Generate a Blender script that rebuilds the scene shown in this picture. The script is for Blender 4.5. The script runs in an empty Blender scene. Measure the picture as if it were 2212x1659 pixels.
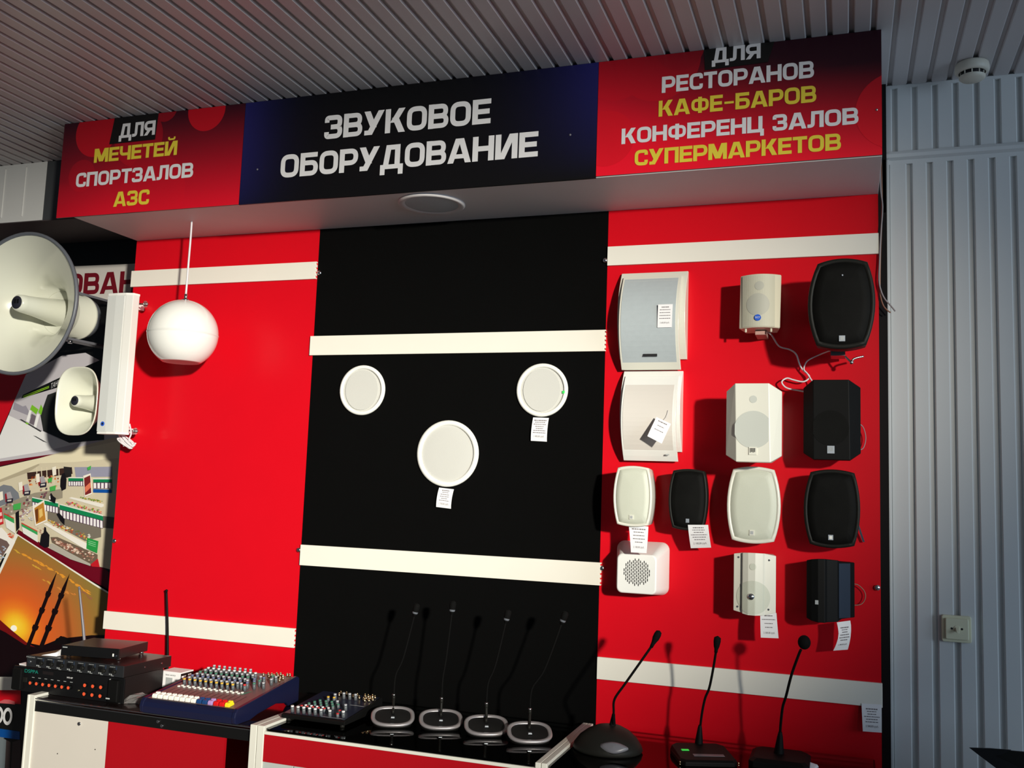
import bpy, bmesh, math, random
from mathutils import Vector, Matrix

# ---------------------------------------------------------------- camera, sky, lights, exposure
SC = bpy.context.scene
COL = SC.collection
SC.view_settings.view_transform = 'Standard'
SC.view_settings.look = 'None'
SC.view_settings.gamma = 1.0
SC.view_settings.use_curve_mapping = False
SC.view_settings.exposure = 0.0

cam_d = bpy.data.cameras.new('camera')
cam_d.sensor_width = 36.0
cam_d.sensor_fit = 'HORIZONTAL'
cam_d.lens = 2071.393 / 2212.0 * 36.0
cam_d.clip_start = 0.05
cam_o = bpy.data.objects.new('camera', cam_d)
COL.objects.link(cam_o)
_r, _u, _f = Vector((0.94436713, 0.32691500, 0.03601804)), Vector((0.00268284, -0.11716629, 0.99310869)), Vector((-0.32888222, 0.93776257, 0.11152505))
cam_o.matrix_world = Matrix(((_r.x, _u.x, -_f.x, 2.641714), (_r.y, _u.y, -_f.y, -3.0), (_r.z, _u.z, -_f.z, 1.5), (0, 0, 0, 1)))
SC.camera = cam_o

world = bpy.data.worlds.new('sky')
SC.world = world
world.use_nodes = True
world.node_tree.nodes['Background'].inputs[0].default_value = (0.50, 0.72, 1.0, 1)
world.node_tree.nodes['Background'].inputs[1].default_value = 0.095

def lamp(name, kind, loc, target, energy, color, **kw):
    d = bpy.data.lights.new(name, kind)
    d.energy = energy
    d.color = color
    for k, v in kw.items():
        if k != 'scale':
            setattr(d, k, v)
    o = bpy.data.objects.new(name, d)
    COL.objects.link(o)
    o.location = loc
    o.rotation_euler = (Vector(target) - Vector(loc)).to_track_quat('-Z', 'Y').to_euler()
    if 'scale' in kw:
        o.scale = kw['scale']
    return o

# low sun coming in through the shop window, behind the camera on the right
_sun = lamp('window_sun', 'SPOT', (6.0, -5.8, 2.5), (-1.046, 0.0, 0.897), 4250, (1.0, 0.95, 0.83),
            shadow_soft_size=0.13, spot_size=0.9203, spot_blend=1.0, scale=(1.0, 0.484, 1.0))
_sun.rotation_euler = (_sun.rotation_euler.to_quaternion() @ Matrix.Rotation(0.257, 3, 'Z').to_quaternion()).to_euler()

# cool daylight from the side window far to the right
lamp('side_window', 'AREA', (6.6, -2.3, 1.75), (2.6, -0.2, 1.75), 56, (0.62, 0.80, 1.0), shape='RECTANGLE', size=2.4, size_y=1.6)

# ---------------------------------------------------------------- materials
def lin(r, g, b):
    f = lambda c: (c / 12.92) if c <= 0.04045 else ((c + 0.055) / 1.055) ** 2.4
    return (f(r / 255.0), f(g / 255.0), f(b / 255.0))

def mat(name, color, rough=0.5, metal=0.0, spec=0.5, var=0.06, vscale=9.0, bump=0.0, bscale=400.0, coat=0.0, trans=0.0, ior=1.45):
    m = bpy.data.materials.new(name)
    m.use_nodes = True
    nt = m.node_tree
    b = nt.nodes['Principled BSDF']
    b.inputs['Roughness'].default_value = rough
    b.inputs['Metallic'].default_value = metal
    b.inputs['Specular IOR Level'].default_value = spec
    b.inputs['Coat Weight'].default_value = coat
    b.inputs['Transmission Weight'].default_value = trans
    b.inputs['IOR'].default_value = ior
    b.inputs['Base Color'].default_value = (*color, 1)
    tc = nt.nodes.new('ShaderNodeTexCoord')
    if var > 0:
        n = nt.nodes.new('ShaderNodeTexNoise')
        n.inputs['Scale'].default_value = vscale
        n.inputs['Detail'].default_value = 3
        nt.links.new(tc.outputs['Object'], n.inputs['Vector'])
        mx = nt.nodes.new('ShaderNodeMix')
        mx.data_type = 'RGBA'
        mx.inputs[6].default_value = (*[c * (1 - var) for c in color], 1)
        mx.inputs[7].default_value = (*[min(1, c * (1 + var)) for c in color], 1)
        nt.links.new(n.outputs['Fac'], mx.inputs[0])
        nt.links.new(mx.outputs[2], b.inputs['Base Color'])
    if bump > 0:
        n2 = nt.nodes.new('ShaderNodeTexNoise')
        n2.inputs['Scale'].default_value = bscale
        nt.links.new(tc.outputs['Object'], n2.inputs['Vector'])
        bp = nt.nodes.new('ShaderNodeBump')
        bp.inputs['Strength'].default_value = bump
        bp.inputs['Distance'].default_value = 0.001
        nt.links.new(n2.outputs['Fac'], bp.inputs['Height'])
        nt.links.new(bp.outputs['Normal'], b.inputs['Normal'])
    return m

def emit_mat(name, color, strength):
    m = bpy.data.materials.new(name)
    m.use_nodes = True
    b = m.node_tree.nodes['Principled BSDF']
    b.inputs['Base Color'].default_value = (*color, 1)
    b.inputs['Emission Color'].default_value = (*color, 1)
    b.inputs['Emission Strength'].default_value = strength
    return m

def print_mat(name, rough=0.45):                      # printed artwork: the colour of every printed shape is on its faces
    m = bpy.data.materials.new(name)
    m.use_nodes = True
    nt = m.node_tree
    a = nt.nodes.new('ShaderNodeAttribute')
    a.attribute_name = 'ink'
    b = nt.nodes['Principled BSDF']
    b.inputs['Roughness'].default_value = rough
    b.inputs['Specular IOR Level'].default_value = 0.3
    nt.links.new(a.outputs['Color'], b.inputs['Base Color'])
    return m

def glass_mat(name):                                   # thin clear pane: see-through plus mirror reflection by angle
    m = bpy.data.materials.new(name)
    m.use_nodes = True
    nt = m.node_tree
    nt.nodes.remove(nt.nodes['Principled BSDF'])
    tr = nt.nodes.new('ShaderNodeBsdfTransparent')
    tr.inputs['Color'].default_value = (0.84, 0.91, 0.88, 1)
    gl = nt.nodes.new('ShaderNodeBsdfGlossy')
    gl.inputs['Roughness'].default_value = 0.02
    fr = nt.nodes.new('ShaderNodeFresnel')
    fr.inputs['IOR'].default_value = 1.5
    mx = nt.nodes.new('ShaderNodeMixShader')
    nt.links.new(fr.outputs[0], mx.inputs[0])
    nt.links.new(tr.outputs[0], mx.inputs[1])
    nt.links.new(gl.outputs[0], mx.inputs[2])
    nt.links.new(mx.outputs[0], nt.nodes['Material Output'].inputs['Surface'])
    return m

RED = (0.66, 0.0035, 0.012)
M = {}
M['red'] = mat('red_laminate', RED, 0.33, spec=0.28, var=0.03)
M['black_board'] = mat('black_board', (0.0019, 0.0019, 0.0019), 0.85, spec=0.07, var=0.1, bump=0.25, bscale=300)
M['strip'] = mat('cream_strip', (0.83, 0.80, 0.71), 0.45, var=0.02)
M['strip_edge'] = mat('strip_core', (0.35, 0.03, 0.04), 0.6)
M['pvc'] = mat('grey_pvc', (0.66, 0.67, 0.66), 0.38, var=0.05, vscale=3)
M['pvc_ceiling'] = mat('ceiling_pvc', (0.56, 0.53, 0.53), 0.34, var=0.05, vscale=2)
M['soffit'] = mat('white_soffit', (0.62, 0.60, 0.60), 0.5, var=0.04)
M['dark'] = mat('dark_board', (0.005, 0.005, 0.005), 0.7, spec=0.2)
M['darkgrey'] = mat('dark_grey_board', (0.05, 0.055, 0.06), 0.5)
M['soffit_dark'] = mat('dark_soffit', (0.06, 0.05, 0.05), 0.5, var=0.2, vscale=20)
M['floor'] = mat('floor_tile', (0.30, 0.27, 0.25), 0.35, var=0.15, vscale=4)
M['chrome'] = mat('chrome', (0.75, 0.75, 0.75), 0.15, metal=1.0, var=0)
M['steel'] = mat('brushed_steel', (0.5, 0.5, 0.5), 0.3, metal=1.0, var=0.05)
M['cream'] = mat('cream_plastic', (0.71, 0.70, 0.61), 0.32, var=0.02)
M['cream_horn'] = mat('horn_cream', (0.66, 0.67, 0.57), 0.22, var=0.02, coat=0.3)
M['grille_cream'] = mat('cream_grille', (0.57, 0.59, 0.49), 0.5, var=0.03, bump=0.3, bscale=900)
M['white'] = mat('white_plastic', (0.84, 0.84, 0.80), 0.3, var=0.015)
M['white_gloss'] = mat('white_gloss', (0.80, 0.80, 0.76), 0.14, var=0.01, coat=0.4)
M['bluegrey'] = mat('grey_grille', (0.43, 0.48, 0.50), 0.5, var=0.05, vscale=60, bump=0.3, bscale=900)
M['grille_white'] = mat('white_grille', (0.62, 0.62, 0.58), 0.5, var=0.02, bump=0.3, bscale=900)
M['grille_warm'] = mat('warm_white_grille', (0.70, 0.66, 0.61), 0.5, var=0.02, bump=0.3, bscale=900)
M['beige'] = mat('beige_plastic', (0.66, 0.63, 0.50), 0.4, var=0.02)
M['grille_beige'] = mat('beige_grille', (0.52, 0.51, 0.41), 0.55, var=0.04, bump=0.3, bscale=900)
M['woofer_beige'] = mat('beige_cone_behind_grille', (0.43, 0.43, 0.37), 0.55, var=0.04)
M['woofer_white'] = mat('white_cone_behind_grille', (0.51, 0.53, 0.48), 0.5, var=0.03)
M['tan_bottom'] = mat('pinkish_base', (0.5, 0.3, 0.26), 0.5)
M['black'] = mat('black_plastic', (0.0042, 0.0042, 0.0042), 0.55, spec=0.13, var=0.1)
M['black_soft'] = mat('black_frame', (0.011, 0.011, 0.0095), 0.5, spec=0.17, var=0.1)
M['black_grille'] = mat('black_grille', (0.004, 0.004, 0.0036), 0.65, spec=0.11, var=0.4, vscale=18, bump=0.3, bscale=900)
M['navy_side'] = mat('navy_side', (0.02, 0.03, 0.05), 0.3, spec=0.5)
M['ring_grey'] = mat('grey_rim', (0.11, 0.12, 0.14), 0.4)
M['logo_dark'] = mat('dark_disc', (0.02, 0.02, 0.03), 0.4)
M['ink'] = mat('black_ink', (0.01, 0.01, 0.012), 0.5, var=0)
M['ink_grey'] = mat('grey_ink', (0.16, 0.14, 0.15), 0.6, var=0)
M['paper'] = mat('white_paper', (0.86, 0.85, 0.86), 0.6, var=0.015)
M['letter_white'] = mat('white_vinyl', (0.68, 0.68, 0.70), 0.4, var=0.02)
M['letter_yellow'] = mat('yellow_vinyl', (0.68, 0.55, 0.045), 0.4, var=0.02)
M['letter_red'] = mat('dark_red_vinyl', (0.16, 0.004, 0.012), 0.45, var=0.02)
M['tab'] = mat('black_vinyl', (0.004, 0.004, 0.004), 0.4, var=0)
M['blue'] = mat('blue_badge', (0.02, 0.10, 0.55), 0.4, var=0)
M['silver'] = mat('silver_badge', (0.55, 0.6, 0.66), 0.35, metal=0.7, var=0.1, vscale=120)
M['badge_grey'] = mat('grey_badge', (0.40, 0.42, 0.42), 0.4)
M['green'] = mat('green_sticker', (0.05, 0.75, 0.12), 0.5, var=0)
M['green_led'] = emit_mat('green_lamp', (0.03, 0.6, 0.06), 0.45)
M['wire_white'] = mat('white_cable', (0.72, 0.70, 0.72), 0.45)
M['wire_grey'] = mat('grey_cable', (0.30, 0.27, 0.28), 0.5)
M['copper'] = mat('copper_wire', (0.30, 0.15, 0.10), 0.4, metal=0.2)
M['wood'] = mat('raw_wood_edge', (0.35, 0.17, 0.05), 0.6)
M['glass'] = glass_mat('counter_glass')
M['blackglass'] = mat('black_top', (0.012, 0.008, 0.008), 0.10, spec=0.6, var=0)
M['post'] = mat('white_profile', (0.66, 0.65, 0.58), 0.35, var=0.02)
M['cab_white'] = mat('white_cabinet', (0.60, 0.56, 0.50), 0.4, var=0.02)  # base colour lowered to stand in for weaker light near the counters
M['cab_grey'] = mat('pale_door', (0.42, 0.45, 0.43), 0.35, var=0.02)
M['red_dimmed'] = mat('red_laminate_dimmed', (0.36, 0.004, 0.009), 0.35, spec=0.3, var=0.03)  # red darkened in the colour itself, for sunlight falling off lower down
M['case'] = mat('rack_case', (0.013, 0.010, 0.010), 0.3, spec=0.4, var=0.1)
M['face'] = mat('rack_face', (0.005, 0.005, 0.0055), 0.4, spec=0.3)
M['face_grey'] = mat('receiver_face', (0.016, 0.017, 0.019), 0.45, spec=0.3)
M['orange'] = mat('orange_cap', (0.75, 0.09, 0.03), 0.45, var=0)
M['teal'] = mat('teal_print', (0.008, 0.22, 0.165), 0.45, var=0)
M['navy'] = mat('navy_metal', (0.007, 0.009, 0.034), 0.3, spec=0.5, var=0.08)
M['mix_panel'] = mat('mixer_panel', (0.16, 0.10, 0.10), 0.4, var=0.1, vscale=30)
M['mix2_panel'] = mat('small_mixer_panel', (0.012, 0.016, 0.035), 0.3, var=0.1)
M['knob'] = mat('grey_knob', (0.10, 0.11, 0.12), 0.4, var=0)
for _n, _c in dict(cap_yellow=(0.75, 0.45, 0.05), cap_grey=(0.45, 0.47, 0.5), cap_blue=(0.12, 0.16, 0.30), cap_green=(0.05, 0.22, 0.14), cap_white=(0.8, 0.8, 0.8), cap_red=(0.6, 0.03, 0.03)).items():
    M[_n] = mat(_n, _c, 0.4, var=0)
for _n, _c in dict(fader_white=(0.82, 0.83, 0.76), fader_blue=(0.01, 0.05, 0.17), fader_purple=(0.40, 0.26, 0.55), fader_red=(0.6, 0.01, 0.01), fader_yellow=(0.85, 0.66, 0.02)).items():
    M[_n] = mat(_n, _c, 0.4, var=0)
M['brass'] = mat('brass_jack', (0.95, 0.78, 0.45), 0.2, metal=1.0, var=0)
M['ringsilver'] = mat('silver_ring', (0.33, 0.31, 0.32), 0.35, metal=0.5, var=0.03)
M['mic_foam'] = mat('black_foam', (0.004, 0.004, 0.004), 0.85, spec=0.08, var=0.2, vscale=200, bump=0.6, bscale=700)
M['button_grey'] = mat('grey_button', (0.14, 0.14, 0.16), 0.35)
M['plastic_bag'] = mat('clear_film', (0.8, 0.8, 0.8), 0.12, trans=0.85, var=0)
M['detector'] = mat('detector_cream', (0.66, 0.62, 0.52), 0.45, var=0.03)
M['switch'] = mat('switch_cream', (0.74, 0.72, 0.52), 0.35, var=0.03)
M['art'] = print_mat('printed_poster', 0.35)
M['rim_white'] = mat('bright_white_rim', (0.90, 0.90, 0.84), 0.35, var=0)

# ---------------------------------------------------------------- mesh helpers
LOC = {}

class MB:
    """collects shapes (world coordinates) for ONE mesh"""
    def __init__(s):
        s.bm = bmesh.new()
    def add(s, verts, faces, mi=0, smooth=False):
        vs = [s.bm.verts.new(v) for v in verts]
        for f in faces:
            try:
                fc = s.bm.faces.new([vs[i] for i in f])
                fc.material_index = mi
                fc.smooth = smooth
            except ValueError:
                pass
        return vs
    def box(s, x0, x1, y0, y1, z0, z1, mi=0, rz=0.0, pivot=None):
        v = [(x, y, z) for z in (z0, z1) for y in (y0, y1) for x in (x0, x1)]
        if rz:
            px, py = pivot or ((x0 + x1) / 2, (y0 + y1) / 2)
            c, sn = math.cos(rz), math.sin(rz)
            v = [(px + (a - px) * c - (b - py) * sn, py + (a - px) * sn + (b - py) * c, d) for a, b, d in v]
        s.add(v, [(0, 2, 3, 1), (4, 5, 7, 6), (0, 1, 5, 4), (2, 6, 7, 3), (0, 4, 6, 2), (1, 3, 7, 5)], mi)
        return s
    def loft(s, rings, mi=0, cap0=True, cap1=True, closed=True, smooth=False):
        n = len(rings[0])
        vs, fs = [], []
        for r in rings:
            vs += list(r)
        for k in range(len(rings) - 1):
            for i in range(n if closed else n - 1):
                j = (i + 1) % n
                fs.append((k * n + i, k * n + j, (k + 1) * n + j, (k + 1) * n + i))
        if cap0:
            fs.append(tuple(reversed(range(n))))
        if cap1:
            fs.append(tuple(range((len(rings) - 1) * n, len(rings) * n)))
        bv = [s.bm.verts.new(v) for v in vs]
        for q, f in enumerate(fs):
            try:
                fc = s.bm.faces.new([bv[i] for i in f])
                fc.material_index = mi
                fc.smooth = smooth and len(f) == 4
            except ValueError:
                pass
        return s
    def lathe(s, prof, c, axis, seg=40, mi=0, smooth=True, cap0=False, cap1=False):
        """prof = [(radius, distance along axis)]"""
        ax = Vector(axis).normalized()
        a = ax.orthogonal().normalized()
        if abs(ax.z) < 0.9:
            a = Vector((0, 0, 1)).cross(ax).normalized()
        b = ax.cross(a)
        c = Vector(c)
        rings = []
        for r, d in prof:
            r = max(r, 1e-5)
            rings.append([c + ax * d + (a * math.cos(2 * math.pi * i / seg) + b * math.sin(2 * math.pi * i / seg)) * r for i in range(seg)])
        return s.loft(rings, mi, cap0, cap1, True, smooth)
    def cyl(s, p0, p1, r0, r1=None, seg=20, mi=0, smooth=True):
        p0, p1 = Vector(p0), Vector(p1)
        d = p1 - p0
        return s.lathe([(r0, 0), (r0 if r1 is None else r1, d.length)], p0, d, seg, mi, smooth, True, True)
    def ball(s, c, r, seg=24, mi=0, sc=(1, 1, 1), a0=-90, a1=90):
        rings = []
        n = max(6, seg // 2)
        for k in range(n + 1):
            t = math.radians(a0 + (a1 - a0) * k / n)
            rr, zz = max(math.cos(t) * r, 1e-5), math.sin(t) * r
            rings.append([(c[0] + rr * math.cos(2 * math.pi * i / seg) * sc[0], c[1] + rr * math.sin(2 * math.pi * i / seg) * sc[1], c[2] + zz * sc[2]) for i in range(seg)])
        return s.loft(rings, mi, True, True, True, True)
    def tube(s, pts, r, seg=8, mi=0, sub=6):
        P = [Vector(p) for p in pts]
        Q = []
        for i in range(len(P) - 1):
            p0, p1, p2, p3 = P[max(i - 1, 0)], P[i], P[i + 1], P[min(i + 2, len(P) - 1)]
            for k in range(sub):
                t = k / sub
                Q.append(0.5 * ((2 * p1) + (p2 - p0) * t + (2 * p0 - 5 * p1 + 4 * p2 - p3) * t * t + (3 * p1 - p0 - 3 * p2 + p3) * t ** 3))
        Q.append(P[-1])
        rings = []
        up = None
        for i, q in enumerate(Q):
            d = (Q[min(i + 1, len(Q) - 1)] - Q[max(i - 1, 0)]).normalized()
            if up is None:
                up = d.orthogonal().normalized()
            up = (up - d * up.dot(d)).normalized()
            b = d.cross(up)
            rr = r(i / (len(Q) - 1)) if callable(r) else r
            rings.append([q + (up * math.cos(2 * math.pi * k / seg) + b * math.sin(2 * math.pi * k / seg)) * rr for k in range(seg)])
        return s.loft(rings, mi, True, True, True, True)
    def prism(s, poly, y0, y1, mi=0, axis='Y', smooth=False):
        """poly = [(x, z)] extruded along Y, or [(y, z)] along X"""
        f = (lambda p, t: (p[0], t, p[1])) if axis == 'Y' else ((lambda p, t: (t, p[0], p[1])) if axis == 'X' else (lambda p, t: (p[0], p[1], t)))
        return s.loft([[f(p, y0) for p in poly], [f(p, y1) for p in poly]], mi, True, True, True, smooth)
    def build(s, name, mats, parent=None, bevel=0.0, bseg=2, root=None, wn=True):
        if not isinstance(mats, (list, tuple)):
            mats = [mats]
        base = LOC.get(root or (parent.name if parent else ''), Vector((0, 0, 0)))
        bmesh.ops.recalc_face_normals(s.bm, faces=s.bm.faces[:])
        if base.length > 0:
            bmesh.ops.translate(s.bm, verts=s.bm.verts[:], vec=-base)
        me = bpy.data.meshes.new(name)
        s.bm.to_mesh(me)
        s.bm.free()
        for m in mats:
            me.materials.append(m)
        o = bpy.data.objects.new(name, me)
        COL.objects.link(o)
        if parent:
            o.parent = parent
            LOC[o.name] = base
        if bevel > 0:
            b = o.modifiers.new('bevel', 'BEVEL')
            b.width = bevel
            b.segments = bseg
            b.limit_method = 'ANGLE'
            b.angle_limit = math.radians(35)
        return o

def tag(o, label, cat, group=None):
    o['label'] = label
    o['category'] = cat
    if group:
        o['group'] = group
    return o

def struct(o):
    o['kind'] = 'structure'
    return o

def thing(name, label, cat, loc, group=None):
    o = bpy.data.objects.new(name, None)
    o.empty_display_size = 0.05
    COL.objects.link(o)
    o.location = loc
    LOC[o.name] = Vector(loc)
    return tag(o, label, cat, group)

def solo(mb, name, mats, label, cat, loc, group=None, bevel=0.0):
    """a thing that is one mesh, origin at loc"""
    LOC['_solo'] = Vector(loc)
    o = mb.build(name, mats, None, bevel, root='_solo')
    o.location = loc
    return tag(o, label, cat, group)

def copy_tree(o, parent=None):
    c = o.copy()
    COL.objects.link(c)
    if parent:
        c.parent = parent
    LOC[c.name] = LOC.get(o.name, Vector((0, 0, 0)))
    for ch in list(o.children):
        copy_tree(ch, c)
    return c

def arc(a, b, bulge, n=10):
    """points from a to b (2D) bulging sideways (left of a->b positive) by bulge, b excluded"""
    a, b = Vector(a), Vector(b)
    d = b - a
    nrm = Vector((-d.y, d.x)).normalized()
    return [tuple(a + d * (k / n) + nrm * bulge * 4 * (k / n) * (1 - k / n)) for k in range(n)]

def rrect(x0, x1, z0, z1, r, n=6):
    P = []
    for cx, cz, a in ((x1 - r, z0 + r, -90), (x1 - r, z1 - r, 0), (x0 + r, z1 - r, 90), (x0 + r, z0 + r, 180)):
        for k in range(n + 1):
            t = math.radians(a + 90 * k / n)
            P.append((cx + r * math.cos(t), cz + r * math.sin(t)))
    return P

# ---------------------------------------------------------------- lettering
def stroke(pts, t, r=0.0, closed=False):
    """centre line -> list of quads; corners rounded by r"""
    P = [Vector(p) for p in pts]
    Q = []
    n = len(P)
    for i in range(n):
        if not closed and i in (0, n - 1):
            Q.append(P[i])
            continue
        a, b, c = P[i - 1], P[i], P[(i + 1) % n]
        rr = min(r, (a - b).length * 0.49, (c - b).length * 0.49)
        if rr < 1e-4:
            Q.append(b)
            continue
        p0, p1 = b + (a - b).normalized() * rr, b + (c - b).normalized() * rr
        for k in range(7):
            u = k / 6
            Q.append((1 - u) ** 2 * p0 + 2 * u * (1 - u) * b + u * u * p1)
    m = len(Q)
    L, R = [], []
    for i in range(m):
        d0 = (Q[i] - Q[i - 1]) if (closed or i > 0) else (Q[1] - Q[0])
        d1 = (Q[(i + 1) % m] - Q[i]) if (closed or i < m - 1) else d0
        n0, n1 = Vector((-d0.y, d0.x)).normalized(), Vector((-d1.y, d1.x)).normalized()
        nn = n0 + n1
        nn = nn.normalized() if nn.length > 1e-6 else n0
        k = 1 / max(0.5, nn.dot(n0))
        L.append(Q[i] + nn * k * t / 2)
        R.append(Q[i] - nn * k * t / 2)
    return [[R[i], R[(i + 1) % m], L[(i + 1) % m], L[i]] for i in range(m if closed else m - 1)]

T = 0.205
def _bar(x0, x1, y0, y1):
    return [[Vector((x0, y0)), Vector((x1, y0)), Vector((x1, y1)), Vector((x0, y1))]]
def _diag(x0, y0, x1, y1, w):
    return [[Vector((x0, y0)), Vector((x0 + w, y0)), Vector((x1 + w, y1)), Vector((x1, y1))]]
def glyph(ch):
    h = T / 2
    lo, hi, md = h, 1 - h, 0.5
    def rect(w): return stroke([(h * 1.1, lo), (w - h * 1.1, lo), (w - h * 1.1, hi), (h * 1.1, hi)], T, 0.26, True)
    ST = _bar(0, T * 1.1, 0, 1)
    def st(x): return _bar(x, x + T * 1.1, 0, 1)
    if ch in 'ОO0': w = 0.86; return w, rect(w)
    if ch in 'СC': w = 0.80; return w, stroke([(w - h, 0.66), (w - h, hi), (h * 1.1, hi), (h * 1.1, lo), (w - h, lo), (w - h, 0.34)], T, 0.26)
    if ch == 'З':
        w = 0.80
        return w, stroke([(h, 0.70), (h, hi), (w - h - .02, hi), (w - h - .02, md), (0.28, md)], T, 0.17) + stroke([(0.28, md), (w - h, md), (w - h, lo), (h, lo), (h, 0.30)], T, 0.2)
    if ch in 'ВB': w = 0.84; return w, ST + stroke([(h, hi), (w - h - .03, hi), (w - h - .03, md + .01), (h, md + .01)], T * .95, 0.2) + stroke([(h, md - .01), (w - h, md - .01), (w - h, lo), (h, lo)], T * .95, 0.22)
    if ch in 'РP': w = 0.82; return w, ST + stroke([(h, hi), (w - h, hi), (w - h, 0.40), (h, 0.40)], T, 0.25)
    if ch == 'Я':
        w = 0.84
        return w, st(w - T * 1.1) + stroke([(w - h, hi), (h, hi), (h, 0.42), (w - h, 0.42)], T, 0.25) + _diag(0, 0, 0.28, 0.40, 0.26)
    if ch == 'Б': w = 0.82; return w, ST + _bar(0, w - .04, 1 - T, 1) + stroke([(h, 0.56), (w - h, 0.56), (w - h, lo), (h, lo)], T, 0.22)
    if ch in 'ЕE': w = 0.74; return w, ST + _bar(0, w, 0, T) + _bar(0, w, 1 - T, 1) + _bar(0, w - .05, md - T / 2, md + T / 2)
    if ch in 'НH': w = 0.86; return w, ST + st(w - T * 1.1) + _bar(0, w, md - T / 2, md + T / 2)
    if ch == 'П': w = 0.84; return w, ST + st(w - T * 1.1) + _bar(0, w, 1 - T, 1)
    if ch in 'ТT': w = 0.78; return w, _bar(0, w, 1 - T, 1) + st(w / 2 - T * .55)
    if ch in 'ИЙ':
        w = 0.88
        g = ST + st(w - T * 1.1) + _diag(T * .6, 0, w - T * 1.6, 1, 0.25)
        if ch == 'Й': g = g + stroke([(w / 2 - .2, 1.30), (w / 2 - .2, 1.13), (w / 2 + .2, 1.13), (w / 2 + .2, 1.30)], 0.12, 0.17)
        return w, g
    if ch in 'МM':
        w = 1.06
        return w, ST + st(w - T * 1.1) + _diag(w / 2 - .14, 0.06, 0.02, 1, 0.30) + _diag(w / 2 - .14, 0.06, w - .32, 1, 0.30)
    if ch in 'КK': w = 0.86; return w, ST + _diag(T, 0.42, w - .30, 1, 0.28) + _diag(w - .28, 0, T + .08, 0.62, 0.28)
    if ch == 'У': w = 0.88; return w, _diag(w / 2 - .14, 0.30, 0.0, 1, 0.27) + [[Vector((.10, 0)), Vector((.38, 0)), Vector((w, 1)), Vector((w - .26, 1))]] + _bar(.04, .36, 0, T * .95)
    if ch == 'Л': w = 0.86; return w, st(w - T * 1.1) + _bar(0.2, w, 1 - T, 1) + stroke([(0.30, hi), (0.28, 0.11), (0.0, 0.11)], T, 0.16)
    if ch == 'Д':
        w = 0.98
        return w, _bar(0.24, 0.84, 1 - T, 1) + _bar(0.84 - T * 1.1, 0.84, 0, 1) + _diag(0.10, 0.0, 0.24, 1, 0.23) + _bar(0, w, 0, T * .9) + _bar(0, T, -0.24, 0.05) + _bar(w - T, w, -0.24, 0.05)
    if ch == 'Ц': w = 0.92; return w, ST + _bar(w - .08 - T * 1.1, w - .08, 0, 1) + _bar(0, w, 0, T) + _bar(w - T, w, -0.22, 0.05)
    if ch == 'Ф': w = 1.06; return w, st(w / 2 - T * .55) + stroke([(h * 1.1, 0.22), (w - h * 1.1, 0.22), (w - h * 1.1, 0.80), (h * 1.1, 0.80)], T * .9, 0.24, True)
    if ch == 'Ч': w = 0.82; return w, st(w - T * 1.1) + stroke([(h, 1), (h, 0.42), (w - h, 0.42)], T, 0.2)
    if ch in 'АA': w = 0.96; return w, _diag(0, 0, w / 2 - .17, 1, 0.24) + _diag(w - .24, 0, w / 2 - .07, 1, 0.24) + _bar(0.22, w - .22, 0.18, 0.18 + T * .85) + _bar(w / 2 - .17, w / 2 + .17, 1 - T * .9, 1)
    if ch in '-–': return 0.62, _bar(0.04, 0.58, 0.40, 0.54)
    return 0.36, []

def lettering(text, x0, x1, z0, h, y, gap=0.055, mi=0, mb=None):
    """flat vinyl letters facing -Y, fitted between x0 and x1"""
    mb = mb or MB()
    cur, G = 0.0, []
    for ch in text:
        w, q = glyph(ch)
        G.append((cur, q))
        cur += w + gap
    tot = cur - gap
    k = (x1 - x0) / tot
    e = 0
    for c, q in G:
        for quad in q:
            e += 1
            mb.add([(x0 + (c + p.x) * k, y - 0.000004 * (e % 9), z0 + p.y * h) for p in quad], [(0, 1, 2, 3)], mi)
    return mb

def text_polys(body, size=1.0):
    """outline letters of the built in typeface -> (verts 2D, faces)"""
    cu = bpy.data.curves.new('txt', 'FONT')
    cu.body = body
    cu.size = size
    cu.align_x = 'CENTER'
    cu.align_y = 'CENTER'
    o = bpy.data.objects.new('txt', cu)
    COL.objects.link(o)
    dg = bpy.context.evaluated_depsgraph_get()
    ev = o.evaluated_get(dg)
    me = ev.to_mesh()
    V = [(v.co.x, v.co.y) for v in me.vertices]
    F = [tuple(p.vertices) for p in me.polygons]
    ev.to_mesh_clear()
    bpy.data.objects.remove(o)
    bpy.data.curves.remove(cu)
    return V, F

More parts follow.
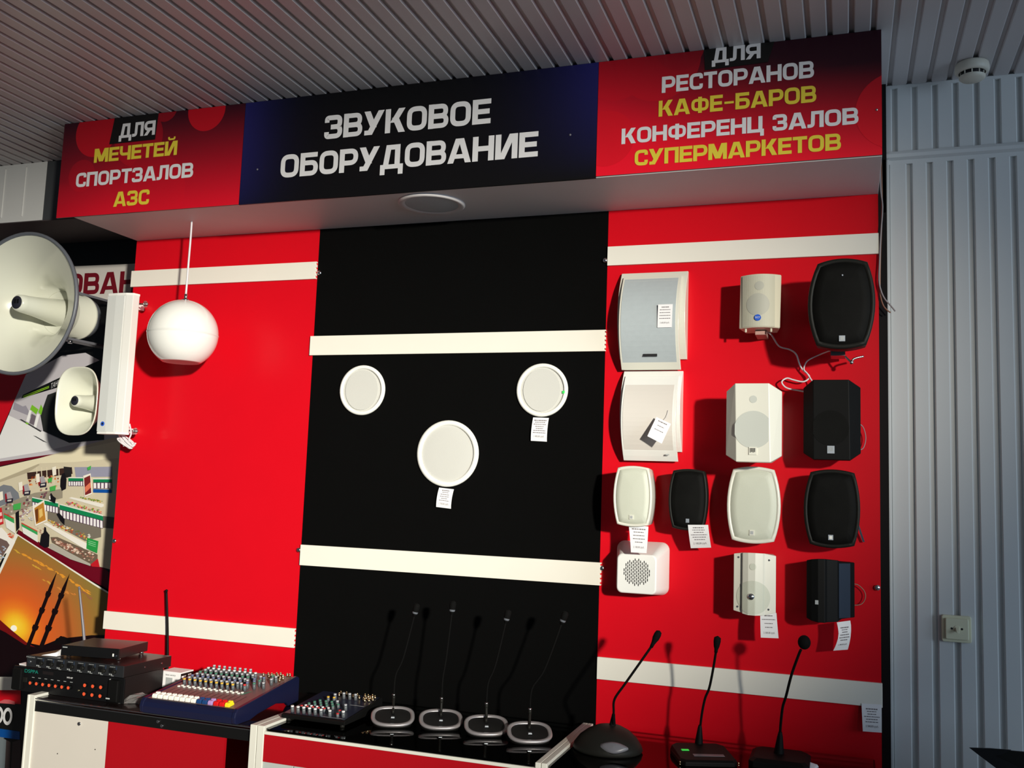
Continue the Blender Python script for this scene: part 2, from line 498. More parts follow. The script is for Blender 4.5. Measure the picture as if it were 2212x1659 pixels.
def small_text(mb, body, fn, size, width=None, mi=0):
    """fn maps 2D text coordinates to 3D"""
    V, F = text_polys(body, size)
    if width and V:
        xs = [v[0] for v in V]
        k = width / max(1e-6, max(xs) - min(xs))
        c = (max(xs) + min(xs)) / 2
        V = [((v[0] - c) * k, v[1]) for v in V]
    mb.add([fn(*v) for v in V], F, mi)
    return mb
POSTER={
 'backdrop':[
  ((190,10,28),[(-1.787,1.982),(-.78,2.006),(-.874,1.811),(-.939,1.66),(-1.239,1.379),(-1.692,1.362)]),
  ((105,8,30),[(-.92,1.57),(-.86,1.564),(-.223,1.764),(-.148,1.764),(-.139,1.673),(-.363,1.638),(-.915,1.531),(-1.084,1.521),(-1.091,1.579)]),
  ((105,8,30),[(-.774,1.258),(-.587,1.184),(-.467,1.148),(-.358,1.126),(-.301,1.121),(-.207,1.078),(-.2,1.013),(-.33,1.056),(-.462,1.101),(-.779,1.237)]),
 ],
 'banner':[
  ((205,200,195),[(-2.268,2.427),(-.61,2.425),(-.325,2.422),(-.259,2.422),(-.253,2.27),(-.598,2.266),(-2.24,2.261)]),
 ],
 'gas':[
  ((190,186,192),[(-.814,1.941),(-.618,2.024),(-.491,2.035),(.217,1.732),(.208,1.678),(-.408,1.619),(-.917,1.551),(-.968,1.549),(-.93,1.654),(-.873,1.807)]),
  ((225,225,225),[(-.892,1.758),(-.585,1.653),(-.412,1.656),(-.676,1.601),(-.919,1.564),(-.968,1.549),(-.938,1.647)]),
  ((18,20,18),[(-.828,1.834),(-.82,1.85),(-.616,1.928),(-.252,2.057),(-.228,1.813),(-.382,1.813),(-.603,1.888)]),
  ((140,190,40),[(-.819,1.845),(-.676,1.89),(-.676,1.887),(-.819,1.841)]),
  ((140,190,40),[(-.814,1.839),(-.676,1.884),(-.675,1.881),(-.813,1.836)]),
  ((150,146,158),[(-.866,1.817),(-.814,1.798),(-.798,1.803),(-.778,1.779),(-.742,1.747),(-.87,1.785)]),
  ((40,42,40),[(-.68,1.85),(-.547,1.888),(-.366,1.813),(-.35,1.657),(-.536,1.641),(-.686,1.69),(-.71,1.76)]),
  ((120,185,45),[(-.763,1.806),(-.723,1.785),(-.734,1.763),(-.771,1.785)]),
  ((120,185,45),[(-.712,1.808),(-.699,1.789),(-.706,1.76),(-.724,1.773)]),
  ((235,235,235),[(-.775,1.782),(-.762,1.779),(-.772,1.727),(-.788,1.733)]),
  ((235,235,235),[(-.729,1.766),(-.714,1.763),(-.728,1.699),(-.743,1.703)]),
  ((110,100,110),[(-.759,1.766),(-.734,1.756),(-.742,1.715),(-.768,1.724)]),
  ((60,60,62),[(-.827,1.74),(-.815,1.741),(-.694,1.69),(-.702,1.686)]),
  ((120,185,45),[(-.789,1.728),(-.772,1.724),(-.775,1.717),(-.79,1.722)]),
  ((60,60,62),[(-.741,1.67),(-.724,1.667),(-.656,1.639),(-.681,1.644)]),
 ],
 'market':[
  ((205,196,170),[(-1.145,1.477),(-.914,1.527),(-.691,1.572),(-.308,1.666),(-.266,1.667),(-.21,1.11),(-.309,1.124),(-.358,1.126),(-.467,1.148),(-.587,1.184),(-.774,1.258),(-.862,1.106),(-1.06,.837)]),
  ((224,215,186),[(-1.145,1.477),(-.914,1.526),(-.475,1.615),(-.265,1.656),(-.258,1.582),(-.498,1.559),(-.688,1.549),(-.908,1.472),(-1.133,1.394)]),
  ((176,166,140),[(-.907,1.47),(-.695,1.546),(-.688,1.542),(-.751,1.506),(-.906,1.459)]),
  ((120,124,132),[(-.941,1.371),(-.926,1.43),(-.882,1.45),(-.835,1.445),(-.793,1.417),(-.783,1.394),(-.848,1.368),(-.893,1.352)]),
  ((150,142,125),[(-.892,1.349),(-.783,1.394),(-.703,1.42),(-.55,1.443),(-.546,1.403),(-.697,1.368),(-.885,1.291)]),
  ((60,40,34),[(-.755,1.506),(-.51,1.537),(-.503,1.508),(-.748,1.477)]),
  ((120,50,30),[(-.704,1.471),(-.696,1.472),(-.695,1.467),(-.704,1.466)]),
  ((230,190,150),[(-.664,1.47),(-.653,1.472),(-.652,1.465),(-.664,1.464)]),
  ((230,190,150),[(-.703,1.485),(-.687,1.487),(-.686,1.478),(-.702,1.477)]),
  ((225,150,90),[(-.653,1.472),(-.644,1.473),(-.644,1.468),(-.652,1.467)]),
  ((230,190,150),[(-.708,1.489),(-.693,1.49),(-.692,1.482),(-.707,1.481)]),
  ((120,50,30),[(-.619,1.467),(-.613,1.469),(-.613,1.465),(-.618,1.464)]),
  ((180,80,40),[(-.737,1.459),(-.723,1.46),(-.722,1.452),(-.736,1.451)]),
  ((230,190,150),[(-.664,1.464),(-.65,1.465),(-.649,1.457),(-.663,1.456)]),
  ((225,150,90),[(-.676,1.46),(-.667,1.461),(-.666,1.455),(-.676,1.454)]),
  ((225,150,90),[(-.599,1.495),(-.593,1.496),(-.592,1.492),(-.598,1.491)]),
  ((180,80,40),[(-.7,1.465),(-.687,1.466),(-.687,1.459),(-.7,1.458)]),
  ((120,50,30),[(-.672,1.458),(-.661,1.46),(-.66,1.453),(-.671,1.452)]),
  ((210,120,60),[(-.645,1.471),(-.631,1.472),(-.63,1.464),(-.645,1.463)]),
  ((225,150,90),[(-.598,1.453),(-.586,1.455),(-.585,1.448),(-.597,1.447)]),
  ((120,50,30),[(-.628,1.483),(-.617,1.485),(-.617,1.478),(-.627,1.477)]),
  ((120,50,30),[(-.647,1.465),(-.641,1.466),(-.64,1.461),(-.647,1.461)]),
  ((230,190,150),[(-.702,1.49),(-.692,1.492),(-.691,1.486),(-.701,1.485)]),
  ((225,150,90),[(-.729,1.458),(-.72,1.459),(-.719,1.454),(-.728,1.453)]),
  ((210,120,60),[(-.742,1.475),(-.733,1.476),(-.733,1.471),(-.742,1.47)]),
  ((120,50,30),[(-.737,1.466),(-.732,1.468),(-.732,1.464),(-.737,1.463)]),
  ((120,50,30),[(-.687,1.456),(-.672,1.457),(-.671,1.449),(-.686,1.447)]),
  ((210,120,60),[(-.708,1.494),(-.703,1.496),(-.702,1.492),(-.707,1.491)]),
  ((230,190,150),[(-.646,1.496),(-.639,1.498),(-.639,1.493),(-.645,1.492)]),
  ((180,80,40),[(-.697,1.484),(-.685,1.485),(-.684,1.478),(-.696,1.477)]),
  ((230,190,150),[(-.689,1.452),(-.675,1.453),(-.674,1.445),(-.688,1.444)]),
  ((120,50,30),[(-.679,1.456),(-.67,1.458),(-.67,1.452),(-.679,1.451)]),
  ((120,50,30),[(-.632,1.493),(-.617,1.495),(-.616,1.486),(-.631,1.485)]),
  ((180,80,40),[(-.698,1.467),(-.686,1.468),(-.685,1.461),(-.698,1.46)]),
  ((180,80,40),[(-.672,1.485),(-.664,1.486),(-.664,1.481),(-.672,1.48)]),
  ((210,120,60),[(-.744,1.475),(-.733,1.477),(-.732,1.47),(-.743,1.47)]),
  ((180,80,40),[(-.681,1.469),(-.675,1.471),(-.674,1.466),(-.68,1.466)]),
  ((180,80,40),[(-.665,1.466),(-.657,1.467),(-.656,1.462),(-.664,1.461)]),
  ((210,120,60),[(-.623,1.497),(-.617,1.499),(-.617,1.495),(-.622,1.494)]),
  ((120,50,30),[(-.584,1.488),(-.574,1.489),(-.574,1.483),(-.583,1.483)]),
  ((180,80,40),[(-.645,1.49),(-.638,1.491),(-.638,1.486),(-.644,1.486)]),
  ((210,120,60),[(-.604,1.487),(-.591,1.488),(-.59,1.481),(-.603,1.48)]),
  ((225,150,90),[(-.617,1.497),(-.606,1.499),(-.605,1.492),(-.616,1.491)]),
  ((225,150,90),[(-.694,1.486),(-.681,1.488),(-.68,1.48),(-.693,1.479)]),
  ((210,120,60),[(-.688,1.465),(-.677,1.466),(-.676,1.46),(-.688,1.459)]),
  ((225,150,90),[(-.729,1.48),(-.721,1.482),(-.72,1.476),(-.728,1.476)]),
  ((180,80,40),[(-.669,1.457),(-.662,1.459),(-.662,1.454),(-.668,1.453)]),
  ((180,80,40),[(-.621,1.488),(-.61,1.49),(-.61,1.483),(-.62,1.482)]),
  ((225,150,90),[(-.709,1.49),(-.699,1.492),(-.698,1.485),(-.708,1.485)]),
  ((180,80,40),[(-.69,1.457),(-.679,1.459),(-.678,1.453),(-.689,1.452)]),
  ((120,50,30),[(-.686,1.458),(-.68,1.459),(-.68,1.455),(-.685,1.455)]),
  ((180,80,40),[(-.688,1.49),(-.681,1.492),(-.68,1.487),(-.688,1.486)]),
  ((120,50,30),[(-.666,1.468),(-.658,1.469),(-.657,1.464),(-.665,1.463)]),
  ((210,120,60),[(-.673,1.454),(-.667,1.455),(-.667,1.451),(-.673,1.45)]),
  ((120,50,30),[(-.662,1.459),(-.651,1.46),(-.65,1.453),(-.662,1.452)]),
  ((225,150,90),[(-.669,1.453),(-.654,1.454),(-.653,1.446),(-.668,1.445)]),
  ((120,50,30),[(-.74,1.474),(-.727,1.475),(-.726,1.468),(-.739,1.467)]),
  ((210,120,60),[(-.582,1.474),(-.568,1.476),(-.567,1.468),(-.581,1.467)]),
  ((225,150,90),[(-.598,1.454),(-.592,1.456),(-.591,1.451),(-.597,1.451)]),
  ((225,150,90),[(-.735,1.453),(-.723,1.454),(-.722,1.447),(-.735,1.446)]),
  ((210,120,60),[(-.591,1.458),(-.581,1.459),(-.58,1.453),(-.591,1.452)]),
  ((225,150,90),[(-.665,1.492),(-.655,1.493),(-.655,1.487),(-.665,1.486)]),
  ((120,50,30),[(-.633,1.474),(-.624,1.475),(-.623,1.47),(-.632,1.469)]),
  ((120,50,30),[(-.728,1.49),(-.713,1.491),(-.712,1.483),(-.727,1.481)]),
  ((225,150,90),[(-.663,1.461),(-.654,1.462),(-.654,1.457),(-.662,1.456)]),
  ((225,150,90),[(-.722,1.454),(-.716,1.455),(-.716,1.451),(-.722,1.451)]),
  ((205,196,170),[(-.748,1.448),(-.554,1.472),(-.552,1.459),(-.743,1.436)]),
  ((215,205,180),[(-.705,1.531),(-.701,1.532),(-.687,1.456),(-.692,1.454)]),
  ((215,205,180),[(-.679,1.532),(-.674,1.532),(-.661,1.457),(-.666,1.455)]),
  ((215,205,180),[(-.649,1.533),(-.645,1.533),(-.632,1.458),(-.637,1.456)]),
  ((215,205,180),[(-.612,1.533),(-.608,1.534),(-.595,1.459),(-.6,1.457)]),
  ((215,205,180),[(-.583,1.534),(-.578,1.535),(-.566,1.46),(-.57,1.458)]),
  ((150,150,170),[(-.495,1.537),(-.296,1.544),(-.292,1.502),(-.483,1.494)]),
  ((40,36,36),[(-.554,1.538),(-.511,1.536),(-.507,1.496),(-.541,1.489)]),
  ((96,88,80),[(-.616,1.371),(-.331,1.337),(-.232,1.33),(-.228,1.286),(-.326,1.287),(-.602,1.315)]),
  ((120,112,100),[(-.621,1.348),(-.326,1.287),(-.322,1.248),(-.404,1.227),(-.615,1.303)]),
  ((20,130,80),[(-.523,1.489),(-.433,1.491),(-.431,1.48),(-.521,1.477)]),
  ((225,225,220),[(-.523,1.493),(-.433,1.496),(-.433,1.491),(-.523,1.489)]),
  ((70,40,70),[(-.521,1.477),(-.431,1.48),(-.429,1.458),(-.519,1.455)]),
  ((235,232,235),[(-.519,1.474),(-.51,1.475),(-.508,1.457),(-.517,1.457)]),
  ((235,232,235),[(-.506,1.475),(-.497,1.475),(-.495,1.458),(-.504,1.458)]),
  ((235,232,235),[(-.493,1.475),(-.484,1.475),(-.482,1.458),(-.491,1.458)]),
  ((235,232,235),[(-.48,1.475),(-.471,1.476),(-.47,1.459),(-.479,1.458)]),
  ((235,232,235),[(-.468,1.476),(-.459,1.476),(-.457,1.459),(-.466,1.459)]),
  ((235,232,235),[(-.455,1.476),(-.446,1.477),(-.444,1.459),(-.453,1.459)]),
  ((235,232,235),[(-.442,1.477),(-.433,1.477),(-.431,1.46),(-.44,1.46)]),
  ((20,130,80),[(-.389,1.488),(-.29,1.491),(-.289,1.479),(-.388,1.475)]),
  ((225,225,220),[(-.39,1.492),(-.291,1.496),(-.29,1.491),(-.389,1.488)]),
  ((70,40,70),[(-.388,1.475),(-.289,1.479),(-.286,1.452),(-.385,1.448)]),
  ((235,232,235),[(-.385,1.473),(-.371,1.473),(-.368,1.451),(-.382,1.45)]),
  ((235,232,235),[(-.365,1.473),(-.351,1.474),(-.349,1.451),(-.362,1.451)]),
  ((235,232,235),[(-.345,1.474),(-.331,1.474),(-.329,1.452),(-.343,1.451)]),
  ((235,232,235),[(-.325,1.475),(-.311,1.475),(-.309,1.453),(-.323,1.452)]),
  ((235,232,235),[(-.306,1.475),(-.292,1.476),(-.29,1.453),(-.303,1.453)]),
  ((20,130,80),[(-.712,1.398),(-.565,1.379),(-.564,1.364),(-.71,1.383)]),
  ((225,225,220),[(-.712,1.402),(-.566,1.384),(-.565,1.379),(-.712,1.398)]),
  ((70,40,70),[(-.71,1.383),(-.564,1.364),(-.56,1.336),(-.707,1.354)]),
  ((235,232,235),[(-.707,1.38),(-.696,1.378),(-.693,1.354),(-.704,1.355)]),
  ((235,232,235),[(-.691,1.378),(-.679,1.376),(-.677,1.352),(-.688,1.353)]),
  ((235,232,235),[(-.674,1.376),(-.663,1.374),(-.66,1.35),(-.672,1.351)]),
  ((235,232,235),[(-.658,1.373),(-.647,1.372),(-.644,1.348),(-.655,1.349)]),
  ((235,232,235),[(-.642,1.371),(-.63,1.37),(-.628,1.346),(-.639,1.347)]),
  ((235,232,235),[(-.626,1.369),(-.614,1.368),(-.611,1.344),(-.623,1.345)]),
  ((235,232,235),[(-.609,1.367),(-.598,1.366),(-.595,1.342),(-.607,1.343)]),
  ((235,232,235),[(-.593,1.365),(-.582,1.364),(-.579,1.34),(-.59,1.341)]),
  ((235,232,235),[(-.577,1.363),(-.566,1.362),(-.563,1.338),(-.574,1.339)]),
  ((20,130,80),[(-.557,1.374),(-.32,1.335),(-.318,1.317),(-.555,1.355)]),
  ((225,225,220),[(-.558,1.378),(-.321,1.34),(-.32,1.335),(-.557,1.374)]),
  ((70,40,70),[(-.555,1.355),(-.318,1.317),(-.315,1.283),(-.551,1.32)]),
  ((235,232,235),[(-.552,1.352),(-.539,1.35),(-.536,1.319),(-.549,1.321)]),
  ((235,232,235),[(-.534,1.349),(-.521,1.347),(-.517,1.316),(-.53,1.318)]),
  ((235,232,235),[(-.515,1.346),(-.502,1.344),(-.499,1.314),(-.512,1.316)]),
  ((235,232,235),[(-.497,1.343),(-.484,1.341),(-.48,1.311),(-.493,1.313)]),
  ((235,232,235),[(-.478,1.34),(-.465,1.338),(-.462,1.308),(-.475,1.31)]),
  ((235,232,235),[(-.46,1.337),(-.447,1.335),(-.444,1.305),(-.457,1.307)]),
  ((235,232,235),[(-.442,1.334),(-.429,1.332),(-.426,1.302),(-.438,1.304)]),
  ((235,232,235),[(-.423,1.331),(-.411,1.329),(-.407,1.299),(-.42,1.301)]),
  ((235,232,235),[(-.405,1.329),(-.393,1.326),(-.389,1.296),(-.402,1.298)]),
  ((235,232,235),[(-.387,1.326),(-.374,1.324),(-.371,1.293),(-.384,1.295)]),
  ((235,232,235),[(-.369,1.323),(-.356,1.321),(-.353,1.29),(-.366,1.292)]),
  ((235,232,235),[(-.351,1.32),(-.339,1.318),(-.335,1.288),(-.348,1.29)]),
  ((235,232,235),[(-.333,1.317),(-.321,1.315),(-.317,1.285),(-.33,1.287)]),
  ((20,80,160),[(-.385,1.447),(-.286,1.448),(-.285,1.434),(-.383,1.432)]),
  ((232,228,220),[(-.51,1.404),(-.496,1.409),(-.322,1.386),(-.321,1.376),(-.334,1.371)]),
  ((200,60,60),[(-.374,1.352),(-.367,1.356),(-.36,1.352),(-.367,1.348)]),
  ((110,150,60),[(-.434,1.368),(-.429,1.371),(-.424,1.368),(-.429,1.365)]),
  ((200,60,60),[(-.482,1.376),(-.477,1.379),(-.471,1.376),(-.476,1.373)]),
  ((200,60,60),[(-.435,1.366),(-.432,1.368),(-.428,1.366),(-.431,1.364)]),
  ((220,200,90),[(-.379,1.366),(-.375,1.368),(-.371,1.366),(-.375,1.364)]),
  ((160,110,140),[(-.335,1.346),(-.331,1.349),(-.327,1.347),(-.331,1.344)]),
  ((220,200,90),[(-.433,1.374),(-.429,1.376),(-.425,1.374),(-.429,1.372)]),
  ((230,140,120),[(-.402,1.362),(-.398,1.365),(-.392,1.363),(-.397,1.36)]),
  ((200,60,60),[(-.336,1.353),(-.332,1.355),(-.328,1.353),(-.332,1.351)]),
  ((230,140,120),[(-.389,1.363),(-.385,1.365),(-.381,1.363),(-.384,1.361)]),
  ((160,110,140),[(-.524,1.385),(-.517,1.389),(-.511,1.386),(-.517,1.382)]),
  ((220,200,90),[(-.457,1.369),(-.451,1.372),(-.444,1.369),(-.45,1.365)]),
  ((110,150,60),[(-.523,1.383),(-.516,1.387),(-.509,1.383),(-.516,1.379)]),
  ((230,140,120),[(-.448,1.369),(-.442,1.372),(-.437,1.369),(-.442,1.366)]),
  ((220,200,90),[(-.488,1.381),(-.482,1.385),(-.475,1.382),(-.481,1.378)]),
  ((110,150,60),[(-.484,1.383),(-.48,1.385),(-.476,1.383),(-.48,1.381)]),
  ((110,150,60),[(-.458,1.368),(-.452,1.372),(-.445,1.368),(-.451,1.364)]),
  ((160,110,140),[(-.51,1.379),(-.503,1.384),(-.495,1.38),(-.502,1.376)]),
  ((160,110,140),[(-.375,1.356),(-.369,1.36),(-.362,1.356),(-.368,1.352)]),
  ((220,200,90),[(-.426,1.363),(-.42,1.367),(-.413,1.364),(-.419,1.36)]),
  ((200,60,60),[(-.502,1.378),(-.498,1.38),(-.494,1.378),(-.498,1.376)]),
  ((200,60,60),[(-.419,1.364),(-.414,1.367),(-.408,1.364),(-.413,1.361)]),
  ((200,60,60),[(-.462,1.37),(-.458,1.372),(-.454,1.37),(-.458,1.368)]),
  ((160,110,140),[(-.399,1.357),(-.392,1.362),(-.383,1.358),(-.391,1.354)]),
  ((160,110,140),[(-.473,1.381),(-.466,1.386),(-.458,1.382),(-.465,1.377)]),
  ((200,60,60),[(-.428,1.365),(-.424,1.368),(-.42,1.366),(-.424,1.363)]),
  ((160,110,140),[(-.35,1.361),(-.345,1.364),(-.34,1.361),(-.345,1.358)]),
  ((230,140,120),[(-.496,1.385),(-.489,1.39),(-.481,1.386),(-.488,1.381)]),
  ((110,150,60),[(-.443,1.367),(-.436,1.372),(-.428,1.368),(-.435,1.363)]),
  ((220,200,90),[(-.458,1.375),(-.453,1.378),(-.448,1.375),(-.452,1.372)]),
  ((220,200,90),[(-.341,1.355),(-.337,1.357),(-.332,1.355),(-.336,1.352)]),
  ((160,110,140),[(-.361,1.349),(-.356,1.353),(-.351,1.35),(-.356,1.347)]),
  ((220,200,90),[(-.381,1.357),(-.376,1.36),(-.37,1.358),(-.375,1.354)]),
  ((230,140,120),[(-.502,1.382),(-.495,1.386),(-.487,1.382),(-.494,1.378)]),
  ((160,110,140),[(-.515,1.38),(-.508,1.384),(-.5,1.38),(-.507,1.376)]),
  ((230,140,120),[(-.345,1.352),(-.338,1.356),(-.331,1.352),(-.337,1.348)]),
  ((110,150,60),[(-.478,1.381),(-.472,1.384),(-.466,1.381),(-.472,1.377)]),
  ((110,150,60),[(-.345,1.348),(-.339,1.351),(-.333,1.348),(-.338,1.345)]),
  ((160,110,140),[(-.398,1.357),(-.392,1.361),(-.385,1.358),(-.391,1.354)]),
  ((200,60,60),[(-.415,1.369),(-.411,1.372),(-.406,1.369),(-.41,1.367)]),
  ((160,110,140),[(-.477,1.373),(-.473,1.375),(-.469,1.373),(-.473,1.371)]),
  ((230,140,120),[(-.461,1.376),(-.454,1.38),(-.447,1.376),(-.454,1.372)]),
  ((230,140,120),[(-.449,1.369),(-.443,1.373),(-.436,1.369),(-.442,1.365)]),
  ((160,110,140),[(-.44,1.365),(-.433,1.369),(-.425,1.366),(-.432,1.361)]),
  ((220,200,90),[(-.527,1.379),(-.523,1.382),(-.519,1.38),(-.523,1.377)]),
  ((230,140,120),[(-.373,1.353),(-.369,1.355),(-.365,1.353),(-.369,1.351)]),
  ((200,60,60),[(-.356,1.353),(-.349,1.357),(-.342,1.353),(-.349,1.349)]),
  ((230,140,120),[(-.338,1.347),(-.334,1.35),(-.329,1.347),(-.334,1.345)]),
  ((200,60,60),[(-.381,1.365),(-.375,1.368),(-.368,1.365),(-.374,1.361)]),
  ((110,150,60),[(-.357,1.359),(-.351,1.363),(-.343,1.359),(-.35,1.355)]),
  ((200,60,60),[(-.495,1.385),(-.488,1.389),(-.481,1.385),(-.488,1.381)]),
  ((110,150,60),[(-.514,1.379),(-.509,1.382),(-.504,1.379),(-.509,1.376)]),
  ((200,60,60),[(-.441,1.367),(-.436,1.37),(-.431,1.367),(-.435,1.364)]),
  ((230,140,120),[(-.465,1.375),(-.459,1.379),(-.453,1.376),(-.459,1.372)]),
  ((230,140,120),[(-.403,1.36),(-.398,1.363),(-.392,1.36),(-.397,1.357)]),
  ((220,200,90),[(-.423,1.373),(-.419,1.375),(-.414,1.373),(-.418,1.37)]),
  ((200,60,60),[(-.513,1.377),(-.506,1.382),(-.498,1.378),(-.505,1.373)]),
  ((110,150,60),[(-.427,1.365),(-.421,1.369),(-.414,1.365),(-.42,1.361)]),
  ((110,150,60),[(-.384,1.363),(-.378,1.367),(-.371,1.363),(-.377,1.359)]),
  ((160,110,140),[(-.511,1.377),(-.507,1.38),(-.501,1.377),(-.506,1.374)]),
  ((110,150,60),[(-.426,1.373),(-.421,1.376),(-.415,1.373),(-.42,1.37)]),
  ((230,140,120),[(-.52,1.386),(-.513,1.39),(-.506,1.387),(-.513,1.383)]),
  ((110,150,60),[(-.401,1.36),(-.397,1.363),(-.393,1.361),(-.397,1.358)]),
  ((160,110,140),[(-.353,1.353),(-.349,1.355),(-.345,1.353),(-.349,1.351)]),
  ((160,110,140),[(-.504,1.383),(-.497,1.387),(-.49,1.384),(-.497,1.38)]),
  ((220,200,90),[(-.447,1.374),(-.443,1.377),(-.438,1.375),(-.442,1.372)]),
  ((230,140,120),[(-.467,1.379),(-.463,1.382),(-.459,1.38),(-.463,1.377)]),
  ((110,150,60),[(-.383,1.359),(-.377,1.363),(-.37,1.36),(-.376,1.356)]),
  ((230,140,120),[(-.509,1.385),(-.505,1.388),(-.501,1.386),(-.505,1.384)]),
  ((160,110,140),[(-.522,1.385),(-.518,1.387),(-.513,1.385),(-.517,1.382)]),
  ((190,160,60),[(-.407,1.405),(-.403,1.407),(-.398,1.405),(-.402,1.402)]),
  ((110,150,60),[(-.358,1.401),(-.353,1.404),(-.348,1.401),(-.353,1.398)]),
  ((190,160,60),[(-.425,1.405),(-.419,1.409),(-.414,1.406),(-.419,1.402)]),
  ((110,150,60),[(-.356,1.396),(-.352,1.398),(-.348,1.396),(-.352,1.394)]),
  ((190,160,60),[(-.379,1.399),(-.374,1.402),(-.37,1.4),(-.374,1.397)]),
  ((110,150,60),[(-.427,1.405),(-.422,1.409),(-.415,1.406),(-.421,1.402)]),
  ((90,120,50),[(-.387,1.404),(-.384,1.406),(-.379,1.404),(-.383,1.401)]),
  ((90,120,50),[(-.408,1.405),(-.402,1.408),(-.396,1.405),(-.401,1.402)]),
  ((190,160,60),[(-.344,1.393),(-.34,1.395),(-.335,1.393),(-.339,1.39)]),
  ((190,160,60),[(-.345,1.398),(-.341,1.401),(-.336,1.398),(-.34,1.395)]),
  ((90,120,50),[(-.371,1.401),(-.366,1.404),(-.359,1.401),(-.365,1.397)]),
  ((110,150,60),[(-.449,1.41),(-.444,1.413),(-.438,1.41),(-.443,1.407)]),
  ((190,160,60),[(-.358,1.397),(-.354,1.4),(-.348,1.397),(-.353,1.394)]),
  ((110,150,60),[(-.379,1.402),(-.374,1.406),(-.368,1.403),(-.373,1.399)]),
  ((90,120,50),[(-.439,1.407),(-.434,1.411),(-.428,1.408),(-.434,1.405)]),
  ((110,150,60),[(-.437,1.408),(-.432,1.411),(-.426,1.409),(-.431,1.405)]),
  ((110,150,60),[(-.421,1.404),(-.416,1.407),(-.41,1.404),(-.415,1.401)]),
  ((90,120,50),[(-.437,1.407),(-.432,1.41),(-.427,1.407),(-.431,1.404)]),
  ((90,120,50),[(-.378,1.398),(-.374,1.4),(-.369,1.398),(-.373,1.395)]),
  ((190,160,60),[(-.372,1.402),(-.366,1.405),(-.36,1.402),(-.366,1.399)]),
  ((90,120,50),[(-.361,1.402),(-.358,1.404),(-.354,1.402),(-.357,1.4)]),
  ((110,150,60),[(-.334,1.398),(-.331,1.4),(-.327,1.398),(-.33,1.396)]),
  ((110,150,60),[(-.391,1.4),(-.386,1.403),(-.381,1.401),(-.386,1.398)]),
  ((190,160,60),[(-.359,1.398),(-.354,1.402),(-.347,1.399),(-.353,1.395)]),
  ((190,160,60),[(-.426,1.406),(-.421,1.409),(-.415,1.406),(-.42,1.403)]),
  ((110,150,60),[(-.352,1.399),(-.347,1.402),(-.342,1.4),(-.347,1.397)]),
  ((110,150,60),[(-.388,1.4),(-.384,1.403),(-.379,1.4),(-.383,1.397)]),
  ((90,120,50),[(-.4,1.406),(-.396,1.408),(-.392,1.406),(-.396,1.403)]),
  ((110,150,60),[(-.396,1.403),(-.392,1.406),(-.387,1.404),(-.391,1.401)]),
  ((90,120,50),[(-.357,1.399),(-.353,1.402),(-.348,1.4),(-.352,1.397)]),
  ((190,160,60),[(-.388,1.404),(-.385,1.406),(-.381,1.404),(-.385,1.402)]),
  ((110,150,60),[(-.404,1.405),(-.4,1.407),(-.396,1.406),(-.4,1.403)]),
  ((110,150,60),[(-.377,1.401),(-.373,1.403),(-.369,1.401),(-.372,1.398)]),
  ((190,160,60),[(-.401,1.404),(-.398,1.406),(-.394,1.404),(-.397,1.402)]),
  ((236,232,224),[(-.636,1.29),(-.614,1.294),(-.367,1.21),(-.365,1.19),(-.401,1.194)]),
  ((190,150,70),[(-.593,1.296),(-.587,1.3),(-.581,1.297),(-.586,1.293)]),
  ((210,210,200),[(-.394,1.237),(-.389,1.24),(-.383,1.237),(-.388,1.234)]),
  ((160,90,60),[(-.5,1.277),(-.493,1.281),(-.486,1.278),(-.492,1.274)]),
  ((160,90,60),[(-.397,1.243),(-.39,1.247),(-.381,1.243),(-.389,1.239)]),
  ((160,90,60),[(-.534,1.275),(-.528,1.279),(-.522,1.276),(-.528,1.272)]),
  ((160,90,60),[(-.488,1.268),(-.484,1.27),(-.479,1.268),(-.484,1.266)]),
  ((110,120,60),[(-.459,1.264),(-.455,1.267),(-.45,1.265),(-.454,1.262)]),
  ((190,150,70),[(-.51,1.281),(-.503,1.285),(-.496,1.282),(-.502,1.278)]),
  ((190,150,70),[(-.604,1.305),(-.599,1.308),(-.594,1.305),(-.599,1.302)]),
  ((160,90,60),[(-.497,1.276),(-.491,1.28),(-.484,1.277),(-.49,1.273)]),
  ((210,210,200),[(-.547,1.275),(-.541,1.279),(-.534,1.276),(-.54,1.272)]),
  ((160,90,60),[(-.391,1.235),(-.387,1.238),(-.382,1.235),(-.386,1.233)]),
  ((160,90,60),[(-.43,1.251),(-.425,1.255),(-.419,1.252),(-.424,1.248)]),
  ((200,70,60),[(-.562,1.288),(-.556,1.292),(-.549,1.289),(-.555,1.285)]),
  ((220,190,120),[(-.525,1.274),(-.517,1.279),(-.508,1.275),(-.516,1.27)]),
  ((200,70,60),[(-.41,1.241),(-.404,1.245),(-.398,1.242),(-.404,1.238)]),
  ((210,210,200),[(-.527,1.283),(-.52,1.288),(-.511,1.284),(-.519,1.279)]),
  ((160,90,60),[(-.545,1.278),(-.539,1.282),(-.532,1.278),(-.538,1.275)]),
  ((110,120,60),[(-.417,1.25),(-.41,1.254),(-.402,1.251),(-.409,1.246)]),
  ((220,190,120),[(-.438,1.247),(-.434,1.25),(-.429,1.248),(-.433,1.245)]),
  ((110,120,60),[(-.445,1.267),(-.439,1.271),(-.432,1.267),(-.438,1.264)]),
  ((110,120,60),[(-.451,1.267),(-.446,1.27),(-.441,1.268),(-.446,1.265)]),
  ((210,210,200),[(-.585,1.292),(-.581,1.294),(-.576,1.292),(-.58,1.289)]),
  ((160,90,60),[(-.398,1.241),(-.392,1.244),(-.386,1.241),(-.392,1.238)]),
  ((190,150,70),[(-.611,1.304),(-.604,1.308),(-.596,1.305),(-.603,1.3)]),
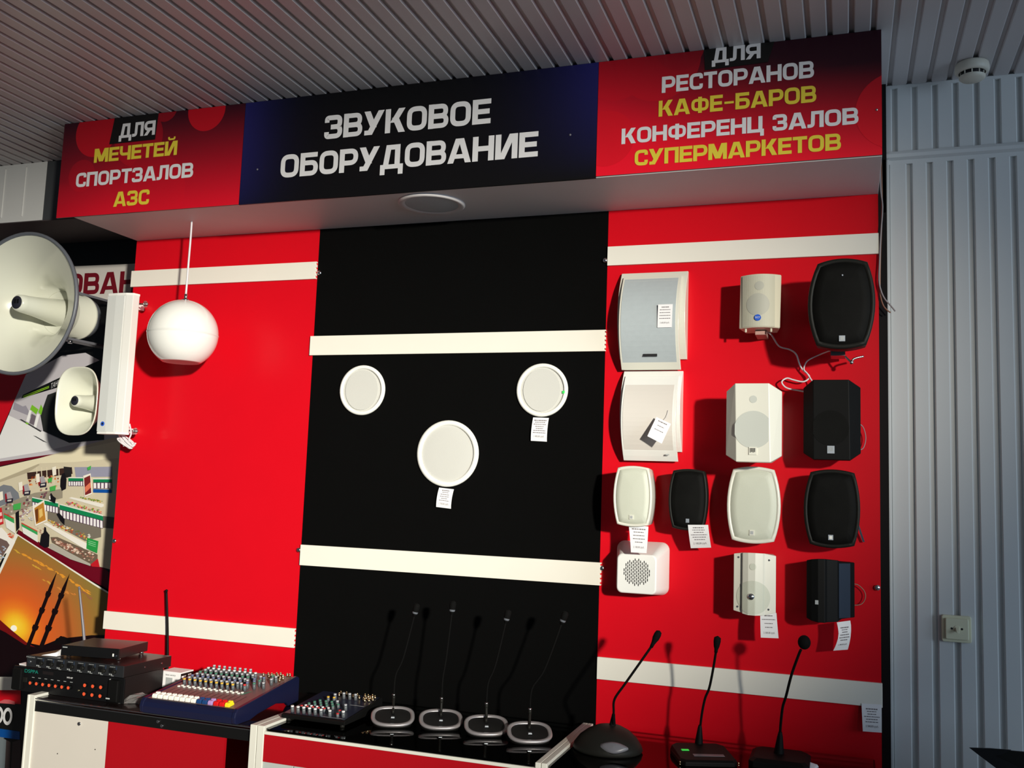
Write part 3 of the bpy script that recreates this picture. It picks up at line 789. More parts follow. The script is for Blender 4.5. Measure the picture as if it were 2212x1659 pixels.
  ((110,120,60),[(-.528,1.282),(-.522,1.286),(-.516,1.282),(-.522,1.279)]),
  ((110,120,60),[(-.553,1.281),(-.545,1.286),(-.536,1.282),(-.544,1.277)]),
  ((160,90,60),[(-.558,1.278),(-.553,1.281),(-.548,1.279),(-.553,1.276)]),
  ((210,210,200),[(-.385,1.248),(-.379,1.252),(-.372,1.249),(-.378,1.245)]),
  ((200,70,60),[(-.481,1.259),(-.476,1.263),(-.47,1.26),(-.475,1.256)]),
  ((190,150,70),[(-.426,1.253),(-.419,1.257),(-.412,1.254),(-.418,1.249)]),
  ((190,150,70),[(-.416,1.259),(-.412,1.261),(-.407,1.259),(-.411,1.256)]),
  ((210,210,200),[(-.547,1.277),(-.543,1.28),(-.538,1.278),(-.542,1.275)]),
  ((190,150,70),[(-.507,1.267),(-.5,1.271),(-.493,1.268),(-.5,1.263)]),
  ((160,90,60),[(-.456,1.254),(-.448,1.259),(-.439,1.255),(-.447,1.25)]),
  ((160,90,60),[(-.509,1.27),(-.502,1.275),(-.494,1.271),(-.501,1.266)]),
  ((220,190,120),[(-.414,1.247),(-.407,1.252),(-.398,1.248),(-.406,1.243)]),
  ((110,120,60),[(-.586,1.301),(-.581,1.305),(-.575,1.302),(-.58,1.298)]),
  ((190,150,70),[(-.589,1.296),(-.582,1.3),(-.576,1.297),(-.582,1.293)]),
  ((110,120,60),[(-.392,1.24),(-.387,1.244),(-.38,1.241),(-.386,1.237)]),
  ((190,150,70),[(-.586,1.293),(-.581,1.296),(-.575,1.294),(-.58,1.29)]),
  ((220,190,120),[(-.525,1.279),(-.521,1.282),(-.516,1.28),(-.52,1.277)]),
  ((220,190,120),[(-.523,1.273),(-.518,1.276),(-.513,1.274),(-.518,1.27)]),
  ((110,120,60),[(-.402,1.236),(-.396,1.24),(-.389,1.237),(-.395,1.233)]),
  ((200,70,60),[(-.483,1.268),(-.476,1.273),(-.467,1.269),(-.475,1.264)]),
  ((210,210,200),[(-.389,1.243),(-.382,1.248),(-.374,1.244),(-.381,1.239)]),
  ((190,150,70),[(-.492,1.268),(-.488,1.271),(-.483,1.269),(-.488,1.266)]),
  ((160,90,60),[(-.57,1.295),(-.563,1.3),(-.555,1.296),(-.562,1.292)]),
  ((220,190,120),[(-.493,1.278),(-.487,1.282),(-.481,1.278),(-.487,1.275)]),
  ((160,90,60),[(-.435,1.259),(-.429,1.263),(-.423,1.26),(-.428,1.256)]),
  ((220,190,120),[(-.501,1.277),(-.494,1.281),(-.486,1.278),(-.493,1.273)]),
  ((190,150,70),[(-.583,1.296),(-.577,1.299),(-.571,1.296),(-.577,1.293)]),
  ((160,90,60),[(-.557,1.286),(-.55,1.29),(-.542,1.286),(-.549,1.282)]),
  ((160,90,60),[(-.382,1.231),(-.374,1.235),(-.366,1.231),(-.374,1.227)]),
  ((210,210,200),[(-.391,1.245),(-.384,1.25),(-.375,1.245),(-.383,1.24)]),
  ((160,90,60),[(-.482,1.266),(-.476,1.269),(-.47,1.267),(-.475,1.263)]),
  ((160,90,60),[(-.54,1.281),(-.532,1.286),(-.523,1.282),(-.531,1.277)]),
  ((190,150,70),[(-.43,1.245),(-.423,1.249),(-.417,1.245),(-.423,1.241)]),
  ((220,190,120),[(-.572,1.289),(-.566,1.293),(-.559,1.29),(-.565,1.286)]),
  ((210,210,200),[(-.391,1.254),(-.383,1.259),(-.375,1.255),(-.382,1.25)]),
  ((200,70,60),[(-.513,1.267),(-.508,1.27),(-.502,1.267),(-.507,1.264)]),
  ((210,210,200),[(-.6,1.302),(-.596,1.305),(-.591,1.303),(-.595,1.3)]),
  ((190,150,70),[(-.397,1.238),(-.39,1.242),(-.383,1.239),(-.389,1.234)]),
  ((210,210,200),[(-.504,1.276),(-.497,1.281),(-.49,1.277),(-.496,1.273)]),
  ((210,210,200),[(-.509,1.278),(-.505,1.281),(-.5,1.279),(-.504,1.276)]),
  ((200,70,60),[(-.581,1.284),(-.576,1.287),(-.571,1.285),(-.576,1.282)]),
  ((210,210,200),[(-.554,1.291),(-.547,1.295),(-.539,1.292),(-.546,1.287)]),
  ((160,90,60),[(-.482,1.261),(-.476,1.265),(-.469,1.261),(-.475,1.257)]),
  ((190,150,70),[(-.61,1.306),(-.604,1.31),(-.597,1.307),(-.603,1.303)]),
  ((110,120,60),[(-.397,1.237),(-.392,1.24),(-.385,1.237),(-.391,1.234)]),
  ((200,70,60),[(-.43,1.246),(-.423,1.251),(-.414,1.247),(-.422,1.242)]),
  ((220,190,120),[(-.506,1.273),(-.502,1.276),(-.496,1.273),(-.501,1.27)]),
  ((190,150,70),[(-.596,1.301),(-.588,1.306),(-.58,1.302),(-.587,1.297)]),
  ((160,90,60),[(-.512,1.277),(-.506,1.281),(-.499,1.277),(-.505,1.274)]),
  ((160,90,60),[(-.491,1.261),(-.487,1.264),(-.481,1.262),(-.486,1.259)]),
  ((220,190,120),[(-.581,1.299),(-.575,1.303),(-.568,1.3),(-.574,1.296)]),
  ((190,150,70),[(-.413,1.24),(-.406,1.244),(-.399,1.241),(-.405,1.237)]),
  ((220,190,120),[(-.527,1.277),(-.522,1.28),(-.517,1.277),(-.522,1.274)]),
  ((190,150,70),[(-.537,1.276),(-.529,1.281),(-.52,1.277),(-.528,1.272)]),
  ((210,210,200),[(-.508,1.282),(-.503,1.284),(-.499,1.282),(-.503,1.279)]),
  ((220,190,120),[(-.398,1.236),(-.392,1.24),(-.384,1.236),(-.391,1.232)]),
  ((210,210,200),[(-.535,1.283),(-.528,1.287),(-.52,1.283),(-.527,1.279)]),
  ((160,90,60),[(-.536,1.284),(-.528,1.289),(-.519,1.285),(-.527,1.28)]),
  ((220,190,120),[(-.531,1.281),(-.526,1.285),(-.52,1.282),(-.525,1.278)]),
  ((210,210,200),[(-.51,1.275),(-.503,1.28),(-.494,1.276),(-.502,1.271)]),
  ((200,70,60),[(-.554,1.291),(-.55,1.293),(-.545,1.291),(-.549,1.288)]),
  ((190,150,70),[(-.572,1.288),(-.567,1.291),(-.562,1.288),(-.567,1.285)]),
  ((210,210,200),[(-.388,1.233),(-.382,1.237),(-.374,1.233),(-.381,1.229)]),
  ((200,70,60),[(-.541,1.282),(-.536,1.285),(-.53,1.283),(-.535,1.279)]),
  ((220,190,120),[(-.479,1.272),(-.473,1.276),(-.466,1.273),(-.472,1.269)]),
  ((110,95,80),[(-.586,1.235),(-.549,1.237),(-.328,1.175),(-.326,1.153),(-.359,1.132),(-.576,1.213)]),
  ((120,80,70),[(-.539,1.205),(-.533,1.208),(-.527,1.205),(-.533,1.202)]),
  ((190,150,130),[(-.428,1.174),(-.423,1.177),(-.417,1.175),(-.422,1.171)]),
  ((210,180,160),[(-.536,1.208),(-.53,1.212),(-.523,1.209),(-.529,1.205)]),
  ((225,205,190),[(-.382,1.18),(-.373,1.186),(-.362,1.181),(-.372,1.175)]),
  ((210,180,160),[(-.527,1.202),(-.52,1.207),(-.513,1.203),(-.52,1.199)]),
  ((210,180,160),[(-.355,1.165),(-.35,1.169),(-.344,1.166),(-.349,1.163)]),
  ((225,205,190),[(-.516,1.206),(-.507,1.212),(-.497,1.207),(-.506,1.201)]),
  ((210,180,160),[(-.569,1.224),(-.56,1.23),(-.55,1.225),(-.559,1.219)]),
  ((120,80,70),[(-.357,1.167),(-.351,1.171),(-.344,1.168),(-.35,1.164)]),
  ((150,100,85),[(-.55,1.209),(-.543,1.213),(-.535,1.209),(-.542,1.205)]),
  ((120,80,70),[(-.46,1.178),(-.454,1.182),(-.446,1.179),(-.453,1.174)]),
  ((225,205,190),[(-.475,1.191),(-.468,1.195),(-.461,1.192),(-.467,1.187)]),
  ((150,100,85),[(-.479,1.195),(-.471,1.201),(-.461,1.196),(-.469,1.191)]),
  ((210,180,160),[(-.376,1.15),(-.371,1.153),(-.365,1.151),(-.37,1.147)]),
  ((225,205,190),[(-.503,1.194),(-.498,1.197),(-.492,1.194),(-.497,1.191)]),
  ((190,150,130),[(-.363,1.161),(-.354,1.167),(-.345,1.162),(-.353,1.157)]),
  ((120,80,70),[(-.449,1.194),(-.444,1.198),(-.438,1.195),(-.443,1.192)]),
  ((150,100,85),[(-.363,1.151),(-.356,1.156),(-.348,1.152),(-.355,1.148)]),
  ((210,180,160),[(-.557,1.216),(-.55,1.22),(-.543,1.217),(-.55,1.212)]),
  ((225,205,190),[(-.447,1.192),(-.44,1.196),(-.432,1.192),(-.439,1.188)]),
  ((225,205,190),[(-.496,1.202),(-.489,1.207),(-.482,1.203),(-.489,1.199)]),
  ((150,100,85),[(-.409,1.165),(-.403,1.169),(-.396,1.166),(-.402,1.162)]),
  ((190,150,130),[(-.509,1.193),(-.503,1.196),(-.496,1.193),(-.502,1.189)]),
  ((210,180,160),[(-.447,1.191),(-.437,1.197),(-.427,1.192),(-.436,1.186)]),
  ((120,80,70),[(-.511,1.193),(-.504,1.197),(-.497,1.194),(-.503,1.189)]),
  ((225,205,190),[(-.5,1.194),(-.495,1.197),(-.489,1.194),(-.494,1.191)]),
  ((190,150,130),[(-.462,1.189),(-.454,1.194),(-.446,1.19),(-.453,1.185)]),
  ((150,100,85),[(-.486,1.194),(-.479,1.199),(-.47,1.195),(-.478,1.19)]),
  ((190,150,130),[(-.559,1.212),(-.552,1.216),(-.545,1.213),(-.551,1.208)]),
  ((190,150,130),[(-.499,1.205),(-.492,1.21),(-.484,1.206),(-.491,1.202)]),
  ((150,100,85),[(-.482,1.185),(-.474,1.19),(-.465,1.186),(-.473,1.18)]),
  ((120,80,70),[(-.578,1.224),(-.572,1.229),(-.564,1.225),(-.571,1.221)]),
  ((225,205,190),[(-.497,1.194),(-.488,1.2),(-.478,1.195),(-.487,1.189)]),
  ((190,150,130),[(-.466,1.195),(-.462,1.198),(-.456,1.195),(-.461,1.192)]),
  ((150,100,85),[(-.439,1.192),(-.434,1.196),(-.428,1.193),(-.433,1.19)]),
  ((150,100,85),[(-.481,1.202),(-.476,1.205),(-.47,1.202),(-.475,1.199)]),
  ((210,180,160),[(-.462,1.181),(-.453,1.186),(-.443,1.182),(-.452,1.176)]),
  ((120,80,70),[(-.478,1.189),(-.473,1.192),(-.467,1.189),(-.472,1.186)]),
  ((225,205,190),[(-.532,1.216),(-.526,1.22),(-.519,1.217),(-.525,1.213)]),
  ((190,150,130),[(-.533,1.203),(-.525,1.208),(-.517,1.204),(-.524,1.199)]),
  ((120,80,70),[(-.481,1.187),(-.475,1.191),(-.467,1.187),(-.474,1.183)]),
  ((120,80,70),[(-.39,1.178),(-.384,1.182),(-.377,1.179),(-.383,1.175)]),
  ((150,100,85),[(-.532,1.206),(-.525,1.211),(-.516,1.207),(-.524,1.202)]),
  ((190,150,130),[(-.485,1.204),(-.476,1.21),(-.466,1.205),(-.475,1.199)]),
  ((150,100,85),[(-.559,1.211),(-.551,1.216),(-.541,1.212),(-.55,1.207)]),
  ((120,80,70),[(-.573,1.228),(-.566,1.233),(-.558,1.229),(-.565,1.224)]),
  ((120,80,70),[(-.438,1.193),(-.43,1.198),(-.421,1.193),(-.429,1.189)]),
  ((120,80,70),[(-.379,1.174),(-.373,1.178),(-.366,1.174),(-.372,1.17)]),
  ((225,205,190),[(-.36,1.175),(-.353,1.179),(-.345,1.176),(-.352,1.171)]),
  ((210,180,160),[(-.46,1.186),(-.455,1.189),(-.449,1.187),(-.454,1.183)]),
  ((120,80,70),[(-.403,1.158),(-.394,1.164),(-.384,1.159),(-.393,1.154)]),
  ((225,205,190),[(-.512,1.193),(-.504,1.198),(-.495,1.193),(-.503,1.188)]),
  ((225,205,190),[(-.527,1.206),(-.52,1.21),(-.513,1.207),(-.519,1.203)]),
  ((150,100,85),[(-.549,1.213),(-.542,1.218),(-.533,1.214),(-.541,1.209)]),
  ((225,205,190),[(-.506,1.193),(-.499,1.198),(-.49,1.194),(-.498,1.189)]),
  ((150,100,85),[(-.539,1.219),(-.532,1.223),(-.524,1.22),(-.531,1.215)]),
  ((210,180,160),[(-.441,1.181),(-.432,1.187),(-.422,1.182),(-.431,1.177)]),
  ((225,205,190),[(-.4,1.155),(-.394,1.158),(-.389,1.155),(-.394,1.152)]),
  ((190,150,130),[(-.49,1.204),(-.485,1.207),(-.478,1.204),(-.484,1.201)]),
  ((190,150,130),[(-.51,1.207),(-.501,1.213),(-.491,1.208),(-.5,1.202)]),
  ((150,100,85),[(-.526,1.21),(-.52,1.214),(-.514,1.211),(-.52,1.207)]),
  ((150,100,85),[(-.526,1.211),(-.518,1.217),(-.509,1.212),(-.517,1.207)]),
  ((210,180,160),[(-.413,1.183),(-.407,1.187),(-.4,1.184),(-.406,1.18)]),
  ((210,180,160),[(-.454,1.192),(-.446,1.197),(-.437,1.193),(-.445,1.188)]),
  ((225,205,190),[(-.397,1.174),(-.391,1.177),(-.384,1.174),(-.39,1.171)]),
  ((150,100,85),[(-.491,1.196),(-.484,1.2),(-.475,1.196),(-.483,1.192)]),
  ((120,80,70),[(-.483,1.205),(-.475,1.21),(-.465,1.206),(-.474,1.2)]),
  ((120,80,70),[(-.468,1.188),(-.462,1.192),(-.456,1.189),(-.462,1.185)]),
  ((120,80,70),[(-.427,1.186),(-.418,1.191),(-.409,1.187),(-.417,1.181)]),
  ((210,180,160),[(-.498,1.188),(-.491,1.192),(-.483,1.189),(-.49,1.184)]),
  ((210,180,160),[(-.556,1.217),(-.548,1.222),(-.538,1.218),(-.546,1.212)]),
  ((150,100,85),[(-.448,1.195),(-.441,1.2),(-.433,1.196),(-.44,1.191)]),
  ((120,80,70),[(-.474,1.19),(-.465,1.196),(-.456,1.191),(-.464,1.185)]),
  ((210,180,160),[(-.497,1.209),(-.491,1.213),(-.484,1.21),(-.49,1.206)]),
  ((225,205,190),[(-.443,1.176),(-.434,1.182),(-.424,1.177),(-.433,1.171)]),
  ((225,205,190),[(-.51,1.193),(-.501,1.199),(-.491,1.194),(-.5,1.189)]),
  ((150,100,85),[(-.509,1.203),(-.5,1.209),(-.49,1.204),(-.499,1.198)]),
  ((150,100,85),[(-.374,1.165),(-.367,1.169),(-.358,1.165),(-.366,1.161)]),
  ((150,100,85),[(-.484,1.198),(-.478,1.202),(-.472,1.199),(-.477,1.195)]),
  ((190,150,130),[(-.424,1.175),(-.417,1.179),(-.41,1.176),(-.417,1.171)]),
  ((120,80,70),[(-.511,1.209),(-.502,1.215),(-.492,1.21),(-.501,1.204)]),
  ((120,80,70),[(-.54,1.214),(-.535,1.217),(-.528,1.214),(-.534,1.211)]),
  ((225,205,190),[(-.457,1.19),(-.449,1.195),(-.44,1.191),(-.448,1.186)]),
  ((210,180,160),[(-.472,1.199),(-.465,1.203),(-.457,1.199),(-.464,1.195)]),
  ((120,80,70),[(-.55,1.214),(-.544,1.217),(-.538,1.214),(-.544,1.211)]),
  ((190,150,130),[(-.386,1.165),(-.38,1.169),(-.373,1.166),(-.379,1.162)]),
  ((150,100,85),[(-.47,1.186),(-.465,1.19),(-.458,1.187),(-.464,1.183)]),
  ((120,80,70),[(-.546,1.206),(-.538,1.21),(-.531,1.206),(-.538,1.202)]),
  ((150,100,85),[(-.549,1.216),(-.541,1.221),(-.532,1.217),(-.54,1.211)]),
  ((210,180,160),[(-.45,1.185),(-.445,1.188),(-.438,1.185),(-.444,1.182)]),
  ((150,100,85),[(-.526,1.212),(-.519,1.216),(-.512,1.213),(-.518,1.208)]),
  ((190,150,130),[(-.375,1.177),(-.367,1.182),(-.358,1.177),(-.366,1.172)]),
  ((150,100,85),[(-.531,1.209),(-.522,1.215),(-.511,1.21),(-.521,1.204)]),
  ((120,80,70),[(-.389,1.18),(-.384,1.183),(-.379,1.18),(-.384,1.177)]),
  ((120,80,70),[(-.518,1.205),(-.511,1.209),(-.504,1.205),(-.511,1.201)]),
  ((120,80,70),[(-.415,1.173),(-.407,1.178),(-.398,1.174),(-.406,1.169)]),
  ((150,100,85),[(-.361,1.161),(-.355,1.165),(-.348,1.162),(-.354,1.158)]),
  ((210,180,160),[(-.446,1.187),(-.441,1.19),(-.436,1.188),(-.441,1.185)]),
  ((210,180,160),[(-.486,1.207),(-.478,1.212),(-.468,1.208),(-.476,1.202)]),
  ((150,100,85),[(-.468,1.177),(-.459,1.183),(-.449,1.178),(-.458,1.172)]),
  ((150,100,85),[(-.52,1.203),(-.513,1.207),(-.505,1.204),(-.512,1.199)]),
  ((190,150,130),[(-.54,1.217),(-.531,1.223),(-.52,1.218),(-.53,1.212)]),
  ((225,205,190),[(-.469,1.184),(-.463,1.188),(-.457,1.185),(-.463,1.182)]),
  ((150,100,85),[(-.503,1.193),(-.494,1.198),(-.485,1.194),(-.493,1.188)]),
  ((210,180,160),[(-.548,1.211),(-.539,1.217),(-.529,1.212),(-.538,1.206)]),
  ((225,205,190),[(-.555,1.212),(-.547,1.217),(-.538,1.213),(-.546,1.208)]),
  ((225,205,190),[(-.494,1.198),(-.485,1.204),(-.474,1.199),(-.484,1.193)]),
  ((190,150,130),[(-.483,1.202),(-.474,1.207),(-.465,1.203),(-.473,1.197)]),
  ((190,150,130),[(-.512,1.199),(-.507,1.203),(-.501,1.2),(-.506,1.197)]),
  ((150,100,85),[(-.504,1.195),(-.495,1.2),(-.485,1.196),(-.494,1.19)]),
  ((130,100,80),[(-.64,1.245),(-.636,1.247),(-.631,1.245),(-.635,1.242)]),
  ((190,150,130),[(-.635,1.248),(-.631,1.251),(-.626,1.249),(-.63,1.246)]),
  ((190,150,130),[(-.648,1.264),(-.644,1.266),(-.64,1.264),(-.644,1.262)]),
  ((210,180,160),[(-.65,1.257),(-.646,1.26),(-.642,1.258),(-.646,1.255)]),
  ((190,150,130),[(-.631,1.269),(-.626,1.272),(-.62,1.269),(-.625,1.266)]),
  ((210,180,160),[(-.661,1.271),(-.657,1.273),(-.653,1.271),(-.657,1.269)]),
  ((130,100,80),[(-.65,1.256),(-.645,1.259),(-.639,1.257),(-.644,1.253)]),
  ((130,100,80),[(-.628,1.25),(-.623,1.253),(-.617,1.25),(-.622,1.247)]),
  ((190,150,130),[(-.646,1.252),(-.641,1.255),(-.635,1.252),(-.64,1.249)]),
  ((210,180,160),[(-.652,1.256),(-.647,1.259),(-.641,1.257),(-.646,1.254)]),
  ((210,180,160),[(-.623,1.25),(-.618,1.254),(-.612,1.251),(-.618,1.248)]),
  ((190,150,130),[(-.644,1.261),(-.639,1.264),(-.634,1.261),(-.638,1.258)]),
  ((175,170,160),[(-.582,1.207),(-.568,1.208),(-.359,1.135),(-.358,1.126),(-.467,1.148),(-.584,1.187)]),
  ((190,30,40),[(-.359,1.132),(-.323,1.159),(-.309,1.124),(-.351,1.124)]),
  ((40,150,70),[(-.388,1.242),(-.327,1.231),(-.329,1.181),(-.387,1.197)]),
  ((150,215,165),[(-.38,1.231),(-.34,1.224),(-.34,1.222),(-.38,1.229)]),
  ((150,215,165),[(-.379,1.224),(-.339,1.216),(-.339,1.214),(-.379,1.221)]),
  ((150,215,165),[(-.378,1.216),(-.339,1.208),(-.338,1.206),(-.378,1.214)]),
  ((238,232,220),[(-.7,1.362),(-.637,1.391),(-.612,1.303),(-.672,1.277)]),
  ((190,130,50),[(-.687,1.354),(-.639,1.382),(-.618,1.307),(-.669,1.286)]),
  ((110,60,25),[(-.683,1.346),(-.666,1.355),(-.659,1.301),(-.67,1.291)]),
  ((225,190,110),[(-.661,1.347),(-.644,1.356),(-.636,1.325),(-.653,1.312)]),
  ((238,232,220),[(-.437,1.501),(-.398,1.513),(-.381,1.426),(-.42,1.412)]),
  ((120,40,40),[(-.431,1.492),(-.4,1.505),(-.386,1.431),(-.418,1.419)]),
  ((220,120,90),[(-.423,1.453),(-.395,1.476),(-.39,1.454),(-.417,1.43)]),
  ((70,170,80),[(-.627,1.482),(-.603,1.491),(-.604,1.471),(-.622,1.466)]),
  ((70,170,80),[(-.613,1.448),(-.579,1.457),(-.58,1.435),(-.608,1.429)]),
  ((70,170,80),[(-.808,1.365),(-.764,1.375),(-.764,1.347),(-.802,1.341)]),
  ((70,170,80),[(-.419,1.537),(-.399,1.546),(-.4,1.53),(-.415,1.525)]),
  ((150,30,40),[(-.859,1.409),(-.843,1.418),(-.839,1.38),(-.851,1.374)]),
  ((165,160,165),[(-.852,1.415),(-.83,1.421),(-.814,1.393),(-.842,1.386)]),
  ((40,36,50),[(-.85,1.387),(-.81,1.393),(-.81,1.375),(-.845,1.369)]),
  ((200,196,190),[(-.842,1.384),(-.819,1.387),(-.819,1.38),(-.841,1.377)]),
  ((170,120,110),[(-.833,1.328),(-.822,1.33),(-.823,1.321),(-.833,1.32)]),
  ((120,80,90),[(-.849,1.367),(-.839,1.368),(-.839,1.36),(-.849,1.359)]),
  ((170,120,110),[(-.819,1.338),(-.809,1.34),(-.809,1.332),(-.819,1.331)]),
  ((170,120,110),[(-.85,1.35),(-.839,1.351),(-.84,1.343),(-.849,1.342)]),
  ((90,70,80),[(-.848,1.348),(-.837,1.35),(-.838,1.342),(-.847,1.341)]),
  ((200,190,180),[(-.816,1.369),(-.806,1.37),(-.806,1.362),(-.816,1.361)]),
  ((200,190,180),[(-.838,1.35),(-.827,1.352),(-.828,1.343),(-.838,1.342)]),
  ((200,190,180),[(-.818,1.337),(-.807,1.339),(-.808,1.33),(-.817,1.329)]),
  ((170,120,110),[(-.827,1.367),(-.817,1.368),(-.817,1.36),(-.827,1.359)]),
  ((150,30,40),[(-.764,1.446),(-.749,1.455),(-.744,1.418),(-.757,1.411)]),
  ((165,160,165),[(-.757,1.452),(-.735,1.458),(-.72,1.43),(-.748,1.423)]),
  ((40,36,50),[(-.756,1.424),(-.716,1.43),(-.717,1.412),(-.75,1.406)]),
  ((200,196,190),[(-.748,1.421),(-.726,1.424),(-.725,1.417),(-.747,1.414)]),
  ((120,80,90),[(-.75,1.378),(-.74,1.38),(-.74,1.372),(-.75,1.371)]),
  ((150,60,60),[(-.751,1.376),(-.741,1.377),(-.741,1.369),(-.751,1.368)]),
  ((120,80,90),[(-.725,1.378),(-.715,1.379),(-.716,1.371),(-.725,1.37)]),
  ((200,190,180),[(-.733,1.404),(-.723,1.406),(-.723,1.398),(-.733,1.397)]),
  ((170,120,110),[(-.733,1.367),(-.723,1.369),(-.724,1.361),(-.733,1.36)]),
  ((90,70,80),[(-.737,1.392),(-.727,1.394),(-.727,1.386),(-.737,1.385)]),
  ((200,190,180),[(-.72,1.39),(-.71,1.392),(-.71,1.384),(-.72,1.383)]),
  ((90,70,80),[(-.734,1.391),(-.724,1.393),(-.724,1.385),(-.734,1.384)]),
  ((200,190,180),[(-.74,1.368),(-.73,1.37),(-.73,1.362),(-.74,1.361)]),
  ((150,30,40),[(-.679,1.484),(-.663,1.493),(-.659,1.456),(-.672,1.449)]),
  ((165,160,165),[(-.672,1.49),(-.65,1.495),(-.635,1.468),(-.662,1.461)]),
  ((40,36,50),[(-.67,1.462),(-.631,1.468),(-.631,1.449),(-.665,1.444)]),
  ((200,196,190),[(-.662,1.459),(-.64,1.462),(-.639,1.455),(-.661,1.452)]),
  ((200,190,180),[(-.657,1.414),(-.647,1.416),(-.647,1.408),(-.657,1.407)]),
  ((120,80,90),[(-.639,1.415),(-.628,1.416),(-.629,1.408),(-.638,1.407)]),
  ((90,70,80),[(-.656,1.418),(-.645,1.42),(-.646,1.411),(-.655,1.411)]),
  ((120,80,90),[(-.633,1.426),(-.623,1.428),(-.624,1.419),(-.633,1.419)]),
  ((120,80,90),[(-.642,1.421),(-.632,1.422),(-.632,1.414),(-.642,1.413)]),
  ((90,70,80),[(-.634,1.444),(-.624,1.445),(-.624,1.437),(-.634,1.436)]),
  ((170,120,110),[(-.662,1.437),(-.652,1.439),(-.653,1.431),(-.662,1.43)]),
  ((90,70,80),[(-.643,1.408),(-.633,1.409),(-.633,1.401),(-.643,1.4)]),
  ((150,60,60),[(-.658,1.408),(-.648,1.41),(-.649,1.402),(-.658,1.401)]),
  ((180,160,170),[(-.734,1.333),(-.725,1.339),(-.716,1.334),(-.724,1.329)]),
  ((230,230,225),[(-.716,1.312),(-.71,1.316),(-.703,1.313),(-.709,1.309)]),
  ((150,110,110),[(-.753,1.342),(-.747,1.345),(-.74,1.342),(-.746,1.339)]),
  ((200,195,190),[(-.725,1.354),(-.718,1.358),(-.711,1.354),(-.717,1.35)]),
  ((230,230,225),[(-.73,1.332),(-.723,1.336),(-.715,1.333),(-.722,1.329)]),
  ((150,110,110),[(-.727,1.328),(-.721,1.331),(-.716,1.329),(-.721,1.325)]),
  ((200,195,190),[(-.715,1.345),(-.706,1.35),(-.697,1.346),(-.705,1.34)]),
  ((200,195,190),[(-.711,1.348),(-.703,1.353),(-.694,1.349),(-.702,1.344)]),
  ((180,160,170),[(-.76,1.32),(-.751,1.325),(-.741,1.32),(-.75,1.315)]),
  ((150,110,110),[(-.737,1.348),(-.73,1.352),(-.723,1.348),(-.73,1.344)]),
  ((230,230,225),[(-.755,1.314),(-.747,1.319),(-.739,1.315),(-.746,1.31)]),
  ((180,160,170),[(-.75,1.329),(-.741,1.334),(-.731,1.33),(-.74,1.324)]),
  ((230,230,225),[(-.73,1.321),(-.724,1.325),(-.717,1.322),(-.723,1.318)]),
  ((150,110,110),[(-.758,1.347),(-.752,1.351),(-.745,1.348),(-.751,1.344)]),
  ((180,160,170),[(-.713,1.342),(-.707,1.346),(-.701,1.342),(-.707,1.339)]),
  ((180,160,170),[(-.746,1.303),(-.74,1.306),(-.733,1.303),(-.739,1.299)]),
  ((230,230,225),[(-.712,1.308),(-.706,1.312),(-.7,1.308),(-.705,1.305)]),
  ((150,110,110),[(-.766,1.317),(-.758,1.322),(-.749,1.317),(-.757,1.312)]),
  ((200,195,190),[(-.706,1.313),(-.697,1.318),(-.688,1.314),(-.696,1.308)]),
  ((180,160,170),[(-.718,1.336),(-.712,1.34),(-.705,1.337),(-.711,1.333)]),
  ((200,195,190),[(-.702,1.304),(-.693,1.31),(-.683,1.305),(-.692,1.3)]),
  ((230,230,225),[(-.742,1.34),(-.735,1.345),(-.727,1.341),(-.734,1.337)]),
  ((150,110,110),[(-.755,1.338),(-.746,1.343),(-.736,1.338),(-.745,1.333)]),
  ((200,195,190),[(-.742,1.343),(-.736,1.347),(-.728,1.344),(-.735,1.34)]),
  ((180,160,170),[(-.754,1.302),(-.748,1.306),(-.74,1.303),(-.747,1.299)]),
  ((200,195,190),[(-.711,1.311),(-.706,1.315),(-.699,1.312),(-.705,1.308)]),
  ((235,230,215),[(-.893,1.416),(-.872,1.421),(-.864,1.385),(-.884,1.378)]),
  ((235,230,215),[(-.787,1.461),(-.767,1.467),(-.759,1.431),(-.779,1.424)]),
  ((235,230,215),[(-.695,1.5),(-.675,1.505),(-.668,1.469),(-.687,1.463)]),
  ((235,230,215),[(-.608,1.532),(-.587,1.538),(-.581,1.502),(-.6,1.496)]),
  ((200,40,45),[(-.921,1.336),(-.869,1.35),(-.849,1.281),(-.904,1.261)]),
  ((235,200,195),[(-.904,1.319),(-.867,1.33),(-.863,1.315),(-.902,1.305)]),
  ((235,200,195),[(-.896,1.29),(-.86,1.302),(-.857,1.289),(-.893,1.277)]),
  ((235,232,225),[(-.941,1.247),(-.858,1.263),(-.775,1.203),(-.793,1.167),(-.923,1.102)]),
  ((228,228,222),[(-.852,1.321),(-.793,1.303),(-.778,1.24),(-.831,1.264)]),
  ((60,160,90),[(-.852,1.321),(-.793,1.303),(-.789,1.284),(-.846,1.304)]),
  ((200,50,40),[(-.852,1.326),(-.794,1.308),(-.793,1.303),(-.852,1.321)]),
  ((228,228,222),[(-.749,1.285),(-.656,1.254),(-.649,1.209),(-.735,1.245)]),
  ((60,160,90),[(-.749,1.285),(-.656,1.254),(-.654,1.24),(-.745,1.273)]),
  ((200,50,40),[(-.749,1.29),(-.656,1.258),(-.656,1.254),(-.749,1.285)]),
  ((230,140,110),[(-.809,1.236),(-.804,1.24),(-.797,1.237),(-.803,1.233)]),
  ((220,100,70),[(-.823,1.234),(-.817,1.238),(-.81,1.235),(-.816,1.231)]),
  ((230,140,110),[(-.793,1.226),(-.787,1.229),(-.782,1.226),(-.787,1.223)]),
  ((200,70,50),[(-.815,1.238),(-.809,1.242),(-.801,1.239),(-.808,1.235)]),
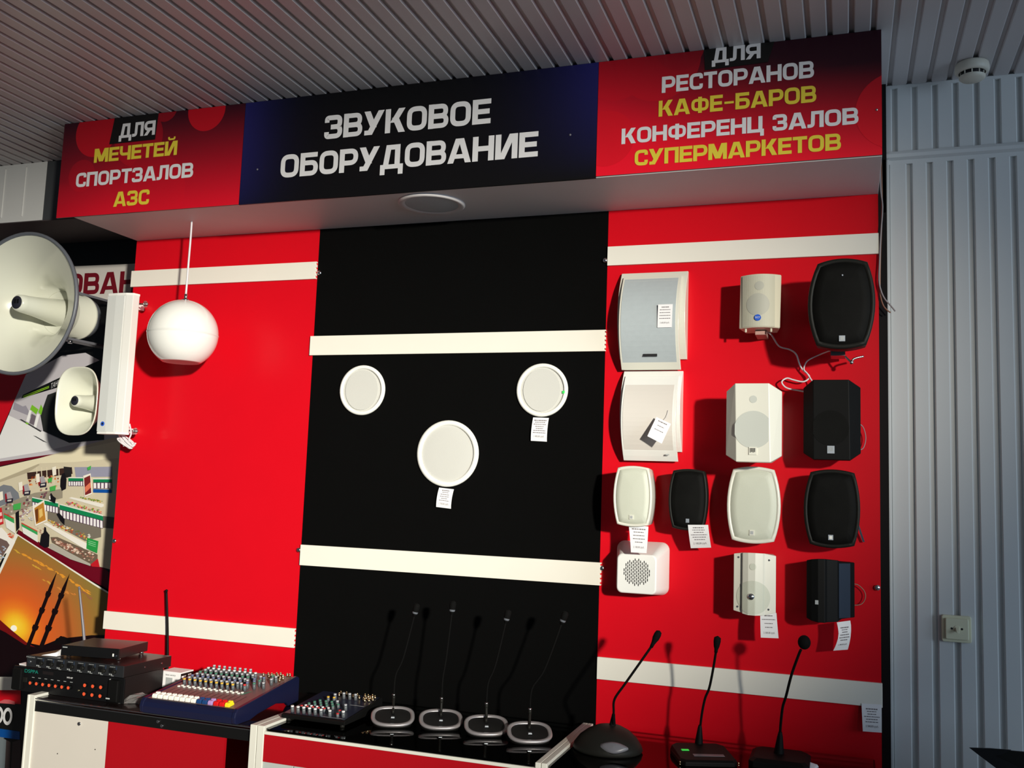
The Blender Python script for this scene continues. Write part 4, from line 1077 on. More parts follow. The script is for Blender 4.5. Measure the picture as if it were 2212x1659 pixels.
  ((220,100,70),[(-.806,1.222),(-.8,1.226),(-.792,1.223),(-.799,1.219)]),
  ((230,140,110),[(-.799,1.231),(-.791,1.236),(-.782,1.232),(-.79,1.227)]),
  ((230,140,110),[(-.816,1.227),(-.808,1.232),(-.799,1.228),(-.807,1.223)]),
  ((200,70,50),[(-.807,1.224),(-.8,1.228),(-.791,1.225),(-.799,1.22)]),
  ((220,100,70),[(-.816,1.226),(-.809,1.231),(-.801,1.227),(-.808,1.223)]),
  ((200,70,50),[(-.805,1.223),(-.799,1.227),(-.793,1.224),(-.798,1.221)]),
  ((110,90,85),[(-.876,1.221),(-.821,1.206),(-.804,1.19),(-.836,1.142),(-.868,1.152)]),
  ((140,150,170),[(-.86,1.131),(-.855,1.134),(-.85,1.132),(-.854,1.129)]),
  ((170,190,210),[(-.858,1.161),(-.854,1.163),(-.849,1.161),(-.853,1.159)]),
  ((170,190,210),[(-.839,1.136),(-.832,1.14),(-.824,1.136),(-.831,1.132)]),
  ((200,205,215),[(-.833,1.174),(-.827,1.178),(-.82,1.174),(-.826,1.171)]),
  ((140,150,170),[(-.852,1.14),(-.845,1.144),(-.838,1.141),(-.845,1.137)]),
  ((170,190,210),[(-.843,1.135),(-.837,1.138),(-.831,1.135),(-.837,1.132)]),
  ((170,190,210),[(-.863,1.137),(-.857,1.141),(-.85,1.138),(-.856,1.134)]),
  ((170,190,210),[(-.84,1.167),(-.833,1.171),(-.826,1.168),(-.833,1.164)]),
  ((170,190,210),[(-.841,1.179),(-.835,1.183),(-.829,1.18),(-.834,1.177)]),
  ((200,205,215),[(-.847,1.13),(-.842,1.133),(-.837,1.131),(-.841,1.128)]),
  ((140,150,170),[(-.849,1.127),(-.844,1.131),(-.838,1.128),(-.843,1.125)]),
  ((200,205,215),[(-.845,1.181),(-.84,1.184),(-.834,1.182),(-.839,1.179)]),
  ((140,150,170),[(-.849,1.181),(-.842,1.185),(-.835,1.182),(-.841,1.178)]),
  ((200,205,215),[(-.861,1.132),(-.855,1.136),(-.849,1.133),(-.854,1.13)]),
  ((140,150,170),[(-.855,1.155),(-.849,1.159),(-.842,1.156),(-.848,1.152)]),
  ((170,190,210),[(-.837,1.167),(-.832,1.17),(-.827,1.168),(-.831,1.165)]),
  ((24,20,24),[(-.634,1.241),(-.621,1.254),(-.62,1.277),(-.611,1.275),(-.607,1.26),(-.588,1.244),(-.585,1.195),(-.606,1.189),(-.637,1.201)]),
  ((24,20,24),[(-.555,1.483),(-.55,1.506),(-.536,1.512),(-.522,1.484),(-.521,1.444),(-.542,1.435),(-.553,1.454)]),
  ((24,20,24),[(-.609,1.409),(-.6,1.424),(-.587,1.41),(-.571,1.402),(-.573,1.379),(-.607,1.392)]),
  ((24,20,24),[(-.56,1.334),(-.546,1.34),(-.514,1.315),(-.512,1.29),(-.535,1.306)]),
  ((24,20,24),[(-.787,1.33),(-.769,1.342),(-.757,1.267),(-.773,1.249)]),
  ((230,226,220),[(-.61,1.407),(-.604,1.413),(-.599,1.395),(-.607,1.394)]),
 ],
 'sunset':[
  ((228,226,215),[(-1.193,.652),(-.857,1.065),(-.78,1.244),(-.33,1.056),(-.199,1.004),(-.168,.691),(-.65,.59),(-1.177,.538)]),
  ('SKY',[(-1.178,.659),(-.988,.883),(-.849,1.054),(-.764,1.232),(-.332,1.049),(-.213,1.003),(-.187,.743),(-.375,.693),(-1.031,.621)]),
  ((222,150,50),[(-.509,1.075),(-.499,1.076),(-.488,1.068),(-.5,1.067)]),
  ((222,150,50),[(-.52,1.082),(-.504,1.08),(-.487,1.071),(-.505,1.074)]),
  ((222,150,50),[(-.588,1.109),(-.578,1.108),(-.566,1.101),(-.578,1.102)]),
  ((222,150,50),[(-.379,1.021),(-.361,1.019),(-.342,1.009),(-.361,1.012)]),
  ((222,150,50),[(-.734,1.156),(-.726,1.157),(-.717,1.15),(-.726,1.15)]),
  ((222,150,50),[(-.519,1.085),(-.501,1.083),(-.482,1.072),(-.501,1.076)]),
  ((222,150,50),[(-.433,1.049),(-.416,1.048),(-.398,1.037),(-.416,1.039)]),
  ((222,150,50),[(-.706,1.145),(-.689,1.143),(-.671,1.133),(-.69,1.137)]),
  ((222,150,50),[(-.671,1.137),(-.652,1.135),(-.632,1.123),(-.652,1.126)]),
  ((222,150,50),[(-.625,1.121),(-.61,1.119),(-.594,1.11),(-.611,1.113)]),
  ((222,150,50),[(-.458,1.058),(-.449,1.059),(-.439,1.051),(-.45,1.052)]),
  ((222,150,50),[(-.702,1.147),(-.688,1.146),(-.672,1.136),(-.688,1.138)]),
  ((222,150,50),[(-.468,1.066),(-.456,1.066),(-.443,1.057),(-.457,1.059)]),
  ((222,150,50),[(-.602,1.116),(-.592,1.116),(-.581,1.109),(-.593,1.11)]),
  ((222,150,50),[(-.729,1.159),(-.712,1.155),(-.693,1.146),(-.712,1.15)]),
  ((222,150,50),[(-.544,1.093),(-.532,1.094),(-.52,1.085),(-.533,1.086)]),
  ((222,150,50),[(-.536,1.089),(-.528,1.09),(-.52,1.083),(-.529,1.083)]),
  ((222,150,50),[(-.459,1.058),(-.445,1.056),(-.431,1.048),(-.446,1.05)]),
  ((222,150,50),[(-.418,1.045),(-.406,1.045),(-.393,1.036),(-.407,1.037)]),
  ((222,150,50),[(-.569,1.103),(-.562,1.104),(-.553,1.097),(-.562,1.097)]),
  ((222,150,50),[(-.425,1.042),(-.413,1.041),(-.4,1.033),(-.413,1.035)]),
  ((222,150,50),[(-.735,1.155),(-.722,1.153),(-.709,1.146),(-.723,1.148)]),
  ((222,150,50),[(-.448,1.057),(-.44,1.058),(-.432,1.051),(-.441,1.051)]),
  ((222,150,50),[(-.378,1.029),(-.36,1.026),(-.342,1.016),(-.361,1.02)]),
  ((222,150,50),[(-.578,1.105),(-.563,1.105),(-.548,1.094),(-.564,1.096)]),
  ((222,150,50),[(-.638,1.129),(-.622,1.127),(-.605,1.118),(-.623,1.121)]),
  ((222,150,50),[(-.67,1.134),(-.66,1.134),(-.649,1.127),(-.661,1.128)]),
  ((222,150,50),[(-.639,1.122),(-.62,1.12),(-.599,1.108),(-.62,1.112)]),
  ((222,150,50),[(-.519,1.084),(-.501,1.082),(-.482,1.071),(-.502,1.074)]),
  ((222,150,50),[(-.578,1.105),(-.564,1.103),(-.549,1.095),(-.565,1.098)]),
  ((222,150,50),[(-.591,1.106),(-.576,1.104),(-.56,1.095),(-.577,1.097)]),
  ((222,150,50),[(-.419,1.041),(-.404,1.04),(-.388,1.031),(-.404,1.033)]),
  ((222,150,50),[(-.464,1.065),(-.453,1.064),(-.441,1.057),(-.454,1.059)]),
  ((222,150,50),[(-.375,1.02),(-.359,1.018),(-.342,1.008),(-.359,1.011)]),
  ((222,150,50),[(-.658,1.135),(-.641,1.133),(-.622,1.123),(-.641,1.126)]),
  ((222,150,50),[(-.647,1.126),(-.636,1.125),(-.625,1.118),(-.637,1.119)]),
  ((222,150,50),[(-.392,1.028),(-.38,1.028),(-.366,1.018),(-.38,1.019)]),
  ((222,150,50),[(-.737,1.158),(-.719,1.157),(-.7,1.145),(-.719,1.148)]),
  ((222,150,50),[(-.402,1.035),(-.391,1.035),(-.38,1.027),(-.392,1.028)]),
  ((222,150,50),[(-.432,1.045),(-.423,1.047),(-.413,1.038),(-.424,1.038)]),
  ((205,150,60),[(-.581,1.049),(-.571,1.05),(-.56,1.042),(-.572,1.042)]),
  ((205,150,60),[(-.586,1.05),(-.576,1.05),(-.566,1.043),(-.577,1.044)]),
  ((205,150,60),[(-.576,1.043),(-.562,1.042),(-.547,1.033),(-.563,1.036)]),
  ((205,150,60),[(-.61,1.056),(-.599,1.056),(-.587,1.048),(-.599,1.049)]),
  ((205,150,60),[(-.585,1.05),(-.576,1.051),(-.565,1.043),(-.576,1.043)]),
  ((205,130,60),[(-.478,1.015),(-.47,1.016),(-.462,1.009),(-.471,1.01)]),
  ((205,130,60),[(-.475,1.01),(-.465,1.011),(-.455,1.003),(-.466,1.003)]),
  ((205,130,60),[(-.435,1.008),(-.427,1.009),(-.418,1.002),(-.427,1.002)]),
  ((205,130,60),[(-.51,1.021),(-.502,1.022),(-.492,1.015),(-.502,1.016)]),
  ((205,130,60),[(-.481,1.013),(-.468,1.011),(-.454,1.004),(-.469,1.006)]),
  ((205,130,60),[(-.528,1.028),(-.51,1.026),(-.491,1.015),(-.51,1.018)]),
  ((205,130,60),[(-.528,1.029),(-.512,1.028),(-.496,1.018),(-.513,1.021)]),
  ((205,130,60),[(-.455,1.01),(-.44,1.008),(-.424,.999),(-.441,1.003)]),
  ((205,130,60),[(-.476,1.015),(-.466,1.015),(-.456,1.008),(-.467,1.009)]),
  ((205,130,60),[(-.484,1.012),(-.474,1.012),(-.463,1.005),(-.475,1.006)]),
  ((205,160,60),[(-.643,1.104),(-.634,1.105),(-.624,1.097),(-.635,1.097)]),
  ((205,160,60),[(-.657,1.11),(-.648,1.11),(-.638,1.104),(-.649,1.105)]),
  ((205,160,60),[(-.672,1.114),(-.663,1.115),(-.652,1.107),(-.663,1.107)]),
  ((205,160,60),[(-.641,1.103),(-.627,1.101),(-.613,1.093),(-.628,1.096)]),
  ((205,160,60),[(-.664,1.11),(-.649,1.107),(-.633,1.099),(-.65,1.102)]),
  ((205,160,60),[(-.643,1.105),(-.635,1.105),(-.626,1.098),(-.636,1.099)]),
  ((150,100,70),[(-.35,.996),(-.342,.997),(-.334,.991),(-.343,.991)]),
  ((150,100,70),[(-.358,.998),(-.349,.998),(-.339,.992),(-.35,.993)]),
  ((150,100,70),[(-.384,1.016),(-.373,1.017),(-.361,1.009),(-.374,1.009)]),
  ((150,100,70),[(-.358,.996),(-.345,.995),(-.333,.988),(-.346,.99)]),
  ((150,100,70),[(-.354,1.001),(-.341,.999),(-.327,.992),(-.342,.995)]),
  ((150,100,70),[(-.398,1.019),(-.39,1.02),(-.381,1.013),(-.391,1.012)]),
  ((150,100,70),[(-.366,1.006),(-.359,1.008),(-.351,1.0),(-.36,.999)]),
  ((150,100,70),[(-.387,1.019),(-.376,1.02),(-.364,1.011),(-.377,1.012)]),
  ((200,160,60),[(-.784,1.174),(-.766,1.172),(-.748,1.162),(-.767,1.166)]),
  ((200,160,60),[(-.766,1.165),(-.757,1.166),(-.748,1.158),(-.758,1.158)]),
  ((200,160,60),[(-.775,1.171),(-.764,1.169),(-.752,1.162),(-.765,1.164)]),
  ((200,160,60),[(-.76,1.163),(-.749,1.163),(-.737,1.155),(-.75,1.157)]),
  ((255,252,235),[(-.721,.841),(-.722,.836),(-.725,.831),(-.73,.828),(-.737,.826),(-.744,.826),(-.75,.829),(-.754,.833),(-.756,.838),(-.756,.843),(-.752,.848),(-.747,.851),(-.74,.853),(-.733,.852),(-.727,.85),(-.723,.846)]),
  ((20,4,6),[(-1.13,.773),(-.911,.889),(-.834,.877),(-.753,.833),(-.662,.787),(-.577,.78),(-.508,.808),(-.482,.829),(-.446,.824),(-.321,.845),(-.239,.852),(-.222,.686),(-1.029,.609)]),
  ((110,14,14),[(-.879,.879),(-.833,.876),(-.753,.832),(-.674,.791),(-.613,.771),(-.672,.777),(-.781,.819),(-.859,.841)]),
  ((14,8,8),[(-.524,.79),(-.502,.817),(-.467,.828),(-.438,.822),(-.415,.799)]),
  ((22,8,8),[(-.53,1.095),(-.547,1.027),(-.645,.76),(-.666,.764),(-.564,1.031)]),
  ((22,8,8),[(-.551,1.002),(-.556,.989),(-.564,.98),(-.582,.984),(-.583,.995),(-.578,1.009)]),
  ((22,8,8),[(-.576,.932),(-.581,.919),(-.59,.91),(-.608,.914),(-.61,.925),(-.605,.939)]),
  ((22,8,8),[(-.602,.859),(-.607,.845),(-.617,.837),(-.637,.841),(-.639,.852),(-.633,.865)]),
  ((22,8,8),[(-.462,1.09),(-.477,1.023),(-.572,.766),(-.594,.77),(-.495,1.027)]),
  ((22,8,8),[(-.48,1.0),(-.485,.987),(-.494,.978),(-.512,.982),(-.514,.993),(-.509,1.006)]),
  ((22,8,8),[(-.505,.932),(-.509,.919),(-.519,.911),(-.538,.915),(-.541,.926),(-.536,.939)]),
  ((22,8,8),[(-.53,.861),(-.535,.848),(-.545,.84),(-.566,.844),(-.568,.855),(-.563,.868)]),
 ],
 'foot':[
  ((196,10,28),[(-1.052,.569),(-.682,.593),(-.674,.528),(-.737,.524),(-1.045,.517)]),
  ((190,90,95),[(-1.046,.527),(-.79,.527),(-.766,.538),(-.739,.54),(-.708,.535),(-.706,.523),(-.737,.523),(-1.043,.506)]),
  ((5,70,140),[(-1.032,.423),(-.776,.416),(-.735,.416),(-.666,.416),(-.662,.383),(-.744,.382),(-1.027,.381)]),
  ((105,115,120),[(-1.027,.381),(-.75,.382),(-.735,.373),(-.729,.259),(-.716,.151),(-.991,.114)]),
  ((60,50,50),[(-.735,.373),(-.657,.384),(-.63,.162),(-.716,.151),(-.73,.292)]),
  ((10,10,10),[(-.755,.379),(-.657,.384),(-.701,.369),(-.689,.155),(-.694,.154),(-.711,.368)]),
 ],
}
# ---------------------------------------------------------------- room shell
CEIL = 2.785
P = 0.0562                                             # slat pitch of ceiling and wall cladding

mb = MB()
mb.box(-3.4, 5.2, -7.5, 1.2, -0.05, 0.0)
struct(mb.build('floor', M['floor']))

mb = MB()
mb.box(-3.4, 5.2, -7.5, 0.4, CEIL + 0.010, CEIL + 0.03)
k = -82
while True:
    x1 = 1.191 + k * P
    x0 = x1 - (P - 0.0125)
    k += 1
    if x0 > 5.1:
        break
    ye = 0.047 if x0 > 2.70 else (-0.335 if x0 > 0.0 else -0.022)
    v = [(x0, CEIL + .010), (x0, CEIL + .0035), (x0 + .0025, CEIL), (x1 - .0032, CEIL), (x1, CEIL + .0042), (x1, CEIL + .010)]
    mb.prism([(a, b) for a, b in v], -7.4, ye, axis='Y')
struct(mb.build('ceiling', M['pvc_ceiling']))

mb = MB()                                              # masonry behind the display boards
mb.box(0.004, 2.76, 0.030, 0.12, 0.0, 2.80)
struct(mb.build('wall_back', M['dark']))

mb = MB()                                              # slat cladding to the right of the display
mb.box(2.757, 5.2, 0.060, 0.12, 0.0, 2.80)
def slats(mb, xs, xe, z0, z1, y, first, pitch, groove, depth):
    def board(a, b):
        mb.prism([(a, y + depth), (a, y + .0036), (a + .003, y), (b - .0032, y), (b, y + .0040), (b, y + depth)], z0, z1, axis='Z')
    board(xs, first - groove)
    x = first
    while x < xe:
        board(x, min(x + pitch - groove, xe))
        x += pitch
slats(mb, 2.768, 5.2, 0.0, 2.534, 0.049, 2.832, P + .0004, 0.0145, 0.0115)
slats(mb, 2.757, 5.2, 2.569, 2.776, 0.049, 2.791, P + .0010, 0.0135, 0.0115)
mb.box(2.768, 5.2, 0.049, 0.061, 2.534, 2.552)
mb.box(2.757, 5.2, 0.049, 0.061, 2.552, 2.569)
mb.box(2.757, 5.2, 0.049, 0.061, 2.776, 2.786)
struct(mb.build('wall_right', M['pvc']))
mb = MB()
mb.prism([(0.050, 2.546), (0.036, 2.552), (0.034, 2.562), (0.040, 2.572), (0.050, 2.574)], 2.757, 5.2, axis='X')
struct(mb.build('trim_1', M['pvc'], bevel=0.001))      # moulding across the slat wall
mb = MB()
mb.box(2.7572, 2.7675, 0.040, 0.062, 0.0, 2.548)
struct(mb.build('trim_2', M['pvc'], bevel=0.002))      # corner profile of the slat wall
mb = MB()
mb.box(2.7495, 2.7570, 0.030, 0.062, 2.38, 2.545)
struct(mb.build('trim_3', M['wood']))                  # bare wooden batten behind it

# bulkhead over the niche on the left
mb = MB()
mb.box(-3.4, -0.001, -0.008, 0.33, 2.545, 2.785)
mb.box(-0.470, -0.001, -0.020, -0.008, 2.537, 2.785)
struct(mb.build('wall_left_bulkhead', M['darkgrey']))
mb = MB()
mb.box(-3.4, -0.470, -0.012, -0.006, 2.537, 2.785)
mb.box(-3.4, -0.470, -0.022, -0.010, 2.537, 2.559)
mb.box(-3.4, -0.470, -0.022, -0.010, 2.771, 2.785)
x = -0.470
while x > -3.3:
    mb.box(x - 0.106, x, -0.022, -0.010, 2.559, 2.771)
    mb.box(x - 0.1085, x - 0.106, -0.0255, -0.010, 2.559, 2.769)
    x -= 0.1120
struct(mb.build('trim_4', M['pvc']))                   # pale slats on the bulkhead front
mb = MB()
mb.box(-3.4, -0.470, -0.022, 0.30, 2.533, 2.5365)
mb.box(-0.470, -0.003, -0.020, 0.30, 2.533, 2.5365)
struct(mb.build('trim_5', M['soffit_dark']))           # dark underside of the bulkhead
mb = MB()
mb.box(-3.4, 0.0, 0.312, 0.40, 0.0, 2.80)
struct(mb.build('wall_left', M['dark']))

# box that carries the sign boards
mb = MB()
mb.box(0.0, 2.735, -0.333, 0.029, 2.430, 2.784)
struct(mb.build('trim_6', M['soffit'], bevel=0.001))

# ---------------------------------------------------------------- printed boards
class Art(MB):
    def __init__(s):
        super().__init__()
        s.ink = s.bm.verts.layers.float_color.new('ink')
    def poly(s, pts, col, mi=0):
        vs = s.add(pts, [tuple(range(len(pts)))], mi)
        for i, v in enumerate(vs):
            c = col(v.co) if callable(col) else col
            v[s.ink] = (*c, 1)
    def grid(s, x0, x1, z0, z1, y, col, nx=24, nz=16, mi=0):
        vs = s.add([(x0 + (x1 - x0) * i / nx, y, z0 + (z1 - z0) * j / nz) for j in range(nz + 1) for i in range(nx + 1)],
                   [(j * (nx + 1) + i, j * (nx + 1) + i + 1, (j + 1) * (nx + 1) + i + 1, (j + 1) * (nx + 1) + i) for j in range(nz) for i in range(nx)], mi)
        for v in vs:
            v[s.ink] = (*col((v.co.x - x0) / (x1 - x0), (v.co.z - z0) / (z1 - z0)), 1)

YS = -0.340
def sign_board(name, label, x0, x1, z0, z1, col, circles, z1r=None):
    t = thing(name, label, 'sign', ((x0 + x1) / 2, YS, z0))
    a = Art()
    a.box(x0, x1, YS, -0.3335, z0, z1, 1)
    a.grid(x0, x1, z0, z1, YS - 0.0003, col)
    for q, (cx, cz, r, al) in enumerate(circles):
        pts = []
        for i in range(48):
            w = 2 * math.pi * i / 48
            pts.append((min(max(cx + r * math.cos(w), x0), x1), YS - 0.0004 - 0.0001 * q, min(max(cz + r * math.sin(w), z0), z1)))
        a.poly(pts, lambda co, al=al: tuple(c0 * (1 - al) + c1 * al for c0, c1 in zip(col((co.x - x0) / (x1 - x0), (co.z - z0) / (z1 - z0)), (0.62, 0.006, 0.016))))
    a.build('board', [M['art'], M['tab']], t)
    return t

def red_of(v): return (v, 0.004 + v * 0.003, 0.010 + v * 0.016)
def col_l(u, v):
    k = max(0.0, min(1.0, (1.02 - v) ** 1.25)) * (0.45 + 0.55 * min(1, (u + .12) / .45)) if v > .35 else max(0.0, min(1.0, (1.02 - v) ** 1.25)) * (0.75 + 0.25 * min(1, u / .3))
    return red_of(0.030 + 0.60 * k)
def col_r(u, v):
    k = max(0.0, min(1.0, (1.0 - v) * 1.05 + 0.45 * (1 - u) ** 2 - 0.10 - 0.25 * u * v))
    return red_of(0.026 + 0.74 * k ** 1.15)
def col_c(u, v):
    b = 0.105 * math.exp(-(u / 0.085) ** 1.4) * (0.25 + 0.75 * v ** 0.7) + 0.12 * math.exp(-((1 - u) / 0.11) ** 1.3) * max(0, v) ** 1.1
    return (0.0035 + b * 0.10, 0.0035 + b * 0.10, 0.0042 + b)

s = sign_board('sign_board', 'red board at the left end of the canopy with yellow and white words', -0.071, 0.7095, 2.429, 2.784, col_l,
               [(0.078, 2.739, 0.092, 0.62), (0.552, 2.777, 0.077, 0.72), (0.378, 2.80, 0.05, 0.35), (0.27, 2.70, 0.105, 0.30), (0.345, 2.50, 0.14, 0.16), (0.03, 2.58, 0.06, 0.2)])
mb = MB(); mb.prism([(0.158, 2.784), (0.350, 2.784), (0.343, 2.688), (0.143, 2.688)], YS - 0.0020, YS - 0.0012)
mb.build('word_tab', M['tab'], s)
mb = lettering('ДЛЯ', 0.184, 0.341, 2.706, 0.053, YS - 0.0024)
mb.build('lettering', M['letter_white'], s)
lettering('МЕЧЕТЕЙ', 0.080, 0.441, 2.624, 0.052, YS - 0.0016).build('lettering', M['letter_yellow'], s)
lettering('СПОРТЗАЛОВ', 0.006, 0.516, 2.538, 0.053, YS - 0.0016).build('lettering', M['letter_white'], s)
lettering('АЗС', 0.184, 0.338, 2.454, 0.054, YS - 0.0016).build('lettering', M['letter_yellow'], s)

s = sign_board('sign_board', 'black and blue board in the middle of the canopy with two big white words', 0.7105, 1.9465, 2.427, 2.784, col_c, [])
lettering('ЗВУКОВОЕ', 1.024, 1.608, 2.627, 0.080, YS - 0.0016).build('lettering', M['letter_white'], s)
lettering('ОБОРУДОВАНИЕ', 0.865, 1.765, 2.508, 0.079, YS - 0.0016).build('lettering', M['letter_white'], s)
for a, b in ((0.775, 2.545), (1.865, 2.566)):
    mb = MB()
    mb.ball((a, YS - 0.0015, b), 0.0035, 10, sc=(1, .5, 1))
    mb.build('screw', M['button_grey'], s)

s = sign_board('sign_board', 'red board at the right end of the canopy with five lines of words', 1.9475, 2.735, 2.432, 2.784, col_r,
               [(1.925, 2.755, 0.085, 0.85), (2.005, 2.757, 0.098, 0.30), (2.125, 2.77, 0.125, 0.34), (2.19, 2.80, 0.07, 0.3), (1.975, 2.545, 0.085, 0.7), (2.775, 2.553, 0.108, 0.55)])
mb = MB(); mb.prism([(2.258, 2.784), (2.454, 2.784), (2.437, 2.726), (2.262, 2.722)], YS - 0.0020, YS - 0.0012)
mb.build('word_tab', M['tab'], s)
lettering('ДЛЯ', 2.281, 2.417, 2.740, 0.0445, YS - 0.0024).build('lettering', M['letter_white'], s)
lettering('РЕСТОРАНОВ', 2.138, 2.561, 2.667, 0.049, YS - 0.0016).build('lettering', M['letter_white'], s)
lettering('КАФЕ–БАРОВ', 2.130, 2.567, 2.596, 0.048, YS - 0.0016).build('lettering', M['letter_yellow'], s)
_w = [sum(glyph(c)[0] + .055 for c in w_) - .055 for w_ in ('КОНФЕРЕНЦ', 'ЗАЛОВ')]
_k = (2.676 - 2.022) / (sum(_w) + 0.47)
lettering('КОНФЕРЕНЦ', 2.022, 2.022 + _w[0] * _k, 2.523, 0.047, YS - 0.0016).build('lettering', M['letter_white'], s)
lettering('ЗАЛОВ', 2.676 - _w[1] * _k, 2.676, 2.523, 0.047, YS - 0.0016).build('lettering', M['letter_white'], s)
lettering('СУПЕРМАРКЕТОВ', 2.062, 2.631, 2.454, 0.047, YS - 0.0016).build('lettering', M['letter_yellow'], s)
mb = MB(); mb.ball((2.722, YS - 0.0015, 2.558), 0.0035, 10, sc=(1, .5, 1)); mb.build('screw', M['steel'], s)

# recessed speaker in the underside of the canopy
t = thing('ceiling_speaker', 'round recessed speaker in the underside of the sign canopy', 'speaker', (1.36, -0.205, 2.430))
mb = MB(); mb.lathe([(0.088, -0.004), (0.104, -0.009), (0.110, -0.004), (0.110, 0.0005)], (1.36, -0.205, 2.4298), (0, 0, 1), 48)
mb.build('rim', M['soffit'], t)
mb = MB(); mb.lathe([(0.0, -0.007), (0.05, -0.006), (0.0885, -0.0035)], (1.36, -0.205, 2.4298), (0, 0, 1), 48)
mb.build('grille', M['bluegrey'], t)

# ---------------------------------------------------------------- display boards and strips
def panel(label, x0, x1, m, screws, ztop=2.4295):
    t = thing('display_board', label, 'panel', ((x0 + x1) / 2, 0.0, 0.0))
    mb = MB(); mb.box(x0, x1, 0.0, 0.028, 0.0, ztop)
    mb.build('board', m, t)
    for (x, z) in screws:
        mb = MB(); mb.cyl((x, -0.0005, z), (x, -0.006, z), 0.0055); mb.ball((x, -0.006, z), 0.0085, 16, sc=(1, .6, 1))
        mb.build('screw', M['chrome'], t)
    return t
panel('red wall board on the left, behind the hanging globe speaker', 0.0, 0.8225, M['red'], [(0.014, 1.26)])
panel('tall black wall board in the middle with three round speakers', 0.8235, 1.9045, M['black_board'], [(0.8345, 2.265), (1.8985, 2.263), (0.8175, 1.269)])
panel('red wall board on the right covered with black and white speakers', 1.9055, 2.7345, M['red'], [(1.914, 1.271), (2.725, 1.264)])

def strip(label, x0, x1, z0, z1, nl=0, nr=0, y=-0.010):
    poly = []
    h = z1 - z0
    def edge(x, n, d, up):
        P_ = []
        for i in range(n):
            a = z0 + h * (i + .32) / n
            b = z0 + h * (i + .68) / n
            q = [(x, a), (x + d * .7, a), (x + d * .7, b), (x, b)]
            P_ += q
        P_ = [(x, z0)] + P_ + [(x, z1)]
        return P_ if up else P_[::-1]
    poly = edge(x1, nr, -0.006, True) + edge(x0, nl, 0.006, False)
    mb = MB()
    mb.prism(poly, y, -0.0005)
    return solo(mb, 'wall_strip', M['strip'], label, 'strip', ((x0 + x1) / 2, 0, z0), 'cream strips across the display boards', 0.0008)
strip('upper cream strip across the left red board, behind the globe cord', -0.006, 0.822, 2.243, 2.307, nr=4)
strip('lower cream strip across the left red board, above the audio mixer', -0.004, 0.823, 0.932, 0.998, nr=4)
strip('upper cream strip across the middle black board', 0.815, 1.908, 1.962, 2.032, nr=5)
strip('lower cream strip across the middle black board, below the round speakers', 0.826, 1.912, 1.217, 1.288, nr=5)
strip('cream strip across the top of the right red board', 1.907, 2.735, 2.244, 2.307)
strip('cream strip across the right red board, behind the goose-neck microphones', 1.907, 2.737, 0.931, 0.998)

# ---------------------------------------------------------------- printed poster in the niche
YP = 0.300
t = thing('wall_poster', 'large printed poster in the dark niche on the left, with shop and sunset pictures', 'poster', (-1.2, YP, 0.0))
mb = MB(); mb.box(-2.6, -0.003, YP, 0.311, 0.01, 2.532); mb.build('backing', M['tab'], t)
NM = dict(backdrop=('red_backdrop', .0010), banner=('banner', .0012), gas=('fuel_station_picture', .0016), market=('supermarket_picture', .0022), sunset=('sunset_picture', .0110), foot=('lower_print', .0012))
def sky(co):
    dx, dz = co.x - (-0.739), co.z - 0.839
    d = math.hypot(dx + 0.35 * dz * 0, dz * 1.15)
    g = math.hypot(dx - 0.02, (dz - 0.02) * 1.5 + dx * 0.35)
    S = [(0.0, (255, 226, 70)), (0.055, (248, 190, 40)), (0.10, (238, 130, 36)), (0.16, (222, 98, 36)), (0.27, (196, 98, 44)), (0.38, (168, 112, 52)), (0.52, (140, 120, 58)), (9, (132, 118, 58))]
    v = 0.45 * g + 0.55 * d
    for (a0, c0), (a1, c1) in zip(S[:-1], S[1:]):
        if v <= a1:
            k = (v - a0) / (a1 - a0)
            return lin(*[x * (1 - k) + y * k for x, y in zip(c0, c1)])
    return lin(*S[-1][1])
for g in ('backdrop', 'banner', 'gas', 'market', 'foot', 'sunset'):
    nm, off = NM[g]
    a = Art()
    for q, (c, pts) in enumerate(POSTER[g]):
        y = YP - off - 0.00002 * q
        if c == 'SKY':
            n = 14
            X0, X1 = min(p[0] for p in pts), max(p[0] for p in pts)
            Z0, Z1 = min(p[1] for p in pts), max(p[1] for p in pts)
            b2 = bmesh.new()
            vs = [b2.verts.new((p[0], y, p[1])) for p in pts]
            b2.faces.new(vs)
            for i in range(1, 44):
                bmesh.ops.bisect_plane(b2, geom=b2.verts[:] + b2.edges[:] + b2.faces[:], plane_co=(X0 + (X1 - X0) * i / 44, 0, 0), plane_no=(1, 0, 0))
            for i in range(1, 36):
                bmesh.ops.bisect_plane(b2, geom=b2.verts[:] + b2.edges[:] + b2.faces[:], plane_co=(0, 0, Z0 + (Z1 - Z0) * i / 36), plane_no=(0, 0, 1))
            for f in b2.faces:
                a.poly([v.co.copy() for v in f.verts], sky)
            b2.free()
        else:
            a.poly([(p[0], y, p[1]) for p in pts], lin(*[min(255, int(v * 1.03)) for v in c]))
    a.build(nm, M['art'], t)
mb = MB()
lettering('ОБОРУДОВАНИЕ', -1.191, -0.072, 2.294, 0.096, YP - 0.0030, mb=mb)
mb.build('lettering', M['letter_red'], t)
mb = MB()
V3 = lambda x, z: (x, YP - 0.0035, z)
small_text(mb, 'ТАНС', lambda a, b: V3(-0.640 + a + b * .12, 1.896 + b + a * .42), 0.034, 0.05)
mb.build('lettering', M['letter_white'], t)
for n, (x, z) in zip('3456', ((-0.879, 1.400), (-0.774, 1.445), (-0.682, 1.484), (-0.595, 1.517))):
    mb = MB()
    small_text(mb, n, lambda a, b, x=x, z=z: (x + a, YP - 0.0112, z + b), 0.036)
    mb.build('lettering', M['ink'], t)
